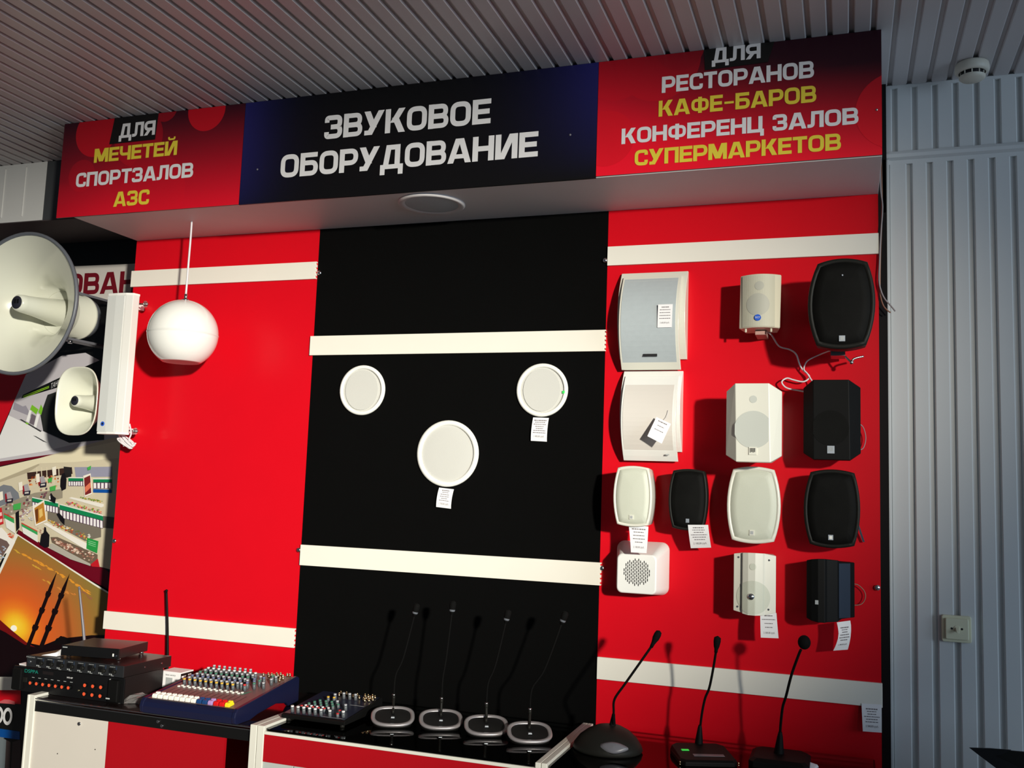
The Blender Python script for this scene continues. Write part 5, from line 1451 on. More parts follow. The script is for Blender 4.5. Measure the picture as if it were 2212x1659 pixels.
for cx in (-0.788, -0.738):
    mb = MB()
    P0 = [(0.026, 0.036), (0.014, 0.022)]
    for k in range(28):
        w0, w1 = 2 * math.pi * k / 28, 2 * math.pi * (k + 1) / 28
        q = [(P0[0][0] * math.cos(w0), P0[0][1] * math.sin(w0)), (P0[0][0] * math.cos(w1), P0[0][1] * math.sin(w1)), (P0[1][0] * math.cos(w1), P0[1][1] * math.sin(w1)), (P0[1][0] * math.cos(w0), P0[1][1] * math.sin(w0))]
        mb.add([(cx + a, YP - 0.0028, 0.471 + b) for a, b in q], [(0, 1, 2, 3)])
    mb.build('lettering', M['letter_white'], t)

# ---------------------------------------------------------------- price tags
def sheet_fn(rows):
    """rows = [(left, right)] from top to bottom -> fn(u, v): u 0..1 across, v 0..1 downwards"""
    R = [(Vector(a), Vector(b)) for a, b in rows]
    def fn(u, v, lift=0.0):
        k = min(int(v * (len(R) - 1)), len(R) - 2)
        f = v * (len(R) - 1) - k
        a = R[k][0].lerp(R[k + 1][0], f)
        b = R[k][1].lerp(R[k + 1][1], f)
        p = a.lerp(b, u)
        n = (b - a).cross(R[k + 1][0] - R[k][0])
        n = n.normalized() if n.length > 0 else Vector((0, -1, 0))
        if n.y > 0:
            n = -n
        return p + n * lift
    return fn

def price_tag(label, rows, price, lines=6, red=True, group='price tags', head=0.10, seed=1, stamp=False, band=None):
    fn = sheet_fn(rows)
    c = fn(.5, 0)
    t = thing('price_tag', label, 'price tag', tuple(c), group)
    mb = MB()
    n = 12
    front = [[fn(0, k / n, 0.0), fn(1, k / n, 0.0), fn(1, k / n, -0.0006), fn(0, k / n, -0.0006)] for k in range(n + 1)]
    mb.loft(front, 0, True, True, True, False)
    mb.build('paper', M['paper'], t)
    rnd = random.Random(seed)
    mb = MB()
    def bar(u0, u1, v0, v1):
        mb.add([fn(u0, v0, .0004), fn(u1, v0, .0004), fn(u1, v1, .0004), fn(u0, v1, .0004)], [(0, 1, 2, 3)])
    v = head
    for k in range(lines):
        half = rnd.uniform(0.20, 0.40)
        u = 0.5 - half
        hgt = 0.030 if k else 0.042
        while u < 0.5 + half:
            w = rnd.uniform(0.04, 0.14)
            bar(u, min(u + w, 0.5 + half), v, v + hgt)
            u += w + 0.022
        v += (0.72 - head) / lines
    w = (fn(1, .5) - fn(0, .5)).length
    hh = (fn(.5, 1) - fn(.5, 0)).length
    small_text(mb, price, lambda a, b: fn(0.5 + a / w, 0.80 - b / hh, .0004), 0.15 * w, 0.66 * w)
    mb.build('print', M['ink_grey'], t)
    return t

def rows_of(a, b, c, d, y0, y1=None, bow=0.0, n=6):
    """corners (x, z): top left, top right, bottom right, bottom left"""
    y1 = y0 if y1 is None else y1
    R = []
    for k in range(n + 1):
        f = k / n
        y = y0 + (y1 - y0) * f - bow * 4 * f * (1 - f)
        R.append(((a[0] + (d[0] - a[0]) * f, y, a[1] + (d[1] - a[1]) * f), (b[0] + (c[0] - b[0]) * f, y, b[1] + (c[1] - b[1]) * f)))
    return R

# ---------------------------------------------------------------- round speakers on the black board
def round_speaker(label, cx, cz, rx, rz, pointed):
    t = thing('round_speaker', label, 'speaker', (cx, -0.001, cz))
    r = rz
    mb = MB(); mb.lathe([(r * .845, 0.004), (r * .86, 0.0085), (r * .92, 0.010), (r * .985, 0.0075), (r, 0.003), (r, 0.0)], (cx, -0.0012, cz), (0, -1, 0), 56)
    mb.build('rim', M['rim_white'], t)
    mb = MB(); mb.lathe([(0.0001, 0.0075), (r * .4, 0.0072), (r * .70, 0.0060), (r * .862, 0.0042)], (cx, -0.0005, cz), (0, -1, 0), 56)
    mb.build('grille', M['grille_white'], t)
    if pointed:                                        # lens shaped plate inside the round grille
        pts = []
        for sgn in (-1, 1):
            for k in range(16):
                a = math.pi * (k / 16) - math.pi / 2
                pts.append((cx + sgn * -1 * math.cos(a) * r * .72, cz + math.sin(a) * sgn * r * .80))
        mb = MB(); mb.prism(pts, -0.0092, -0.0082)
        mb.build('grille_plate', M['grille_beige'] if False else M['grille_white'], t)
    return t
round_speaker('small round white speaker at the left of the black board', 1.0335, 1.836, .087, .0885, True)
t = round_speaker('small round white speaker at the right of the black board, with a green sticker', 1.6965, 1.836, .087, .0885, True)
mb = MB(); mb.box(1.768, 1.779, -0.0108, -0.0094, 1.824, 1.833); mb.build('sticker', M['green'], t)
round_speaker('largest round white speaker, low in the middle of the black board', 1.369, 1.6205, .112, .1125, False)
price_tag('price tag below the right small round speaker', rows_of((1.669, 1.7455), (1.723, 1.744), (1.7205, 1.666), (1.6655, 1.668), -.004, -.010, .006), '1 400,00 руб.', 7, seed=2)
price_tag('price tag below the largest round speaker', rows_of((1.344, 1.505), (1.398, 1.501), (1.3935, 1.436), (1.3395, 1.440), -.004, -.012, .006), '1 730,00 руб.', 6, seed=3)

# ---------------------------------------------------------------- hanging globe
t = thing('pendant_globe_speaker', 'white globe speaker hanging on a cord in front of the left red board', 'speaker', (0.4100, -0.195, 2.430))
GX, GY, GZ, GR = 0.4115, -0.200, 2.0165, 0.1215
n = 20
up = [(GR * math.cos(math.radians(a)), GR * math.sin(math.radians(a))) for a in [90 * k / n for k in range(n + 1)]]
mb = MB(); mb.lathe(up, (GX, GY, GZ), (0, 0, 1), 56); mb.build('upper_shell', M['white_gloss'], t)
dn = [(GR + .0012, -0.0004), (GR + .0015, -0.003)] + [(GR * math.cos(math.radians(a)), GR * math.sin(math.radians(a))) for a in [-2 - 56 * k / n for k in range(n + 1)]]
dn += [(dn[-1][0] - .004, dn[-1][1] + 0.002), (dn[-1][0] - .006, dn[-1][1] + .012)]
mb = MB(); mb.lathe(dn, (GX, GY, GZ), (0, 0, 1), 56); mb.build('lower_shell', M['white_gloss'], t)
mb = MB(); mb.lathe([(0.0001, 0), (0.0625, 0)], (GX, GY, GZ - GR * math.sin(math.radians(58)) + .0015), (0, 0, 1), 40); mb.build('grille', M['grille_white'], t)
mb = MB(); mb.tube([(0.408, -0.194, 2.432), (0.4092, -0.195, 2.36), (0.4098, -0.197, 2.28), (0.4112, -0.200, 2.158)], 0.0036); mb.build('cord', M['wire_white'], t)
mb = MB(); mb.cyl((GX, GY, 2.135), (GX, GY, 2.141), .012); mb.cyl((GX, GY, 2.141), (GX, GY, 2.160), .0055); mb.build('hook', M['steel'], t)

# ---------------------------------------------------------------- column speaker and its bundled cable
t = thing('column_speaker', 'tall narrow white column speaker beside the globe, at the edge of the niche', 'speaker', (0.09, -0.10, 1.66))
CX0, CX1, CZ0, CZ1 = 0.0155, 0.130, 1.6635, 2.1795
def col_sec(z, g=0.0):
    P_ = [(CX0 - g, -.140), (CX0 + .004, -.148 - g), (0.065, -.1515 - g), (0.104, -.1500 - g), (CX1 + g, -.143), (CX1 + .005 + g, -.115), (CX1 - .012, -.100), (CX0 + .02, -.100), (CX0 - .001 - g, -.115)]
    return [(a, b, z) for a, b in P_]
M['white_body'] = mat('soft_white_metal', (0.70, 0.70, 0.67), 0.4, var=0.01)
mb = MB(); mb.loft([col_sec(CZ0), col_sec(CZ1)]); mb.build('body', M['white_body'], t, 0.002)
M['grille_col'] = mat('pale_grille', (0.66, 0.68, 0.66), 0.5, var=0.02, bump=0.25, bscale=900)
mb = MB(); mb.loft([[(CX0 + .003, -.1475, z), (0.060, -.1505, z), (0.098, -.1500, z), (0.098, -.1525, z), (0.060, -.1535, z), (CX0 + .003, -.1500, z)] for z in (CZ0 + .004, CZ1 - .004)])
mb.build('grille', M['grille_col'], t)
for z0, z1 in ((CZ0 - .006, CZ0 + .002), (CZ1 - .002, CZ1 + .007)):
    mb = MB(); mb.loft([col_sec(z0, .0015), col_sec(z1, .0015)]); mb.build('end_cap', M['white'], t, 0.001)
mb = MB(); mb.cyl((0.046, -.1510, 1.695), (0.046, -.1540, 1.695), .0085, seg=20); bd = mb.build('badge', M['blue'], t)
mb = MB(); mb.cyl((0.046, -.1535, 1.695), (0.046, -.1546, 1.695), .004, seg=16); mb.build('emblem', M['ink'], bd)
for z in (2.158, 1.676):
    mb = MB(); mb.cyl((0.098, -.08, z), (0.140, -.08, z - .002), .0032); mb.cyl((0.1335, -.08, z - .002), (0.135, -.08, z - .002), .0125, seg=24); mb.ball((0.140, -.08, z - .002), .0065, 14)
    mb.build('bolt', M['steel'], t)
    mb = MB(); mb.box(0.030, 0.062, -.101, -.0005, z - .011, z + .011); mb.build('bracket', M['white'], t)

rnd = random.Random(5)
mb = MB()
for k in range(9):
    a = rnd.uniform(-.3, .3)
    c = Vector((0.098 + rnd.uniform(-.008, .010), -.080 + rnd.uniform(-.008, .008), 1.632 + rnd.uniform(-.006, .006)))
    L_ = rnd.uniform(.022, .032)
    pts = []
    for i in range(13):
        w = 2 * math.pi * i / 12
        pts.append(c + Vector((math.cos(w) * L_, math.sin(w) * .004, math.sin(w) * .006 - math.cos(w) * L_ * (.45 + a))))
    mb.tube(pts, .0030, 6, sub=2)
mb.tube([(0.084, -.080, 1.652), (0.086, -.083, 1.634), (0.088, -.080, 1.616)], .0035, 6)
mb.tube([(0.118, -.095, 1.70), (0.120, -.085, 1.665), (0.108, -.080, 1.640), (0.122, -.078, 1.630), (0.139, -.078, 1.628)], .003, 6)
solo(mb, 'cable_bundle', M['wire_white'], 'bundle of white cable tied up below the column speaker', 'cable', (0.10, -.08, 1.62))

# ---------------------------------------------------------------- horn loudspeakers in front of the poster
def big_horn():
    cx, cz, yr = -0.3575, 2.152, -0.200
    t = thing('horn_loudspeaker', 'big round cream horn loudspeaker with a grey rim, cut by the left picture edge', 'loudspeaker', (cx, 0.30, cz))
    c = (cx, yr, cz)
    out = [(.272, 0.0), (.268, .010), (.235, .036), (.185, .070), (.140, .110), (.108, .150), (.094, .190), (.090, .215)]
    inn = [(.088, .205), (.104, .150), (.135, .105), (.181, .063), (.231, .029), (.266, .004), (.272, 0.0)]
    mb = MB(); mb.lathe(out, c, (0, 1, 0), 64); mb.lathe([(0.0001, .206)] + inn, c, (0, 1, 0), 64)
    mb.build('bell', M['cream_horn'], t)
    mb = MB(); mb.lathe([(.266, .004), (.270, -.004), (.276, -.005), (.2805, .002), (.278, .010), (.270, .013)], c, (0, 1, 0), 64)
    mb.build('rim', M['ring_grey'], t)
    mb = MB(); mb.lathe([(.0001, -.012), (.026, -.012), (.0315, -.006), (.034, .010), (.038, .070), (.0455, .130), (.052, .175), (.056, .206)], c, (0, 1, 0), 36)
    tube_ = mb.build('inner_horn', M['cream_horn'], t)
    mb = MB(); mb.lathe([(.0001, -.0135), (.0245, -.0130), (.026, -.011)], c, (0, 1, 0), 32); mb.build('badge', M['logo_dark'], tube_)
    mb = MB()
    for dx in (-.0065, .0065):
        mb.box(cx + dx - .0045, cx + dx + .0045, yr - .0145, yr - .0136, cz - .004, cz + .013)
    mb.build('emblem', M['tab'], tube_)
    mb = MB(); mb.lathe([(.088, .20), (.089, .205), (.0885, .300), (.092, .302), (.092, .312), (.086, .318), (.084, .335), (.070, .348), (.0001, .350)], c, (0, 1, 0), 48)
    mb.build('driver_housing', M['cream_horn'], t)
    mb = MB(); mb.lathe([(.0855, .316), (.0865, .320), (.0845, .338), (.068, .351)], c, (0, 1, 0), 48); mb.build('driver_cap', M['ring_grey'], t)
    # U shaped mounting bracket reaching back to the poster
    mb = MB()
    for z in (cz + .094, cz - .100):
        mb.box(cx - .028, cx + .028, yr + .235, 0.2925, z - .005, z + .005)
    mb.box(cx - .02, cx + .02, 0.2885, 0.2945, cz - .103, cz + .097)
    mb.build('bracket', M['button_grey'], t, 0.001)
    mb = MB(); mb.box(cx + .055, cx + .150, .215, .2925, 2.205, 2.238); mb.build('bracket_plate', M['badge_grey'], t, .004)
    mb = MB(); mb.box(cx + .075, cx + .150, .215, .2925, 2.160, 2.180); mb.build('bracket_plate', M['badge_grey'], t, .004)
    for z, s_ in ((cz + .094, 1), (cz - .100, -1)):
        mb = MB(); mb.cyl((cx, yr + .27, z), (cx, yr + .27, z + s_ * .014), .009, seg=10); mb.build('bolt', M['chrome'], t)
    return t
big_horn()

def small_horn():
    cx, cz, yr = -0.1385, 1.785, -0.100
    t = thing('horn_loudspeaker', 'small cream horn loudspeaker with a rounded mouth, left of the column speaker', 'loudspeaker', (cx, 0.30, cz))
    def sec(w, h, y, e):
        P_ = []
        for k in range(48):
            a = 2 * math.pi * k / 48
            c_, s_ = math.cos(a), math.sin(a)
            P_.append((cx + w * math.copysign(abs(c_) ** (2 / e), c_), y, cz + h * math.copysign(abs(s_) ** (2 / e), s_)))
        return P_
    mb = MB()
    outer = [(.0995, .1315, yr + .000, 2.9), (.1005, .1325, yr + .004, 2.9), (.095, .124, yr + .012, 2.8), (.084, .106, yr + .040, 2.6), (.064, .076, yr + .085, 2.3), (.048, .050, yr + .13, 2.0), (.045, .045, yr + .165, 2.0)]
    inner = [(.0955, .1275, yr + .001, 2.9), (.092, .1205, yr + .013, 2.8), (.081, .1025, yr + .040, 2.6), (.060, .072, yr + .085, 2.3), (.045, .047, yr + .128, 2.0), (.0005, .0005, yr + .14, 2.0)]
    mb.loft([sec(*q) for q in outer[::-1]] + [sec(*q) for q in inner], 0, False, False, True, True)
    mb.build('bell', M['cream_horn'], t)
    mb = MB(); mb.lathe([(.0001, -.006), (.0185, -.006), (.0225, -.001), (.0235, .010), (.027, .050), (.034, .10), (.040, .135)], (cx, yr, cz), (0, 1, 0), 32)
    tube_ = mb.build('inner_horn', M['cream_horn'], t)
    mb = MB(); mb.lathe([(.0001, -.0075), (.0168, -.0072), (.0182, -.0056)], (cx, yr, cz), (0, 1, 0), 28); mb.build('badge', M['logo_dark'], tube_)
    mb = MB()
    for dx in (-.0045, .0045):
        mb.box(cx + dx - .003, cx + dx + .003, yr - .0085, yr - .0076, cz - .002, cz + .009)
    mb.build('emblem', M['tab'], tube_)
    mb = MB(); mb.lathe([(.044, .16), (.054, .162), (.054, .215), (.046, .226), (.0001, .228)], (cx, yr, cz), (0, 1, 0), 40); mb.build('driver_housing', M['cream_horn'], t)
    mb = MB(); mb.box(cx - .015, cx + .015, yr + .19, .2925, cz - .066, cz - .061); mb.box(cx - .015, cx + .015, .2885, .2935, cz - .068, cz + .06); mb.box(cx - .015, cx + .015, yr + .19, .2925, cz + .058, cz + .063)
    mb.build('bracket', M['button_grey'], t)
    return t
small_horn()

# ---------------------------------------------------------------- speakers on the right red board
def arc_speaker(label, x0, x1, zt, zs, zb, fx0, fx1, face, body, gl, logo=None):
    """bow fronted wall speaker: back shell and a lower hanging front panel, both curved in side view"""
    t = thing('wall_speaker', label, 'speaker', ((x0 + x1) / 2, 0.0, zb))
    def curve(z_top, z_bot, y_top, y_mid, y_bot, n=18):
        return [((1 - k / n) * y_top + (k / n) * y_bot - (y_top * .5 + y_bot * .5 - y_mid) * 4 * (k / n) * (1 - k / n), z_top + (z_bot - z_top) * k / n) for k in range(n + 1)]
    a = curve(zt, zs, -.012, -.062, -.012)
    mb = MB(); mb.prism(a + [(-.001, zs), (-.001, zt)], x0, x1, axis='X'); mb.build('shell', body, t, 0.0012)
    zf = zt - .018
    a = curve(zf, zb, -.032, -.085, -.030)
    b = curve(zf, zb, -.026, -.071, -.018)
    mb = MB(); mb.prism(a + b[::-1], fx0, fx1, axis='X'); mb.build('front_panel', body, t, 0.0010)
    g = curve(zf - .008, zb + .007, -.0375, -.0868, -.0345)
    g2 = [(p[0] + .004, p[1]) for p in g]
    mb = MB(); mb.prism(g + g2[::-1], fx0 + .006, fx1 - .006 - gl, axis='X'); mb.build('grille', face, t)
    if logo:
        u0, u1, z0, z1, y, m = logo
        mb = MB(); mb.box(u0, u1, y - .0015, y + .004, z0, z1); mb.build('badge', m, t)
    # inner support between shell and panel
    mb = MB(); mb.box(fx0 + .02, fx1 - .02, -.050, -.020, zs + .03, zt - .05); mb.build('inner_core', M['dark'], t)
    return t
arc_speaker('white bow-fronted wall speaker with a blue-grey grille, first at the top of the right board', 1.957, 2.171, 2.214, 1.932, 1.8975, 1.9675, 2.155, M['bluegrey'], M['cream'], .004, (2.043, 2.086, 1.935, 1.943, -.0610, M['ink']))
arc_speaker('white bow-fronted wall speaker with a pale grille, just below the blue-grey one', 1.972, 2.160, 1.895, 1.641, 1.6105, 1.981, 2.151, M['grille_warm'], M['white'], .004, (2.118, 2.128, 1.628, 1.632, -.056, M['badge_grey']))
price_tag('price tag stuck on the blue-grey grille', rows_of((2.092, 2.093), (2.1375, 2.093), (2.1355, 2.021), (2.0905, 2.021), -.0905, -.0885, .002), '2 600,00 руб.', 5, seed=4)
t = price_tag('white tag hanging askew from the pale bow-fronted speaker', rows_of((2.096, 1.742), (2.141, 1.7215), (2.117, 1.660), (2.0725, 1.682), -.104, -.120, .002), '', 3, seed=9)
mb = MB(); mb.tube([(2.128, -.088, 1.764), (2.128, -.098, 1.745), (2.122, -.106, 1.731)], .0007, 5); mb.build('thread', M['wire_white'], t)

def barrel_outline(L, R, T_, B, tw, bw, n=10):
    """L,R at mid height; tw,bw = (x0,x1) at the corners; T_,B = (z corner, z centre)"""
    zt, ztm = T_
    zb, zbm = B
    zm = (zt + zb) / 2
    P_ = []
    P_ += arc((bw[0], zb), (bw[1], zb), -(zb - zbm), n)
    P_ += arc((bw[1], zb), (tw[1], zt), -(R - (bw[1] + tw[1]) / 2), n)
    P_ += arc((tw[1], zt), (tw[0], zt), -(ztm - zt), n)
    P_ += arc((tw[0], zt), (bw[0], zb), -((bw[0] + tw[0]) / 2 - L), n)
    return P_

def barrel_speaker(label, out, yf, yb, body, face, rim, rot=0.0, badge=None, back=0.80, dot=None, bump=.004):
    xs, zs = [p[0] for p in out], [p[1] for p in out]
    cx, cz = (min(xs) + max(xs)) / 2, (min(zs) + max(zs)) / 2
    t = thing('wall_speaker', label, 'speaker', (cx, 0.0, min(zs)))
    def ring(k, y, dx=0.0):
        return [(cx + (x - cx) * k + dx, y, cz + (z - cz) * (1 - (1 - k) * (max(xs) - min(xs)) / (max(zs) - min(zs)))) for x, z in out]
    mb = MB()
    mb.loft([ring(.86, yf + .0005), ring(.875, yf - .0015), ring(.975, yf - .002), ring(1.0, yf + .004), ring(1.0, yf + .012), ring(.97, yf + (yb - yf) * .55), ring(back, yb)], 0, False, True, True, True)
    mb.build('cabinet', body, t)
    mb = MB(); mb.loft([ring(.868, yf + .001), ring(.855, yf - .001), ring(.60, yf - bump * .8), ring(.02, yf - bump)], 0, False, True, True, True)
    mb.build('grille', face, t)
    if yb < -.02:
        mb = MB(); mb.box(cx - .022, cx + .022, yb - .004, -.001, cz - .03, cz + .03); mb.build('bracket', M['black'] if body in (M['black'], M['black_soft']) else M['white'], t, .002)
    if badge:
        bx, bz, w, h, m1, m2 = badge
        y = yf - bump - .0005
        mb = MB(); mb.box(bx - w / 2, bx + w / 2, y - .0012, y + .003, bz - h / 2, bz + h / 2); b_ = mb.build('badge', m1, t)
        mb = MB(); mb.box(bx - w * .3, bx + w * .3, y - .0018, y, bz - h * .3, bz + h * .3); mb.build('emblem', m2, b_)
    return t

t = barrel_speaker('largest black speaker, barrel shaped, in the top right corner of the board',
               barrel_outline(2.541, 2.719, (2.168, 2.181), (1.936, 1.925), (2.567, 2.699), (2.564, 2.695)), -.228, -.10, M['black_soft'], M['black_grille'], None, badge=(2.632, 1.953, .016, .016, M['silver'], M['badge_grey']), bump=.006)
mb = MB(); mb.ball((2.633, -.2345, 2.131), .0028, 10); mb.build('tweeter', M['silver'], t)
mb = MB(); mb.box(2.600, 2.640, -.10, -.03, 1.925, 1.945); mb.tube([(2.64, -.08, 1.925), (2.655, -.085, 1.91), (2.665, -.085, 1.918), (2.69, -.08, 1.925)], .003); mb.ball((2.657, -.086, 1.907), .006, 10)
mb.build('clamp', M['steel'], t)
barrel_speaker('small white barrel-shaped speaker, third row, nearest the black board',
               barrel_outline(1.9755, 2.094, (1.5845, 1.5905), (1.4145, 1.4085), (1.988, 2.082), (1.989, 2.084)), -.140, -.050, M['cream'], M['grille_cream'], None, badge=(2.034, 1.437, .0125, .0135, M['cream'], M['badge_grey']), back=.93)
barrel_speaker('small black barrel-shaped speaker beside the small white one',
               barrel_outline(2.136, 2.252, (1.581, 1.587), (1.411, 1.404), (2.149, 2.243), (2.149, 2.240)), -.100, -.035, M['black_soft'], M['black_grille'], None, badge=(2.195, 1.433, .010, .0115, M['silver'], M['silver']), back=.93)
barrel_speaker('medium white barrel-shaped speaker in the third row of the right board',
               barrel_outline(2.3085, 2.462, (1.5905, 1.599), (1.3835, 1.375), (2.326, 2.444), (2.324, 2.444)), -.100, -.040, M['cream'], M['grille_cream'], None, badge=(2.382, 1.4065, .014, .0155, M['cream'], M['badge_grey']), back=.85)
t = barrel_speaker('medium black barrel-shaped speaker at the right end of the third row',
               barrel_outline(2.526, 2.679, (1.587, 1.596), (1.383, 1.374), (2.545, 2.664), (2.543, 2.663)), -.110, -.045, M['black_soft'], M['black_grille'], None, badge=(2.600, 1.404, .0135, .0145, M['silver'], M['rim_white']), back=.85)
mb = MB(); mb.loft([[(2.664, -.030, 1.465), (2.669, -.028, 1.465), (2.669, -.026, 1.465), (2.664, -.028, 1.465)], [(2.686, -.014, 1.392), (2.692, -.012, 1.392), (2.692, -.010, 1.392), (2.686, -.012, 1.392)]])
mb.build('strap', M['navy_side'], t)
price_tag('price tag below the small white barrel speaker, over the white box speaker', rows_of((2.0225, 1.412), (2.082, 1.411), (2.0815, 1.333), (2.0345, 1.333), -.125, -.142, -.003), '2 100,00 руб.', 5, seed=6)
price_tag('price tag below the small black barrel speaker', rows_of((2.197, 1.421), (2.2565, 1.4235), (2.261, 1.356), (2.201, 1.351), -.108, -.070, .004), '2 100,00 руб.', 6, seed=7)

def facet_speaker(label, l, tq, bq, r, ytop, yf, ys, yb, body, face, parts, badge):
    """octagonal front: flat centre, angled sides. l,r=(x,ztop,zbot); tq,bq=(x0,x1,z)"""
    cx = (tq[0] + tq[1]) / 2
    t = thing('wall_speaker', label, 'speaker', (cx, 0.0, bq[2]))
    F = [(l[0], ys, l[2]), (bq[0], yf, bq[2]), (bq[1], yf, bq[2]), (r[0], ys, r[2]), (r[0], ys, r[1]), (tq[1], yf, tq[2]), (tq[0], yf, tq[2]), (l[0], ys, l[1])]
    zc = (tq[2] + bq[2]) / 2
    back = [(cx + (x - cx) * .72, yb, zc + (z - zc) * .80) for x, y, z in F]
    mid = [(cx + (x - cx) * 1.0, ys + .012, zc + (z - zc) * 1.0) for x, y, z in F]
    V = F + mid + back
    faces = [(1, 2, 5, 6), (0, 1, 6, 7), (2, 3, 4, 5)]
    for o in (0, 8):
        for i in range(8):
            faces.append((o + i, o + (i + 1) % 8, o + 8 + (i + 1) % 8, o + 8 + i))
    faces.append(tuple(range(16, 24)))
    mb = MB(); mb.add(V, faces); mb.build('cabinet', body, t, .0015)
    mb = MB(); mb.box(cx - .025, cx + .025, yb - .003, -.001, zc - .04, zc + .04); mb.build('bracket', body, t)
    def on(x, z, lift):                                # point on the front facets
        if x < tq[0]:
            k = (tq[0] - x) / (tq[0] - l[0])
        elif x > tq[1]:
            k = (x - tq[1]) / (r[0] - tq[1])
        else:
            k = 0
        return (x, yf + (ys - yf) * k - lift, z)
    for nm, px, pz, rad, m in parts:
        n = 40
        mb = MB()
        ringp = [on(px + rad * math.cos(2 * math.pi * i / n), pz + rad * math.sin(2 * math.pi * i / n), .0012) for i in range(n)]
        xl, xr = tq[0], tq[1]
        strips_ = []
        cuts = sorted(set([px - rad + 2 * rad * k / 24 for k in range(25)] + [v for v in (xl, xr) if px - rad < v < px + rad]))
        for a_, b_ in zip(cuts[:-1], cuts[1:]):
            ha, hb = math.sqrt(max(0, rad ** 2 - (a_ - px) ** 2)), math.sqrt(max(0, rad ** 2 - (b_ - px) ** 2))
            q = [on(a_, pz - ha, .0008), on(b_, pz - hb, .0008), on(b_, pz + hb, .0008), on(a_, pz + ha, .0008)]
            mb.add(q, [(0, 1, 2, 3)])
        bmesh.ops.remove_doubles(mb.bm, verts=mb.bm.verts[:], dist=1e-6)
        mb.build(nm, m, t)
    bx, bz, w, h, m1, m2 = badge
    mb = MB(); mb.box(bx - w / 2, bx + w / 2, yf - .0030, yf, bz - h / 2, bz + h / 2); b_ = mb.build('badge', m1, t)
    mb = MB()
    for k in range(6):
        mb.box(bx - w * .36 + w * .12 * k, bx - w * .36 + w * .12 * k + w * .07, yf - .0036, yf - .0028, bz - h * .22 + h * .04 * (k % 3), bz + h * .36)
    mb.build('emblem', m2, b_)
    return t
facet_speaker('white eight-cornered speaker with a large round cone, second row of the right board', (2.3145, 1.811, 1.627), (2.343, 2.436, 1.8305), (2.3475, 2.4415, 1.6075), (2.4695, 1.811, 1.6275), None, -.222, -.185, -.05,
              M['cream'], None, [('tweeter', 2.3935, 1.785, .0105, M['woofer_white']), ('woofer', 2.394, 1.699, .0530, M['woofer_white'])], (2.3935, 1.6385, .0215, .022, M['cream'], M['ink']))
t = facet_speaker('black eight-cornered speaker, right of the white eight-cornered one', (2.525, 1.830, 1.641), (2.553, 2.649, 1.850), (2.554, 2.652, 1.622), (2.681, 1.831, 1.6435), None, -.140, -.105, -.03,
              M['black'], None, [('woofer', 2.600, 1.712, .050, M['black_grille'])], (2.601, 1.6505, .0195, .0215, M['silver'], M['badge_grey']))
mb = MB(); mb.tube([(2.672, -.04, 1.735), (2.688, -.025, 1.725), (2.696, -.018, 1.695), (2.690, -.02, 1.665), (2.676, -.04, 1.655)], .0014, 6); mb.build('wire', M['wire_grey'], t)

def bow_speaker(label, x0, x1, z0, z1, yf, bow, yb, body, face, rot=0.0, name='wall_speaker', taper=.0):
    """two way speaker with a front bowed left to right"""
    cx = (x0 + x1) / 2
    t = thing(name, label, 'speaker', (cx, 0.0, z0))
    return t, cx

# beige two way speaker with blue badge
t, cx = bow_speaker('beige two-way speaker with a round blue badge, top row of the right board', 2.340, 2.461, 2.003, 2.178, 0, 0, 0, None, None)
def bow_ring(x0, x1, y_edge, bulge, yb, z, nz=14, tw=.012):
    F_ = [(x0 + (x1 - x0) * k / nz, y_edge - bulge * (1 - (2 * k / nz - 1) ** 2), z) for k in range(nz + 1)]
    return F_ + [(x1 - tw, yb, z), (x0 + tw, yb, z)]
mb = MB(); mb.loft([bow_ring(2.3400, 2.4590, -.112, .026, -.03, 2.0065), bow_ring(2.3430, 2.4625, -.112, .026, -.03, 2.1675)])
mb.build('cabinet', M['beige'], t, .004, 3)
def bow_pt(x, z, lift=0.0, e=-.112, bl=.026, a=2.340, b=2.461):
    u = (x - a) / (b - a)
    return (x, e - bl * (1 - (2 * u - 1) ** 2) - lift, z)
def bow_patch(mb, x0, x1, z0, z1, lift, n=14, pt=bow_pt, thick=.003):
    R_ = []
    for k in range(n + 1):
        x = x0 + (x1 - x0) * k / n
        R_.append([pt(x, z0, lift), pt(x, z1, lift), pt(x, z1, lift - thick), pt(x, z0, lift - thick)])
    mb.loft(R_, 0, True, True, True, False)
    return mb
def bow_disc(mb, px, pz, rad, lift, pt=bow_pt, n=24):
    cuts = [px - rad + 2 * rad * (1 - math.cos(math.pi * k / n)) / 2 for k in range(n + 1)]
    for a_, b_ in zip(cuts[:-1], cuts[1:]):
        ha, hb = math.sqrt(max(0, rad ** 2 - (a_ - px) ** 2)), math.sqrt(max(0, rad ** 2 - (b_ - px) ** 2))
        mb.add([pt(a_, pz - ha, lift), pt(b_, pz - hb, lift), pt(b_, pz + hb, lift), pt(a_, pz + ha, lift)], [(0, 1, 2, 3)])
    bmesh.ops.remove_doubles(mb.bm, verts=mb.bm.verts[:], dist=1e-6)
    return mb
bow_patch(MB(), 2.3505, 2.4445, 2.0095, 2.1635, .0016).build('grille', M['grille_beige'], t)
bow_disc(MB(), 2.397, 2.075, .0335, .0022).build('woofer', M['woofer_beige'], t)
bow_disc(MB(), 2.401, 2.131, .0135, .0022).build('tweeter', M['woofer_beige'], t)
mb = MB(); y = bow_pt(2.397, 0)[1]; mb.cyl((2.397, y - .001, 2.035), (2.397, y - .0042, 2.035), .0095, seg=28); b_ = mb.build('badge', M['blue'], t)
mb = MB(); small_text(mb, 'RCF', lambda a, b: (2.397 + a, y - .0046, 2.035 + b), .008, .0125); mb.build('lettering', M['letter_white'], b_)
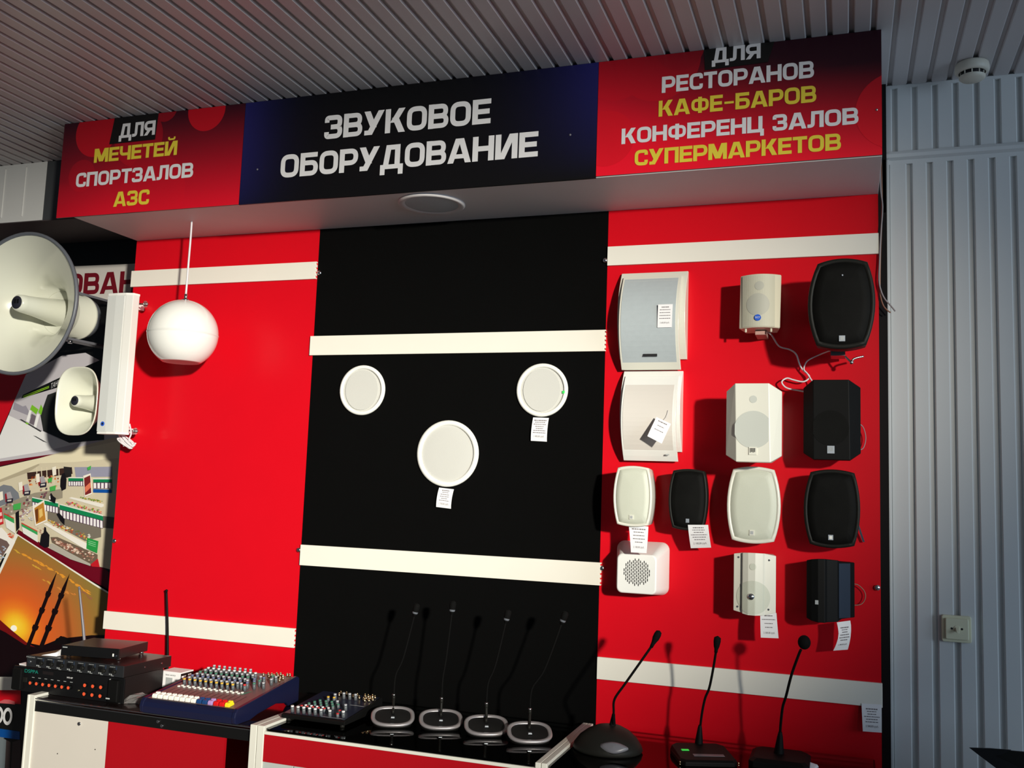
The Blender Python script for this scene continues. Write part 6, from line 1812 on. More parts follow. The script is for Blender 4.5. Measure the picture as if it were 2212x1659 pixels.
for x in (2.3605, 2.4335):
    mb = MB(); mb.cyl((x, -.115, 2.006), (x, -.115, 1.9985), .0032); mb.ball((x, -.115, 1.9985), .0036, 10); mb.build('screw', M['beige'], t)
mb = MB(); mb.box(2.385, 2.418, -.09, -.001, 1.992, 2.0055); mb.build('bracket', M['tan_bottom'], t, .002)

# white two way speaker with raised middle
t, cx = bow_speaker('white two-way speaker with a chrome dot on its round cone, bottom row', 2.331, 2.451, 1.172, 1.351, 0, 0, 0, None, None)
def wing(z, up):
    dz = .006 if up else -.009
    e = -.112
    return [(2.3320, e, z), (2.3565, e - .004, z + dz * .6), (2.3585, e - .015, z + dz * .7), (2.375, e - .022, z + dz), (2.395, e - .023, z + dz), (2.4155, e - .015, z + dz * .9), (2.4200, e - .009, z + dz * .8), (2.4510, e, z - dz * .1), (2.438, -.03, z), (2.345, -.03, z)]
mb = MB(); mb.loft([wing(1.1825, False), wing(1.3445, True)]); mb.build('cabinet', M['cream'], t, .0015)
def wing_pt(x, z, lift=0.0):
    q = wing(0, True)[:8]
    for a_, b_ in zip(q[:-1], q[1:]):
        if a_[0] <= x <= b_[0]:
            f_ = (x - a_[0]) / (b_[0] - a_[0])
            return (x, a_[1] + (b_[1] - a_[1]) * f_ - lift, z)
    return (x, q[-1][1] - lift, z)
bow_disc(MB(), 2.3885, 1.224, .0475, .0012, wing_pt, 60).build('woofer', M['grille_cream'], t)
bow_disc(MB(), 2.3885, 1.311, .0095, .0012, wing_pt, 30).build('tweeter', M['grille_cream'], t)
mb = MB(); y = wing_pt(2.384, 0)[1]; mb.lathe([(.0098, 0), (.0098, .003), (.007, .0058), (.0001, .0068)], (2.384, y, 1.2265), (0, -1, 0), 28); mb.build('badge', M['chrome'], t)
for x, z in ((2.346, 1.335), (2.432, 1.331), (2.344, 1.194), (2.431, 1.192)):
    mb = MB(); yy = wing_pt(x, 0)[1]; mb.cyl((x, yy + .001, z), (x, yy - .001, z), .003, seg=12); mb.build('screw', M['steel'], t)
mb = MB(); mb.box(2.37, 2.41, -.031, -.001, 1.24, 1.29); mb.build('bracket', M['cream'], t)
price_tag('price tag in a shiny film below the white two-way speaker with the chrome dot', rows_of((2.4075, 1.1815), (2.4525, 1.1835), (2.4595, 1.1145), (2.4105, 1.1125), -.110, -.120, .003), '2 300,00 руб.', 4, seed=8)

# black two way speaker turned towards the left
t, cx = bow_speaker('black two-way speaker turned to the left, bottom right of the board', 2.531, 2.66, 1.165, 1.343, 0, 0, 0, None, None)
def mb_ring(z, up):
    d = .007 if up else -.010
    return [(2.5340, -.108, z), (2.548, -.117, z + d * .7), (2.566, -.121, z + d), (2.584, -.119, z + d), (2.590, -.112, z + d * .9), (2.618, -.098, z + d * .7), (2.629, -.083, z), (2.664, -.045, z - d * .4), (2.652, -.020, z - d * .4), (2.56, -.020, z)]
mb = MB(); mb.loft([mb_ring(1.176, False), mb_ring(1.3365, True)]); mb.build('cabinet', M['black'], t, .002)
mb = MB(); mb.loft([[(2.6215, -.0955, z), (2.6275, -.0875, z), (2.6520, -.0605, z), (2.650, -.057, z), (2.624, -.083, z), (2.619, -.092, z)] for z in (1.180, 1.3315)])
mb.build('side_panel', M['navy_side'], t)
mb = MB(); mb.box(2.558, 2.567, -.1228, -.118, 1.2165, 1.228); mb.build('badge', M['badge_grey'], t)
mb = MB(); mb.tube([(2.652, -.035, 1.272), (2.672, -.022, 1.270), (2.690, -.016, 1.252), (2.692, -.016, 1.232), (2.680, -.02, 1.215), (2.652, -.035, 1.212)], .0015, 6); mb.build('wire', M['copper'], t)
mb = MB(); mb.box(2.585, 2.625, -.021, -.001, 1.23, 1.28); mb.build('bracket', M['black'], t)
Rw = [((2.6155, -.090, 1.1675), (2.6515, -.074, 1.1735)), ((2.6185, -.094, 1.155), (2.6535, -.078, 1.160)), ((2.6205, -.096, 1.140), (2.6535, -.080, 1.145)), ((2.6185, -.094, 1.122), (2.652, -.078, 1.127)), ((2.613, -.090, 1.104), (2.649, -.074, 1.110)), ((2.606, -.084, 1.088), (2.6445, -.068, 1.092))]
price_tag('curled price tag hanging below the black two-way speaker', Rw, '2 300,00 руб.', 6, head=.22, seed=10)
price_tag('price tag at the right end of the lowest cream strip', rows_of((2.681, .938), (2.7345, .940), (2.734, .866), (2.684, .864), -.0115, -.024, .002), '2 500,00 руб.', 6, head=.16, seed=11)

# white box speaker with slotted round front
t = thing('box_speaker', 'white box speaker with round slotted front below the small white barrel speaker', 'speaker', (2.044, 0.0, 1.20))
fr = rrect(1.9835, 2.1050, 1.2085, 1.3265, .016)
bk = rrect(1.962, 2.126, 1.200, 1.361, .024)
mb = MB()
cxf, czf = 2.044, 1.267
def inter(k): return [(a[0] + (b[0] - a[0]) * k, a[1] + (b[1] - a[1]) * k) for a, b in zip(fr, bk)]
mb.loft([[(cxf + (x - cxf) * .93, -.1035, czf + (z - czf) * .93) for x, z in fr], [(cxf + (x - cxf) * .975, -.1025, czf + (z - czf) * .975) for x, z in fr], [(x, -.097, z) for x, z in fr], [(x, -.012, z) for x, z in inter(.97)], [(x, -.004, z) for x, z in bk], [(x, -.001, z) for x, z in bk]], 0, True, True, True, True)
mb.build('cabinet', M['white'], t)
mb = MB()
for i in range(-7, 8):
    x = 2.0455 + i * .0055
    half = math.sqrt(max(0, .041 ** 2 - (i * .0055) ** 2))
    z = 1.2725 + (.0052 if i % 2 else 0) - .0104 * 5
    while z < 1.2725 + .05:
        if abs(z - 1.2725) + .0042 < half + .001:
            mb.box(x - .0012, x + .0012, -.1042, -.1030, z - .0041, z + .0041)
        z += .0104
mb.build('grille', M['ink'], t)

# loose cables
mb = MB()
pts = [(2.412, -.07, 2.008), (2.429, -.03, 2.0), (2.450, -.018, 1.968), (2.481, -.018, 1.957), (2.500, -.02, 1.942), (2.510, -.022, 1.912), (2.520, -.022, 1.894), (2.538, -.022, 1.876), (2.533, -.024, 1.864), (2.518, -.026, 1.858), (2.492, -.026, 1.864), (2.474, -.026, 1.869), (2.460, -.03, 1.859), (2.464, -.03, 1.847), (2.479, -.03, 1.837), (2.518, -.03, 1.829), (2.545, -.04, 1.822)]
mb.tube(pts, .0024)
solo(mb, 'speaker_cable', M['wire_white'], 'white cable curling down from the beige speaker with the blue badge', 'cable', (2.5, -.02, 1.9))
mb = MB()
mb.tube([(2.610, -.09, 1.945), (2.585, -.04, 1.944), (2.564, -.022, 1.938), (2.538, -.018, 1.926), (2.527, -.018, 1.914), (2.523, -.026, 1.895), (2.533, -.028, 1.882), (2.548, -.03, 1.858), (2.560, -.05, 1.846)], .0020)
solo(mb, 'speaker_cable', M['wire_white'], 'thin white cable from the largest black speaker down to the eight-cornered one', 'cable', (2.55, -.02, 1.9))
mb = MB()
mb.tube([(2.7405, .010, 2.545), (2.742, -.008, 2.44), (2.7465, -.010, 2.385), (2.741, -.012, 2.30), (2.7370, -.012, 2.22), (2.7350, -.014, 2.162), (2.741, -.014, 2.128), (2.751, -.016, 2.104), (2.766, -.016, 2.085), (2.779, -.016, 2.067)], .0022)
solo(mb, 'loose_wire', M['wire_grey'], 'longer of the two loose wires hanging in the gap beside the slat wall', 'wire', (2.74, 0, 2.3))
mb = MB()
mb.tube([(2.7440, .012, 2.545), (2.7455, -.004, 2.42), (2.7440, -.006, 2.34), (2.7400, -.008, 2.25), (2.7380, -.008, 2.16), (2.7385, -.009, 2.12), (2.746, -.010, 2.088), (2.757, -.010, 2.072), (2.767, -.010, 2.064)], .0020)
solo(mb, 'loose_wire', M['copper'], 'copper coloured loose wire hanging in the gap beside the slat wall', 'wire', (2.744, 0, 2.3))

# ---------------------------------------------------------------- right wall fittings
t = thing('smoke_detector', 'round cream smoke detector under the ceiling at the top right', 'smoke detector', (2.990, -.058, CEIL))
mb = MB(); mb.lathe([(.0001, 0.0), (.040, -.0005), (.0445, -.004), (.0465, -.012), (.0465, -.024), (.0420, -.030), (.036, -.0305)], (2.990, -.058, CEIL), (0, 0, 1), 40); mb.build('base', M['detector'], t)
mb = MB(); mb.lathe([(.031, -.029), (.031, -.046)], (2.990, -.058, CEIL), (0, 0, 1), 40); mb.build('dark_core', M['ink'], t)
mb = MB(); mb.lathe([(.0355, -.0405), (.0355, -.045), (.029, -.0505), (.0001, -.0515)], (2.990, -.058, CEIL), (0, 0, 1), 40); mb.lathe([(.0355, -.0405), (.0001, -.0405)], (2.990, -.058, CEIL), (0, 0, 1), 40)
for k in range(10):
    a = 2 * math.pi * k / 10 + .2
    mb.box(2.990 + .032 * math.cos(a) - .0016, 2.990 + .032 * math.cos(a) + .0016, -.058 + .032 * math.sin(a) - .0016, -.058 + .032 * math.sin(a) + .0016, CEIL - .042, CEIL - .028)
mb.build('head', M['detector'], t)

t = thing('light_switch', 'square cream light switch with a small lever on the slat wall', 'light switch', (2.935, .049, 1.123))
mb = MB(); mb.prism(rrect(2.897, 2.974, 1.1225, 1.1965, .006), .036, .050); mb.build('plate', M['switch'], t, .002)
mb = MB(); mb.prism(rrect(2.906, 2.966, 1.131, 1.189, .004), .028, .036); mb.build('cover', M['switch'], t, .002)
mb = MB(); mb.cyl((2.936, .029, 1.161), (2.936, .0265, 1.161), .009, seg=20); mb.loft([[(2.931, .027, 1.158), (2.941, .027, 1.158), (2.941, .027, 1.166), (2.931, .027, 1.166)], [(2.933, .012, 1.150), (2.940, .012, 1.150), (2.940, .013, 1.155), (2.933, .013, 1.155)]]); mb.build('lever', M['switch'], t, .001)
for x in (2.9225, 2.9485):
    mb = MB(); mb.cyl((x, .0285, 1.161), (x, .027, 1.161), .003, seg=14); mb.build('screw', M['ink'], t)

# ---------------------------------------------------------------- counters
TA, TB = 0.790, 0.793                                  # top surfaces of the left counter and of the glass counters
t = thing('display_counter', 'left counter with a black top over a white and a red front panel', 'counter', (0.58, -0.27, 0.0))
mb = MB(); mb.box(0.158, 0.187, -.503, -.03, 0, .7975); mb.box(0.1585, 0.1660, -.5055, -.500, 0, .7975); mb.build('side_panel', M['post'], t, .0015)
mb = MB(); mb.box(1.003, 1.0255, -.517, -.03, 0, .8005); mb.build('side_panel', M['post'], t, .0015)
mb = MB(); mb.box(0.1875, 1.0025, -.496, -.03, .784, TA); mb.build('top', M['blackglass'], t, .0015)
mb = MB(); mb.box(0.1875, 1.0025, -.502, -.496, .786, .7885); mb.box(0.1875, 1.0025, -.502, -.496, .779, .781); mb.build('edge_trim', M['steel'], t)
fr_ = None
mb = MB(); mb.box(0.1875, 1.0025, -.500, -.488, .7475, .7785); fr_ = mb.build('front_rail', M['tab'], t, .0008)
for x, z in ((.667, .7685), (.682, .7575)):
    mb = MB(); mb.cyl((x, -.5005, z), (x, -.5035, z), .0048, seg=16); mb.build('screw', M['chrome'], fr_)
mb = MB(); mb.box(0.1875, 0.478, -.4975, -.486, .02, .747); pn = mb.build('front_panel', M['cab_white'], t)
mb = MB(); mb.cyl((.369, -.4975, .7285), (.369, -.5015, .7285), .0055, seg=18); mb.build('lock', M['chrome'], pn)
mb = MB()
for x, z in ((.437, .6585), (.292, .6285)):
    mb.cyl((x, -.4975, z), (x, -.4985, z), .0018, seg=8)
mb.build('screw_hole', M['ink'], pn)
mb = MB(); mb.box(0.4785, 0.905, -.4975, -.486, .02, .747); mb.build('front_panel', M['red_dimmed'], t)
mb = MB(); mb.box(0.1875, 1.0025, -.06, -.03, .02, .780); mb.build('back_panel', M['red_dimmed'], t)
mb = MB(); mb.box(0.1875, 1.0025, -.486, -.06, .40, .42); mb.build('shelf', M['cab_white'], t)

def glass_counter(label, xl0, xl1, xr0, xr1, split, rtop=.8005):
    t = thing('display_counter', label, 'counter', ((xl0 + xr1) / 2, -0.27, 0.0))
    mb = MB(); mb.box(xl0, xl1, -.517, -.03, 0, .8005); mb.build('side_panel', M['post'], t, .0015)
    mb = MB(); mb.box(xr0, xr1, -.517, -.03, 0, rtop); mb.build('side_panel', M['post'], t, .0015)
    x0, x1 = xl1 + .0005, xr0 - .0005
    mb = MB(); mb.prism(rrect(x0, x1, -.513, -.03, .012), .787, TB, axis='Z'); mb.build('glass_top', M['glass'], t)
    mb = MB(); mb.box(x0, x1, -.516, -.500, .7775, .7862); mb.build('front_rail', M['post'], t, .0008)
    mb = MB(); mb.box(x0, x1, -.5145, -.504, .7015, .777); mb.build('front_panel', M['red_dimmed'], t)
    a = x0
    for b in (split, x1):
        mb = MB(); mb.box(a, b - .003, -.513, -.502, .06, .7005); mb.build('door', M['cab_grey'], t, .001)
        a = b
    mb = MB(); mb.box(x0, x1, -.05, -.03, .02, .785); mb.build('back_panel', M['black'], t)
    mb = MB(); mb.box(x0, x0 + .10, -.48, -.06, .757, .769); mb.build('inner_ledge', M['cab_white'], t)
    mb = MB(); mb.box(x0, x1, -.50, -.05, .52, .535); mb.build('shelf', M['dark'], t)
    return t
glass_counter('middle glass-topped counter under the four desk microphones with silver rings', 1.0275, 1.0500, 1.8730, 1.8880, 1.153)
glass_counter('right glass-topped counter under the goose-neck microphones', 1.8895, 1.9050, 2.715, 2.733, 2.30, .70)

# ---------------------------------------------------------------- rack units on the left counter
def knob_mesh(name, r, h, cap, r2=None):
    bm = MB()
    bm.cyl((0, 0, 0), (0, 0, h * .82), r, r2 or r * .9, 14, 0)
    bm.cyl((0, 0, h * .82), (0, 0, h), (r2 or r * .9), (r2 or r * .9) * .9, 14, 1)
    return bm

AX0, AX1, AY0, AY1 = 0.034, 0.486, -.445, -.236
t = thing('rack_amplifier', 'lowest black rack unit on the left counter, with orange knob caps', 'amplifier', (0.26, -.28, TA))
mb = MB(); mb.box(AX0 + .020, AX1 - .022, AY0 + .004, AY1, TA + .0015, TA + .075); mb.build('case', M['case'], t, .001)
mb = MB(); mb.box(AX0, AX1, AY0 - .003, AY0 + .003, TA + .0005, TA + .0785); mb.build('front_plate', M['face'], t, .001)
fp = AY0 - .003
for x in (AX0 + .010, AX1 - .050):
    mb = MB(); mb.box(x, x + .038, fp - .016, fp, TA + .006, TA + .073); mb.build('handle', M['black'], t, .003)
mb = MB(); mb.box(AX1 - .056, AX1 - .054, fp - .004, fp, TA + .006, TA + .073); mb.build('trim_line', M['badge_grey'], t)
def fx(u): return 0.026 + (u - 28) / 239.0 * 0.462      # along the face
mb = MB(); small_text(mb, 'DSPPA', lambda a, b: (fx(71.5) + a, fp - .0008, TA + .0655 + b), .0155, .057); mb.build('lettering', M['teal'], t)
mb = MB(); small_text(mb, 'MP310P', lambda a, b: (fx(154) + a, fp - .0008, TA + .0605 + b), .007, .024); mb.build('lettering', M['paper'], t)
mb = MB(); mb.box(fx(96), fx(118), fp - .0012, fp, TA + .062, TA + .072); mb.build('display', M['case'], t)
mb = MB(); mb.box(fx(54), fx(64), fp - .005, fp, TA + .030, TA + .046); mb.build('power_switch', M['black_soft'], t, .001)
for k in range(7):
    x = fx(75.5 + 13.6 * k)
    mb = MB(); mb.cyl((x, fp, TA + .032), (x, fp - .010, TA + .032), .0068, .0062, 18, 0); mb.cyl((x - .0005, fp - .010, TA + .0315), (x - .0005, fp - .0108, TA + .0315), .0052, None, 18, 1)
    mb.build('knob', [M['black'], M['orange']], t)
    mb = MB(); mb.box(x - .004, x + .006, fp - .0006, fp, TA + .047, TA + .0485); mb.build('print', M['badge_grey'], t)
for i in range(3):
    for z in (TA + .045, TA + .018):
        x = fx(189 + 16.5 * i)
        mb = MB(); mb.cyl((x, fp, z), (x, fp - .007, z), .0066, .006, 18, 0); mb.cyl((x, fp - .007, z), (x, fp - .0078, z), .0055, None, 18, 1)
        mb.build('knob', [M['black'], M['orange']], t)
mb = MB(); mb.cyl((fx(176), fp, TA + .026), (fx(176), fp - .006, TA + .026), .003, seg=12); mb.build('jack', M['brass'], t)
mb = MB(); mb.box(fx(238), fx(246), fp - .0165, fp - .0155, TA + .014, TA + .018); mb.build('print', M['badge_grey'], t)

RZ = TA + .0795
t = thing('wireless_receiver', 'dark rack receiver with eight channel windows, on top of the black amplifier', 'receiver', (0.28, -.33, RZ))
RX0, RX1, RY0, RY1 = 0.083, 0.477, -.446, -.215
mb = MB(); mb.box(RX0 + .003, RX1 - .001, RY0 + .004, RY1, RZ, RZ + .0355); mb.build('case', M['case'], t, .001)
mb = MB(); mb.box(RX0, RX1, RY0, RY0 + .004, RZ, RZ + .0365); mb.build('front_plate', M['face_grey'], t, .001)
def rx(u): return RX0 + (u - 62) / 203.0 * .392
mb = MB(); small_text(mb, 'PASGAO', lambda a, b: (rx(70.5) + a, RY0 - .0006, RZ + .031 + b), .006, .036); mb.build('lettering', M['badge_grey'], t)
mb = MB(); mb.cyl((rx(70), RY0, RZ + .0165), (rx(70), RY0 - .003, RZ + .0165), .0052, seg=18); mb.build('power_button', M['steel'], t)
for k in range(8):
    x = rx(90.5 + 21.9 * k)
    mb = MB(); mb.box(x - .014, x + .004, RY0 - .0012, RY0 + .001, RZ + .012, RZ + .026); mb.build('display', M['tab'], t)
    mb = MB(); mb.cyl((x + .009, RY0, RZ + .0155), (x + .009, RY0 - .007, RZ + .0155), .0066, .0058, 18); mb.build('knob', M['black_soft'], t)
    mb = MB(); mb.box(x + .013, x + .017, RY0 - .0008, RY0 + .001, RZ + .022, RZ + .033); mb.build('meter', M['navy_side'], t)
    mb = MB()
    for q in range(5):
        mb.box(x - .010 + q * .0042, x - .0075 + q * .0042, RY0 - .0006, RY0, RZ + .0295, RZ + .0308)
    for q in range(2):
        mb.box(x - .012 + q * .007, x - .008 + q * .007, RY0 - .0006, RY0, RZ + .005, RZ + .0085)
    mb.box(x - .004, x + .006, RY0 - .0006, RY0, RZ + .0022, RZ + .0036)
    mb.build('print', M['badge_grey'], t)
for x, y, dx, dz, nm, m in ((0.100, RY1 + .006, -.046, .190, 'antenna', M['button_grey']),):
    mb = MB(); mb.tube([(x, y, RZ + .02), (x + dx * .04, y, RZ + .045), (x + dx * .5, y, RZ + .045 + dz * .5), (x + dx, y, RZ + .045 + dz)], lambda u: .0062 - .0024 * u, 10); mb.ball((x + dx, y, RZ + .045 + dz), .0045, 10)
    a_ = mb.build(nm, m, t)
    mb = MB(); mb.cyl((x, y - .008, RZ + .018), (x, y + .004, RZ + .018), .007, seg=14); mb.build('connector', M['brass'], a_)
mb = MB()
for x in (.455, .18):
    mb.cyl((RX1 - .0005, RY0 + .10 + (x - .18) * .3, RZ + .018), (RX1 + .0008, RY0 + .10 + (x - .18) * .3, RZ + .018), .003, seg=10)
mb.build('screw', M['steel'], t)

ZT = RZ + .0375
TXC, TYC, TRZ = 0.288, -.318, 0.15
def rot_box(mb, x0, x1, y0, y1, z0, z1): return mb.box(TXC + x0, TXC + x1, TYC + y0, TYC + y1, z0, z1, 0, TRZ, (TXC, TYC))
t = thing('media_player', 'flat black unit lying askew on top of the stack of rack units', 'player', (TXC, TYC, ZT))
mb = MB(); rot_box(mb, -.104, .104, -.082, .085, ZT + .006, ZT + .037); mb.build('case', M['case'], t, .0012)
mb = MB(); rot_box(mb, -.105, .105, -.087, -.082, ZT + .005, ZT + .038); mb.build('front_plate', M['face'], t, .001)
mb = MB()
rot_box(mb, -.100, -.083, -.0876, -.0868, ZT + .030, ZT + .033)
mb.build('emblem', M['badge_grey'], t)
mb = MB(); rot_box(mb, .083, .087, -.0885, -.0865, ZT + .013, ZT + .022); mb.build('socket', M['rim_white'], t)
mb = MB()
c_, s_ = math.cos(TRZ), math.sin(TRZ)
for lx in (.095,):
    p = (TXC + lx * c_ + .0865 * s_, TYC + lx * s_ - .0865 * c_, ZT + .0155); mb.cyl(p, (p[0] + .003 * s_, p[1] - .003 * c_, p[2]), .0035, seg=14)
mb.build('button', M['chrome'], t)
for lx in (-.09, .09):
    for ly in (-.065, .07):
        mb = MB(); px, py = TXC + lx * c_ - ly * s_, TYC + lx * s_ + ly * c_; mb.cyl((px, py, ZT - .0005), (px, py, ZT + .006), .008, seg=14); mb.build('foot', M['steel'], t)

mb = MB()
mb.loft([[(0.128, -.432, ZT), (0.185, -.425, ZT), (0.180, -.385, ZT), (0.135, -.390, ZT)], [(0.140, -.425, ZT + .003), (0.188, -.420, ZT + .014), (0.184, -.392, ZT + .012), (0.140, -.392, ZT + .003)], [(0.170, -.415, ZT + .010), (0.190, -.414, ZT + .022), (0.188, -.398, ZT + .020), (0.172, -.400, ZT + .010)]])
solo(mb, 'crumpled_paper', M['paper'], 'crumpled white paper lying on the receiver beside the flat black unit', 'paper', (.16, -.41, ZT))
mb = MB(); mb.loft([[(0.048, -.44, RZ + .0003), (0.080, -.44, RZ + .0003), (0.080, -.40, RZ + .0003), (0.050, -.40, RZ + .0003)], [(0.047, -.441, RZ + .005), (0.080, -.44, RZ + .002), (0.080, -.40, RZ + .002), (0.049, -.40, RZ + .006)]])
solo(mb, 'paper_slip', M['paper'], 'small white slip of paper on the amplifier, left of the receiver', 'paper', (.065, -.42, RZ))

mb = MB(); mb.tube([(.322, -.036, TA), (.318, -.034, .86), (.306, -.032, .97), (.2885, -.030, 1.094)], lambda u: .0052 - .0016 * u, 10); mb.ball((.2885, -.030, 1.094), .0052, 10); mb.cyl((.322, -.036, TA), (.322, -.036, TA + .012), .016)
solo(mb, 'rod_antenna', M['black'], 'black rod antenna standing behind the rack units against the left red board', 'antenna', (.322, -.036, TA))

# small carton behind the rack units
t = thing('carton', 'small white and dark carton standing between the rack units and the mixer', 'box', (.485, -.20, TA))
mb = MB(); mb.box(.443, .524, -.222, -.155, TA, TA + .064); mb.build('box', M['paper'], t, .0008)
mb = MB(); mb.box(.5238, .5248, -.2215, -.1555, TA + .001, TA + .060); s_d = mb.build('side_print', M['case'], t)
mb = MB()
mb.box(.5247, .5253, -.218, -.196, TA + .040, TA + .052); mb.box(.5247, .5253, -.184, -.168, TA + .041, TA + .054)
mb.build('label', M['paper'], s_d)
mb = MB(); mb.box(.4425, .5245, -.2228, -.222, TA + .0005, TA + .008); mb.build('base_print', M['case'], t)
mb = MB(); mb.box(.465, .492, -.2228, -.222, TA + .016, TA + .044); mb.build('picture', M['badge_grey'], t)
mb = MB(); small_text(mb, 'base sentry', lambda a, b: (.484 + a, -.2230, TA + .053 + b), .008, .040); mb.build('lettering', M['ink'], t)

rnd = random.Random(11)
mb = MB()
nx, ny = 9, 6
vs = [(.470 + .10 * i / nx + rnd.uniform(-.003, .003), -.452 + .11 * j / ny + .06 * i / nx + rnd.uniform(-.003, .003), TA + .0015 + (rnd.uniform(.003, .020) if 0 < i < nx and 0 < j < ny else 0)) for j in range(ny + 1) for i in range(nx + 1)]
mb.add(vs, [(j * (nx + 1) + i, j * (nx + 1) + i + 1, (j + 1) * (nx + 1) + i + 1, (j + 1) * (nx + 1) + i) for j in range(ny) for i in range(nx)])
solo(mb, 'plastic_bag', M['plastic_bag'], 'crumpled clear plastic bag at the front left corner of the big mixer', 'bag', (.52, -.41, TA))

# ---------------------------------------------------------------- mixers
def place(o, loc, tilt):
    o.location = loc
    o.rotation_euler = (tilt, 0, 0)

def mixer_parts(t, name, mesh_o, m0, spots, pt, tilt):
    """first spot takes the object itself, the others are copies sharing its mesh"""
    base = LOC[t.name]
    for k, (s, d) in enumerate(spots):
        o = mesh_o if k == 0 else mesh_o.copy()
        if k:
            COL.objects.link(o)
        o.parent = t
        place(o, Vector(pt(s, d)) - base, tilt)
        LOC[o.name] = base

t = thing('audio_mixer', 'large navy audio mixer with rows of knobs and coloured faders', 'mixer', (.78, -.34, TA))
MX0, MX1, MY0, MY1 = .620, .936, -.505, -.182
MZ0, MZ1 = .832, .873
tl1 = math.atan2(MZ1 - MZ0, MY1 - MY0)
def mp(s, d, lift=0.0): return (MX0 + (MX1 - MX0) * s, MY0 + (MY1 - MY0) * d - lift * math.sin(tl1), MZ0 + (MZ1 - MZ0) * d + lift * math.cos(tl1))
prof = [(-.514, TA + .004), (-.518, TA + .022), (-.514, TA + .036), (-.505, MZ0 + .0035), (-.182, MZ1 + .0035), (-.170, MZ1 - .004), (-.168, TA + .006), (-.176, TA), (-.225, TA), (-.24, TA + .012), (-.30, TA + .022), (-.40, TA + .010), (-.44, TA), (-.505, TA)]
for x0, x1 in ((MX0 - .014, MX0), (MX1, MX1 + .014)):
    mb = MB(); mb.prism(prof, x0, x1, axis='X'); mb.build('side_cheek', M['navy'], t, .003)
mb = MB(); mb.prism([(-.513, TA + .003), (-.517, TA + .022), (-.513, TA + .035), (-.505, MZ0), (-.182, MZ1), (-.172, MZ1 - .006), (-.172, TA + .03), (-.30, TA + .03), (-.45, TA + .003)], MX0, MX1, axis='X')
mb.build('chassis', M['navy'], t)
mb = MB(); mb.add([mp(.004, .01, .0012), mp(.996, .01, .0012), mp(.996, .99, .0012), mp(.004, .99, .0012)], [(0, 1, 2, 3)]); tp = mb.build('top_panel', M['mix_panel'], t)
mb = MB()
for k in range(14):
    s = .07 + .064 * k
    mb.add([mp(s - .003, .10, .0016), mp(s + .003, .10, .0016), mp(s + .003, .33, .0016), mp(s - .003, .33, .0016)], [(0, 1, 2, 3)])
mb.build('fader_slots', M['ink'], tp)
mb = MB(); mb.add([mp(.80, .36, .0017), mp(.83, .36, .0017), mp(.87, .47, .0017), mp(.84, .47, .0017)], [(0, 1, 2, 3)]); mb.build('level_meter', M['cap_green'], tp)
cols = ['fader_white'] * 8 + ['fader_blue'] * 2 + ['fader_purple'] + ['fader_red'] * 2 + ['fader_yellow']
for k, c in enumerate(cols):
    bm = MB()
    bm.loft([[(-.0078, -.013, 0), (.0078, -.013, 0), (.0078, .013, 0), (-.0078, .013, 0)], [(-.0078, -.013, .006), (.0078, -.013, .006), (.0078, .013, .006), (-.0078, .013, .006)], [(-.0062, -.011, .012), (.0062, -.011, .012), (.0062, -.003, .012), (-.0062, -.003, .012)]], 0, True, True)
    bm.loft([[(-.0068, .001, .005), (.0068, .001, .005), (.0068, .012, .005), (-.0068, .012, .005)], [(-.006, .003, .0135), (.006, .003, .0135), (.006, .010, .0135), (-.006, .010, .0135)]])
    LOC['_o'] = Vector((0, 0, 0))
    o = bm.build('fader', M[c], None, .0008, root='_o')
    mixer_parts(t, 'fader', o, None, [(.07 + .064 * k, .065)], lambda s, d: mp(s, d, .0015), tl1)
bm = MB(); bm.box(-.0035, .0035, -.003, .003, 0, .004)
o = bm.build('button', M['fader_white'], None, .0006, root='_o')
mixer_parts(t, 'button', o, None, [(.075 + .064 * k + j * .022, .375 + .028 * j) for k in range(12) for j in range(2)], lambda s, d: mp(s, d, .0013), tl1)
rows = [(.445, 'cap_yellow'), (.505, 'cap_grey'), (.565, 'cap_blue'), (.625, 'cap_grey'), (.69, 'cap_green'), (.755, 'cap_grey'), (.82, 'cap_white'), (.90, 'cap_grey')]
for d, c in rows:
    o = knob_mesh('knob', .0052, .0205, c).build('knob', [M['knob'], M[c]], None, root='_o')
    n = 10 if d < .85 else 8
    mixer_parts(t, 'knob', o, None, [(.085 + .064 * k + (.012 if rows.index((d, c)) % 2 else 0), d) for k in range(n)], lambda s, d: mp(s, d, .0013), tl1)
for c, spots in (('cap_blue', [(.76, .54), (.80, .60), (.76, .66), (.83, .72)]), ('cap_green', [(.84, .54), (.84, .63), (.88, .80)]), ('cap_grey', [(.72, .50), (.72, .60), (.78, .74), (.92, .58), (.93, .70), (.93, .78)]), ('cap_red', [(.78, .47)])):
    o = knob_mesh('knob', .0052, .0205, c).build('knob', [M['knob'], M[c]], None, root='_o')
    mixer_parts(t, 'knob', o, None, spots, lambda s, d: mp(s, d, .0013), tl1)
bm = MB(); bm.cyl((0, 0, 0), (0, 0, .011), .0036, .0036, 12); bm.cyl((0, 0, .011), (0, 0, .012), .0036, .002, 12)
o = bm.build('jack', M['brass'], None, root='_o')
mixer_parts(t, 'jack', o, None, [(.70, .90), (.74, .93), (.78, .88), (.78, .93), (.82, .86), (.82, .91), (.82, .96), (.86, .87), (.86, .92), (.86, .97), (.92, .87), (.92, .92), (.96, .80), (.96, .86), (.94, .97), (.97, .97)], lambda s, d: mp(s, d, .0013), tl1)

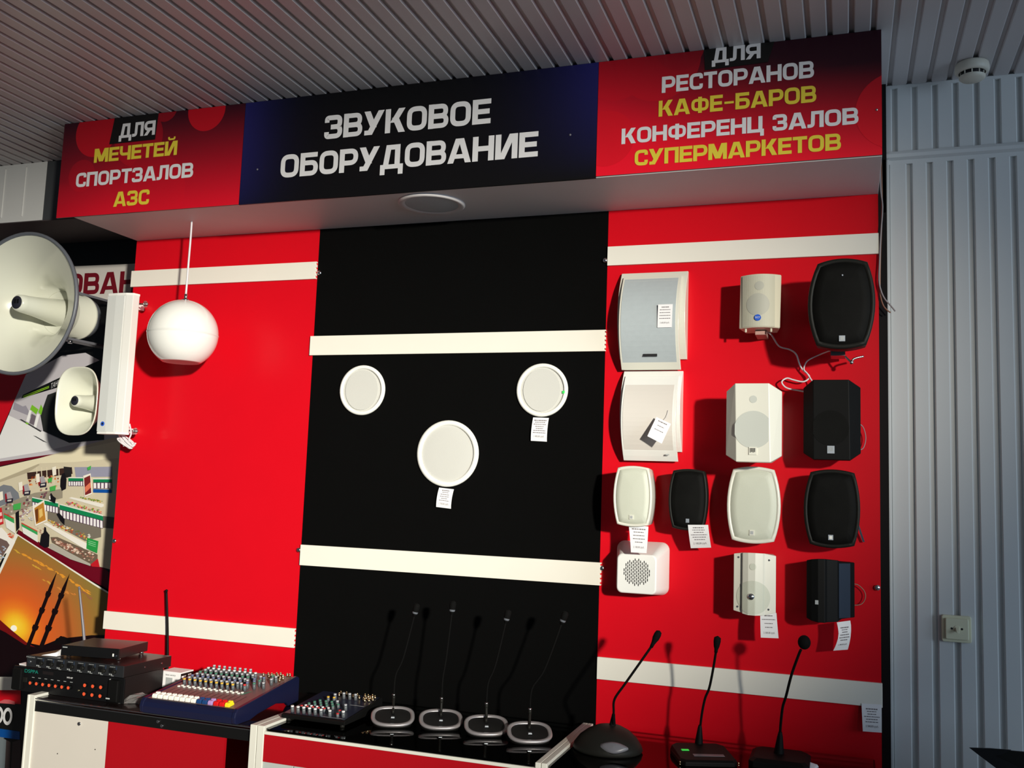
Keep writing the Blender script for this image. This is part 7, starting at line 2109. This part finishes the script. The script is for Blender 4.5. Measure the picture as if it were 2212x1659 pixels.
t = thing('audio_mixer', 'small black audio mixer with silver-topped knobs, left on the glass counter', 'mixer', (1.15, -.29, TB))
NX0, NX1, NY0, NY1, NZ0, NZ1 = 1.045, 1.251, -.410, -.178, .8155, .8385
tl2 = math.atan2(NZ1 - NZ0, NY1 - NY0)
def np_(s, d, lift=0.0): return (NX0 + (NX1 - NX0) * s, NY0 + (NY1 - NY0) * d - lift * math.sin(tl2), NZ0 + (NZ1 - NZ0) * d + lift * math.cos(tl2))
mb = MB(); mb.prism([(NY0 - .004, .8025), (NY0 - .006, .812), (NY0, NZ0), (NY1, NZ1), (NY1 + .006, NZ1 - .006), (NY1 + .006, .8025)], NX0 - .004, NX1 + .004, axis='X'); mb.build('chassis', M['black'], t, .0015)
mb = MB(); mb.add([np_(.005, .01, .001), np_(.995, .01, .001), np_(.995, .99, .001), np_(.005, .99, .001)], [(0, 1, 2, 3)]); tp = mb.build('top_panel', M['mix2_panel'], t)
mb = MB()
mb.add([np_(.74, .56, .0015), np_(.97, .56, .0015), np_(.97, .575, .0015), np_(.74, .575, .0015)], [(0, 1, 2, 3)]); mb.add([np_(.60, .03, .0015), np_(.95, .03, .0015), np_(.95, .042, .0015), np_(.60, .042, .0015)], [(0, 1, 2, 3)])
mb.build('print', M['badge_grey'], tp)
for x in (NX0 + .012, NX1 - .012):
    for y in (NY0 + .012, NY1 - .012):
        mb = MB(); mb.cyl((x, y, TB + .0002), (x, y, .8028), .007, seg=14); mb.build('foot', M['black_soft'], t)
sets = [('cap_white', [(.10 + .095 * k, .07) for k in range(6)] + [(.72, .07), (.92, .10)], .0056, .019), ('cap_white', [(.22 + .095 * k, .22) for k in range(5)], .0046, .014), ('cap_red', [(.16 + .095 * k, .205) for k in range(5)] + [(.80, .20), (.84, .08)], .0048, .012),
        ('cap_green', [(.20 + .10 * k, .33) for k in range(5)] + [(.24 + .10 * k, .41) for k in range(5)] + [(.28 + .10 * k, .49) for k in range(3)], .0048, .012), ('cap_yellow', [(.36, .58), (.46, .58)], .0048, .018), ('cap_grey', [(.40, .70), (.50, .78), (.60, .78), (.70, .78), (.60, .45), (.80, .35)], .0052, .019)]
for c, spots, r, h in sets:
    o = knob_mesh('knob', r, h, c).build('knob', [M['knob'], M[c]], None, root='_o')
    mixer_parts(t, 'knob', o, None, spots, lambda s, d: np_(s, d, .0011), tl2)
bm = MB(); bm.cyl((0, 0, 0), (0, 0, .009), .0034, .0034, 12); bm.cyl((0, 0, .009), (0, 0, .013), .0018, .0018, 12)
o = bm.build('jack', M['brass'], None, root='_o')
mixer_parts(t, 'jack', o, None, [(.38, .84), (.46, .86), (.36, .92), (.54, .86), (.46, .92), (.62, .84), (.66, .90), (.74, .82), (.78, .92), (.84, .78), (.84, .84), (.84, .91), (.88, .74), (.90, .80), (.90, .86), (.90, .93), (.94, .76), (.95, .83), (.96, .90), (.98, .80)], lambda s, d: np_(s, d, .0011), tl2)

# ---------------------------------------------------------------- desk microphones with silver rings
YAW, TILT = math.radians(25.5), math.radians(19)
r_ = Vector((math.cos(YAW), math.sin(YAW), 0))
b_h = Vector((-math.sin(YAW), math.cos(YAW), 0))
b_ = b_h * math.cos(TILT) + Vector((0, 0, 1)) * math.sin(TILT)
n_ = r_.cross(b_)
def se(k, n, w, h, e=2.7):
    a = 2 * math.pi * k / n
    c, s = math.cos(a), math.sin(a)
    return w * math.copysign(abs(c) ** (2 / e), c), h * math.copysign(abs(s) ** (2 / e), s)
conf = [((1.355, -.302), (1.326, 0.8245), (1.3255, .862), (1.386, 1.126), 'first desk microphone with a silver ring base, next to the small mixer'),
        ((1.497, -.268), (1.4855, .832), (1.4850, .868), (1.508, 1.142), 'second desk microphone with a silver ring base, counted from the small mixer'),
        ((1.644, -.273), (1.632, .831), (1.6300, .868), (1.685, 1.129), 'third desk microphone with a silver ring base, counted from the small mixer'),
        ((1.7835, -.292), (1.767, .825), (1.7660, .866), (1.860, 1.138), 'fourth desk microphone with a silver ring base, nearest the dome-shaped base')]
for (bx, by), (sx, sz), (jx, jz), (hx, hz), lab in conf:
    t = thing('desk_microphone', lab, 'microphone', (bx, by, TB), 'desk microphones with silver ring bases')
    c = Vector((bx, by, .8205))
    n = 48
    def ring(w, h, up): return [c + r_ * q[0] + b_ * q[1] + n_ * up for q in (se(k, n, w, h) for k in range(n))]
    def foot(w, h): return [Vector((bx, by, TB + .0004)) + r_ * q[0] + b_h * q[1] for q in (se(k, n, w, h) for k in range(n))]
    mb = MB(); mb.loft([foot(.050, .040), foot(.056, .046), ring(.063, .0505, -.006)], 0, True, True, True, True); mb.build('base', M['black'], t)
    mb = MB(); mb.loft([ring(.0635, .051, -.0065), ring(.0655, .053, -.003), ring(.0645, .052, .0005), ring(.060, .0475, .0015), ring(.0545, .042, .0005), ring(.053, .0405, -.002)], 0, False, False, True, True); mb.build('ring', M['ringsilver'], t)
    mb = MB(); mb.loft([ring(.0535, .041, -.0025), ring(.03, .022, -.001), ring(.001, .001, -.0005)], 0, False, True, True, True); mb.build('top_plate', M['face'], t)
    q = c + b_ * -.012 + n_ * .0005
    mb = MB(); mb.loft([[q + r_ * a * .0055 + b_ * b * .0035 for a, b in ((-1, -1), (1, -1), (1, 1), (-1, 1))], [q + r_ * a * .0045 + b_ * b * .0028 + n_ * .0018 for a, b in ((-1, -1), (1, -1), (1, 1), (-1, 1))]]); mb.build('button', M['silver'], t)
    y = -.240
    p0 = c + b_ * .014
    s0 = Vector((sx, y, sz))
    mb = MB(); mb.tube([p0 - n_ * .003, p0 + n_ * .006, (p0 + s0) / 2 + Vector((0, 0, .006)), Vector((jx, y, jz - .006))], .0042, 10); mb.cyl((jx, y, jz - .012), (jx, y, jz + .004), .0050, .0050, 14); mb.build('stem', M['black_soft'], t)
    mb = MB(); mb.cyl((jx, y, jz + .002), (jx, y, jz + .007), .0052, .0046, 14); mb.build('collar', M['steel'], t)
    h = Vector((hx, y, hz)); j = Vector((jx, y, jz))
    L_ = h - j
    mb = MB(); mb.tube([j, j + Vector((0, 0, .05)) + L_ * .05, j + L_ * .45 + Vector((-.001, 0, 0)), h - L_ * .05], .0026, 8); mb.build('gooseneck', M['mic_foam'], t)
    d = L_.normalized()
    mb = MB(); mb.lathe([(.0001, -.020), (.0048, -.019), (.0075, -.010), (.0098, .002), (.0100, .012), (.0080, .0185), (.0001, .0215)], h, d, 20); hd = mb.build('capsule', M['mic_foam'], t)
    mb = MB(); mb.lathe([(.0079, -.0105), (.0089, -.0085), (.0088, -.006), (.0092, -.0045)], h, d, 20); mb.build('collar', M['ring_grey'], hd)

# goose-neck microphones on the right counter
t = thing('gooseneck_microphone', 'goose-neck microphone on a dome-shaped black base with a grey oval button', 'microphone', (2.010, -.280, TB))
mb = MB()
def dome(k, z, dy=0.0): return [Vector((2.010 + .098 * k * math.cos(2 * math.pi * i / 48), -.280 + dy + .088 * k * math.sin(2 * math.pi * i / 48), z)) for i in range(48)]
mb.loft([dome(.96, TB + .0004), dome(1.0, TB + .006), dome(.96, TB + .018), dome(.82, TB + .036, .004), dome(.60, TB + .052, .010), dome(.35, TB + .062, .016), dome(.10, TB + .066, .020), dome(.005, TB + .066, .022)], 0, True, True, True, True)
mb.build('base', M['black_soft'], t)
mb = MB()
def lens(k, lift):
    out = []
    for i in range(40):
        a = 2 * math.pi * i / 40
        u, v = .040 * k * math.cos(a), .0155 * k * math.sin(a) * (1 - .45 * abs(math.cos(a)) ** 2)
        out.append(Vector((2.043 + u, -.3575 + v * .66 + u * u * 4.2 + max(0, u) ** 2 * 1.5 - lift * .75, .8205 + v * .75 + lift * .66)))
    return out
mb.loft([lens(1.0, -.006), lens(1.0, .0025), lens(.6, .0045), lens(.01, .0052)], 0, True, True, True, True); mb.build('button', M['button_grey'], t)
mb = MB(); mb.tube([(2.018, -.262, TB + .055), (2.023, -.272, .867), (2.027, -.290, .900), (2.035, -.318, .940), (2.065, -.330, .985), (2.110, -.333, 1.052), (2.142, -.333, 1.100)], .0034, 8); mb.build('gooseneck', M['mic_foam'], t)
mb = MB(); mb.lathe([(.011, 0), (.0085, .014), (.0052, .034), (.0045, .040)], (2.0175, -.262, TB + .056), (.10, -.10, 1), 16); mb.build('neck_socket', M['black'], t)
d = (2.160 - 2.142, 0, .037)
mb = MB(); mb.lathe([(.0001, -.012), (.0045, -.012), (.0055, 0.0), (.0072, .008), (.0095, .016), (.0098, .028), (.0078, .036), (.0001, .040)], (2.142, -.333, 1.102), d, 20); mb.build('capsule', M['mic_foam'], t)

t = thing('gooseneck_microphone', 'goose-neck microphone on a square black base with a glowing green key', 'microphone', (2.270, -.254, TB))
RB = 0.39
def rb(x, y, z):
    c, s = math.cos(RB), math.sin(RB)
    return Vector((2.270 + x * c - y * s, -.254 + x * s + y * c, z))
oct_ = [(-.078, -.062), (-.066, -.075), (.066, -.075), (.078, -.062), (.078, .058), (.060, .079), (-.060, .079), (-.078, .058)]
mb = MB(); mb.loft([[rb(x, y, TB + .0004) for x, y in oct_], [rb(x, y, TB + .011) for x, y in oct_], [rb(x * .94, y * .94 + .002, TB + .0165 + (y + .07) * .05) for x, y in oct_]]); mb.build('base', M['black'], t, .0015)
mb = MB()
def top(x, y, l=0.0): return rb(x, y, TB + .0167 + (y + .07) * .05 + l)
mb.loft([[top(-.058, .004), top(-.036, .004), top(-.036, .016), top(-.058, .016)], [top(-.057, .005, .002), top(-.037, .005, .002), top(-.037, .015, .002), top(-.057, .015, .002)]]); mb.build('key', M['green_led'], t, .0015)
mb = MB(); mb.loft([[top(-.034, -.040), top(.050, -.040), top(.050, -.022), top(-.034, -.022)], [top(-.034, -.040, .0006), top(.050, -.040, .0006), top(.050, -.022, .0006), top(-.034, -.022, .0006)]]); mb.build('label_strip', M['button_grey'], t)
for x in (-.079, .079):
    for z in (.004, .010):
        mb = MB(); mb.ball(rb(x, -.068, TB + z), .0022, 10); mb.build('screw', M['brass'], t)
mb = MB(); mb.lathe([(.0115, 0), (.0105, .012), (.006, .045), (.0042, .052)], (2.2485, -.182, TB + .022), (.06, -.06, 1), 16); mb.build('neck_socket', M['black'], t)
mb = MB(); mb.tube([(2.2520, -.185, TB + .068), (2.258, -.192, .905), (2.267, -.202, .945), (2.280, -.214, .978), (2.294, -.240, 1.040), (2.3040, -.265, 1.092)], .0034, 8); mb.build('gooseneck', M['mic_foam'], t)
mb = MB(); mb.lathe([(.0001, -.006), (.0046, -.005), (.0052, .004), (.0078, .012), (.0098, .026), (.0092, .036), (.0001, .042)], (2.3032, -.264, 1.087), (.12, -.15, 1), 20); mb.build('capsule', M['mic_foam'], t)

t = thing('gooseneck_microphone', 'goose-neck microphone with a round foam ball, nearest the slat wall', 'microphone', (2.470, -.200, TB))
mb = MB(); mb.loft([[Vector((2.470 + x, -.200 + y, z)) for x, y in oct_] for z in (TB + .0004, TB + .016)] + [[Vector((2.470 + x * .85, -.200 + y * .85, TB + .024)) for x, y in oct_]]); mb.build('base', M['black'], t, .0015)
mb = MB(); mb.lathe([(.0150, 0), (.0125, .014), (.0075, .050), (.0048, .062)], (2.4655, -.185, TB + .020), (.07, -.10, 1), 18); mb.build('neck_socket', M['black'], t)
mb = MB(); mb.tube([(2.469, -.190, .868), (2.4715, -.197, .902), (2.477, -.210, .945), (2.4865, -.226, .978), (2.502, -.262, 1.040), (2.521, -.295, 1.097), (2.528, -.306, 1.115)], .0036, 8); mb.build('gooseneck', M['mic_foam'], t)
mb = MB(); mb.ball((2.5365, -.310, 1.135), .0165, 22, sc=(1, 1, 1.12)); mb.build('foam_ball', M['mic_foam'], t)

mb = MB()
mb.loft([[(2.492, -.205, TB + .0005), (2.555, -.225, TB + .0005), (2.570, -.190, TB + .0005), (2.505, -.170, TB + .0005)], [(2.490, -.203, TB + .012), (2.550, -.220, TB + .003), (2.566, -.186, TB + .006), (2.503, -.172, TB + .012)], [(2.489, -.200, TB + .018), (2.520, -.206, TB + .015), (2.530, -.188, TB + .014), (2.500, -.178, TB + .016)]])
solo(mb, 'crumpled_paper', M['paper'], 'crumpled white paper beside the foam-ball microphone', 'paper', (2.53, -.2, TB))

# dark piece of furniture reaching into the lower right corner
t = thing('black_stand', 'dark angular stand poking into the bottom right corner before the slat wall', 'stand', (3.20, -.19, 0.0))
mb = MB(); mb.prism([(2.930, .910), (2.974, .914), (3.40, .923), (3.40, .735), (3.06, .835), (2.947, .899)], -.300, -.292); mb.build('top', M['black_soft'], t, .001)
mb = MB(); mb.prism([(2.927, .9125), (2.974, .9165), (3.02, .918), (3.00, .905), (2.985, .9005), (2.945, .8995)], -.304, -.300); mb.prism([(2.945, .8995), (2.985, .9005), (3.40, .735), (3.40, .70), (3.06, .820)], -.304, -.300); mb.build('front_edge', M['tab'], t)
mb = MB(); mb.box(3.22, 3.38, -.2915, -.16, 0.0, .80); mb.build('column', M['black_soft'], t)
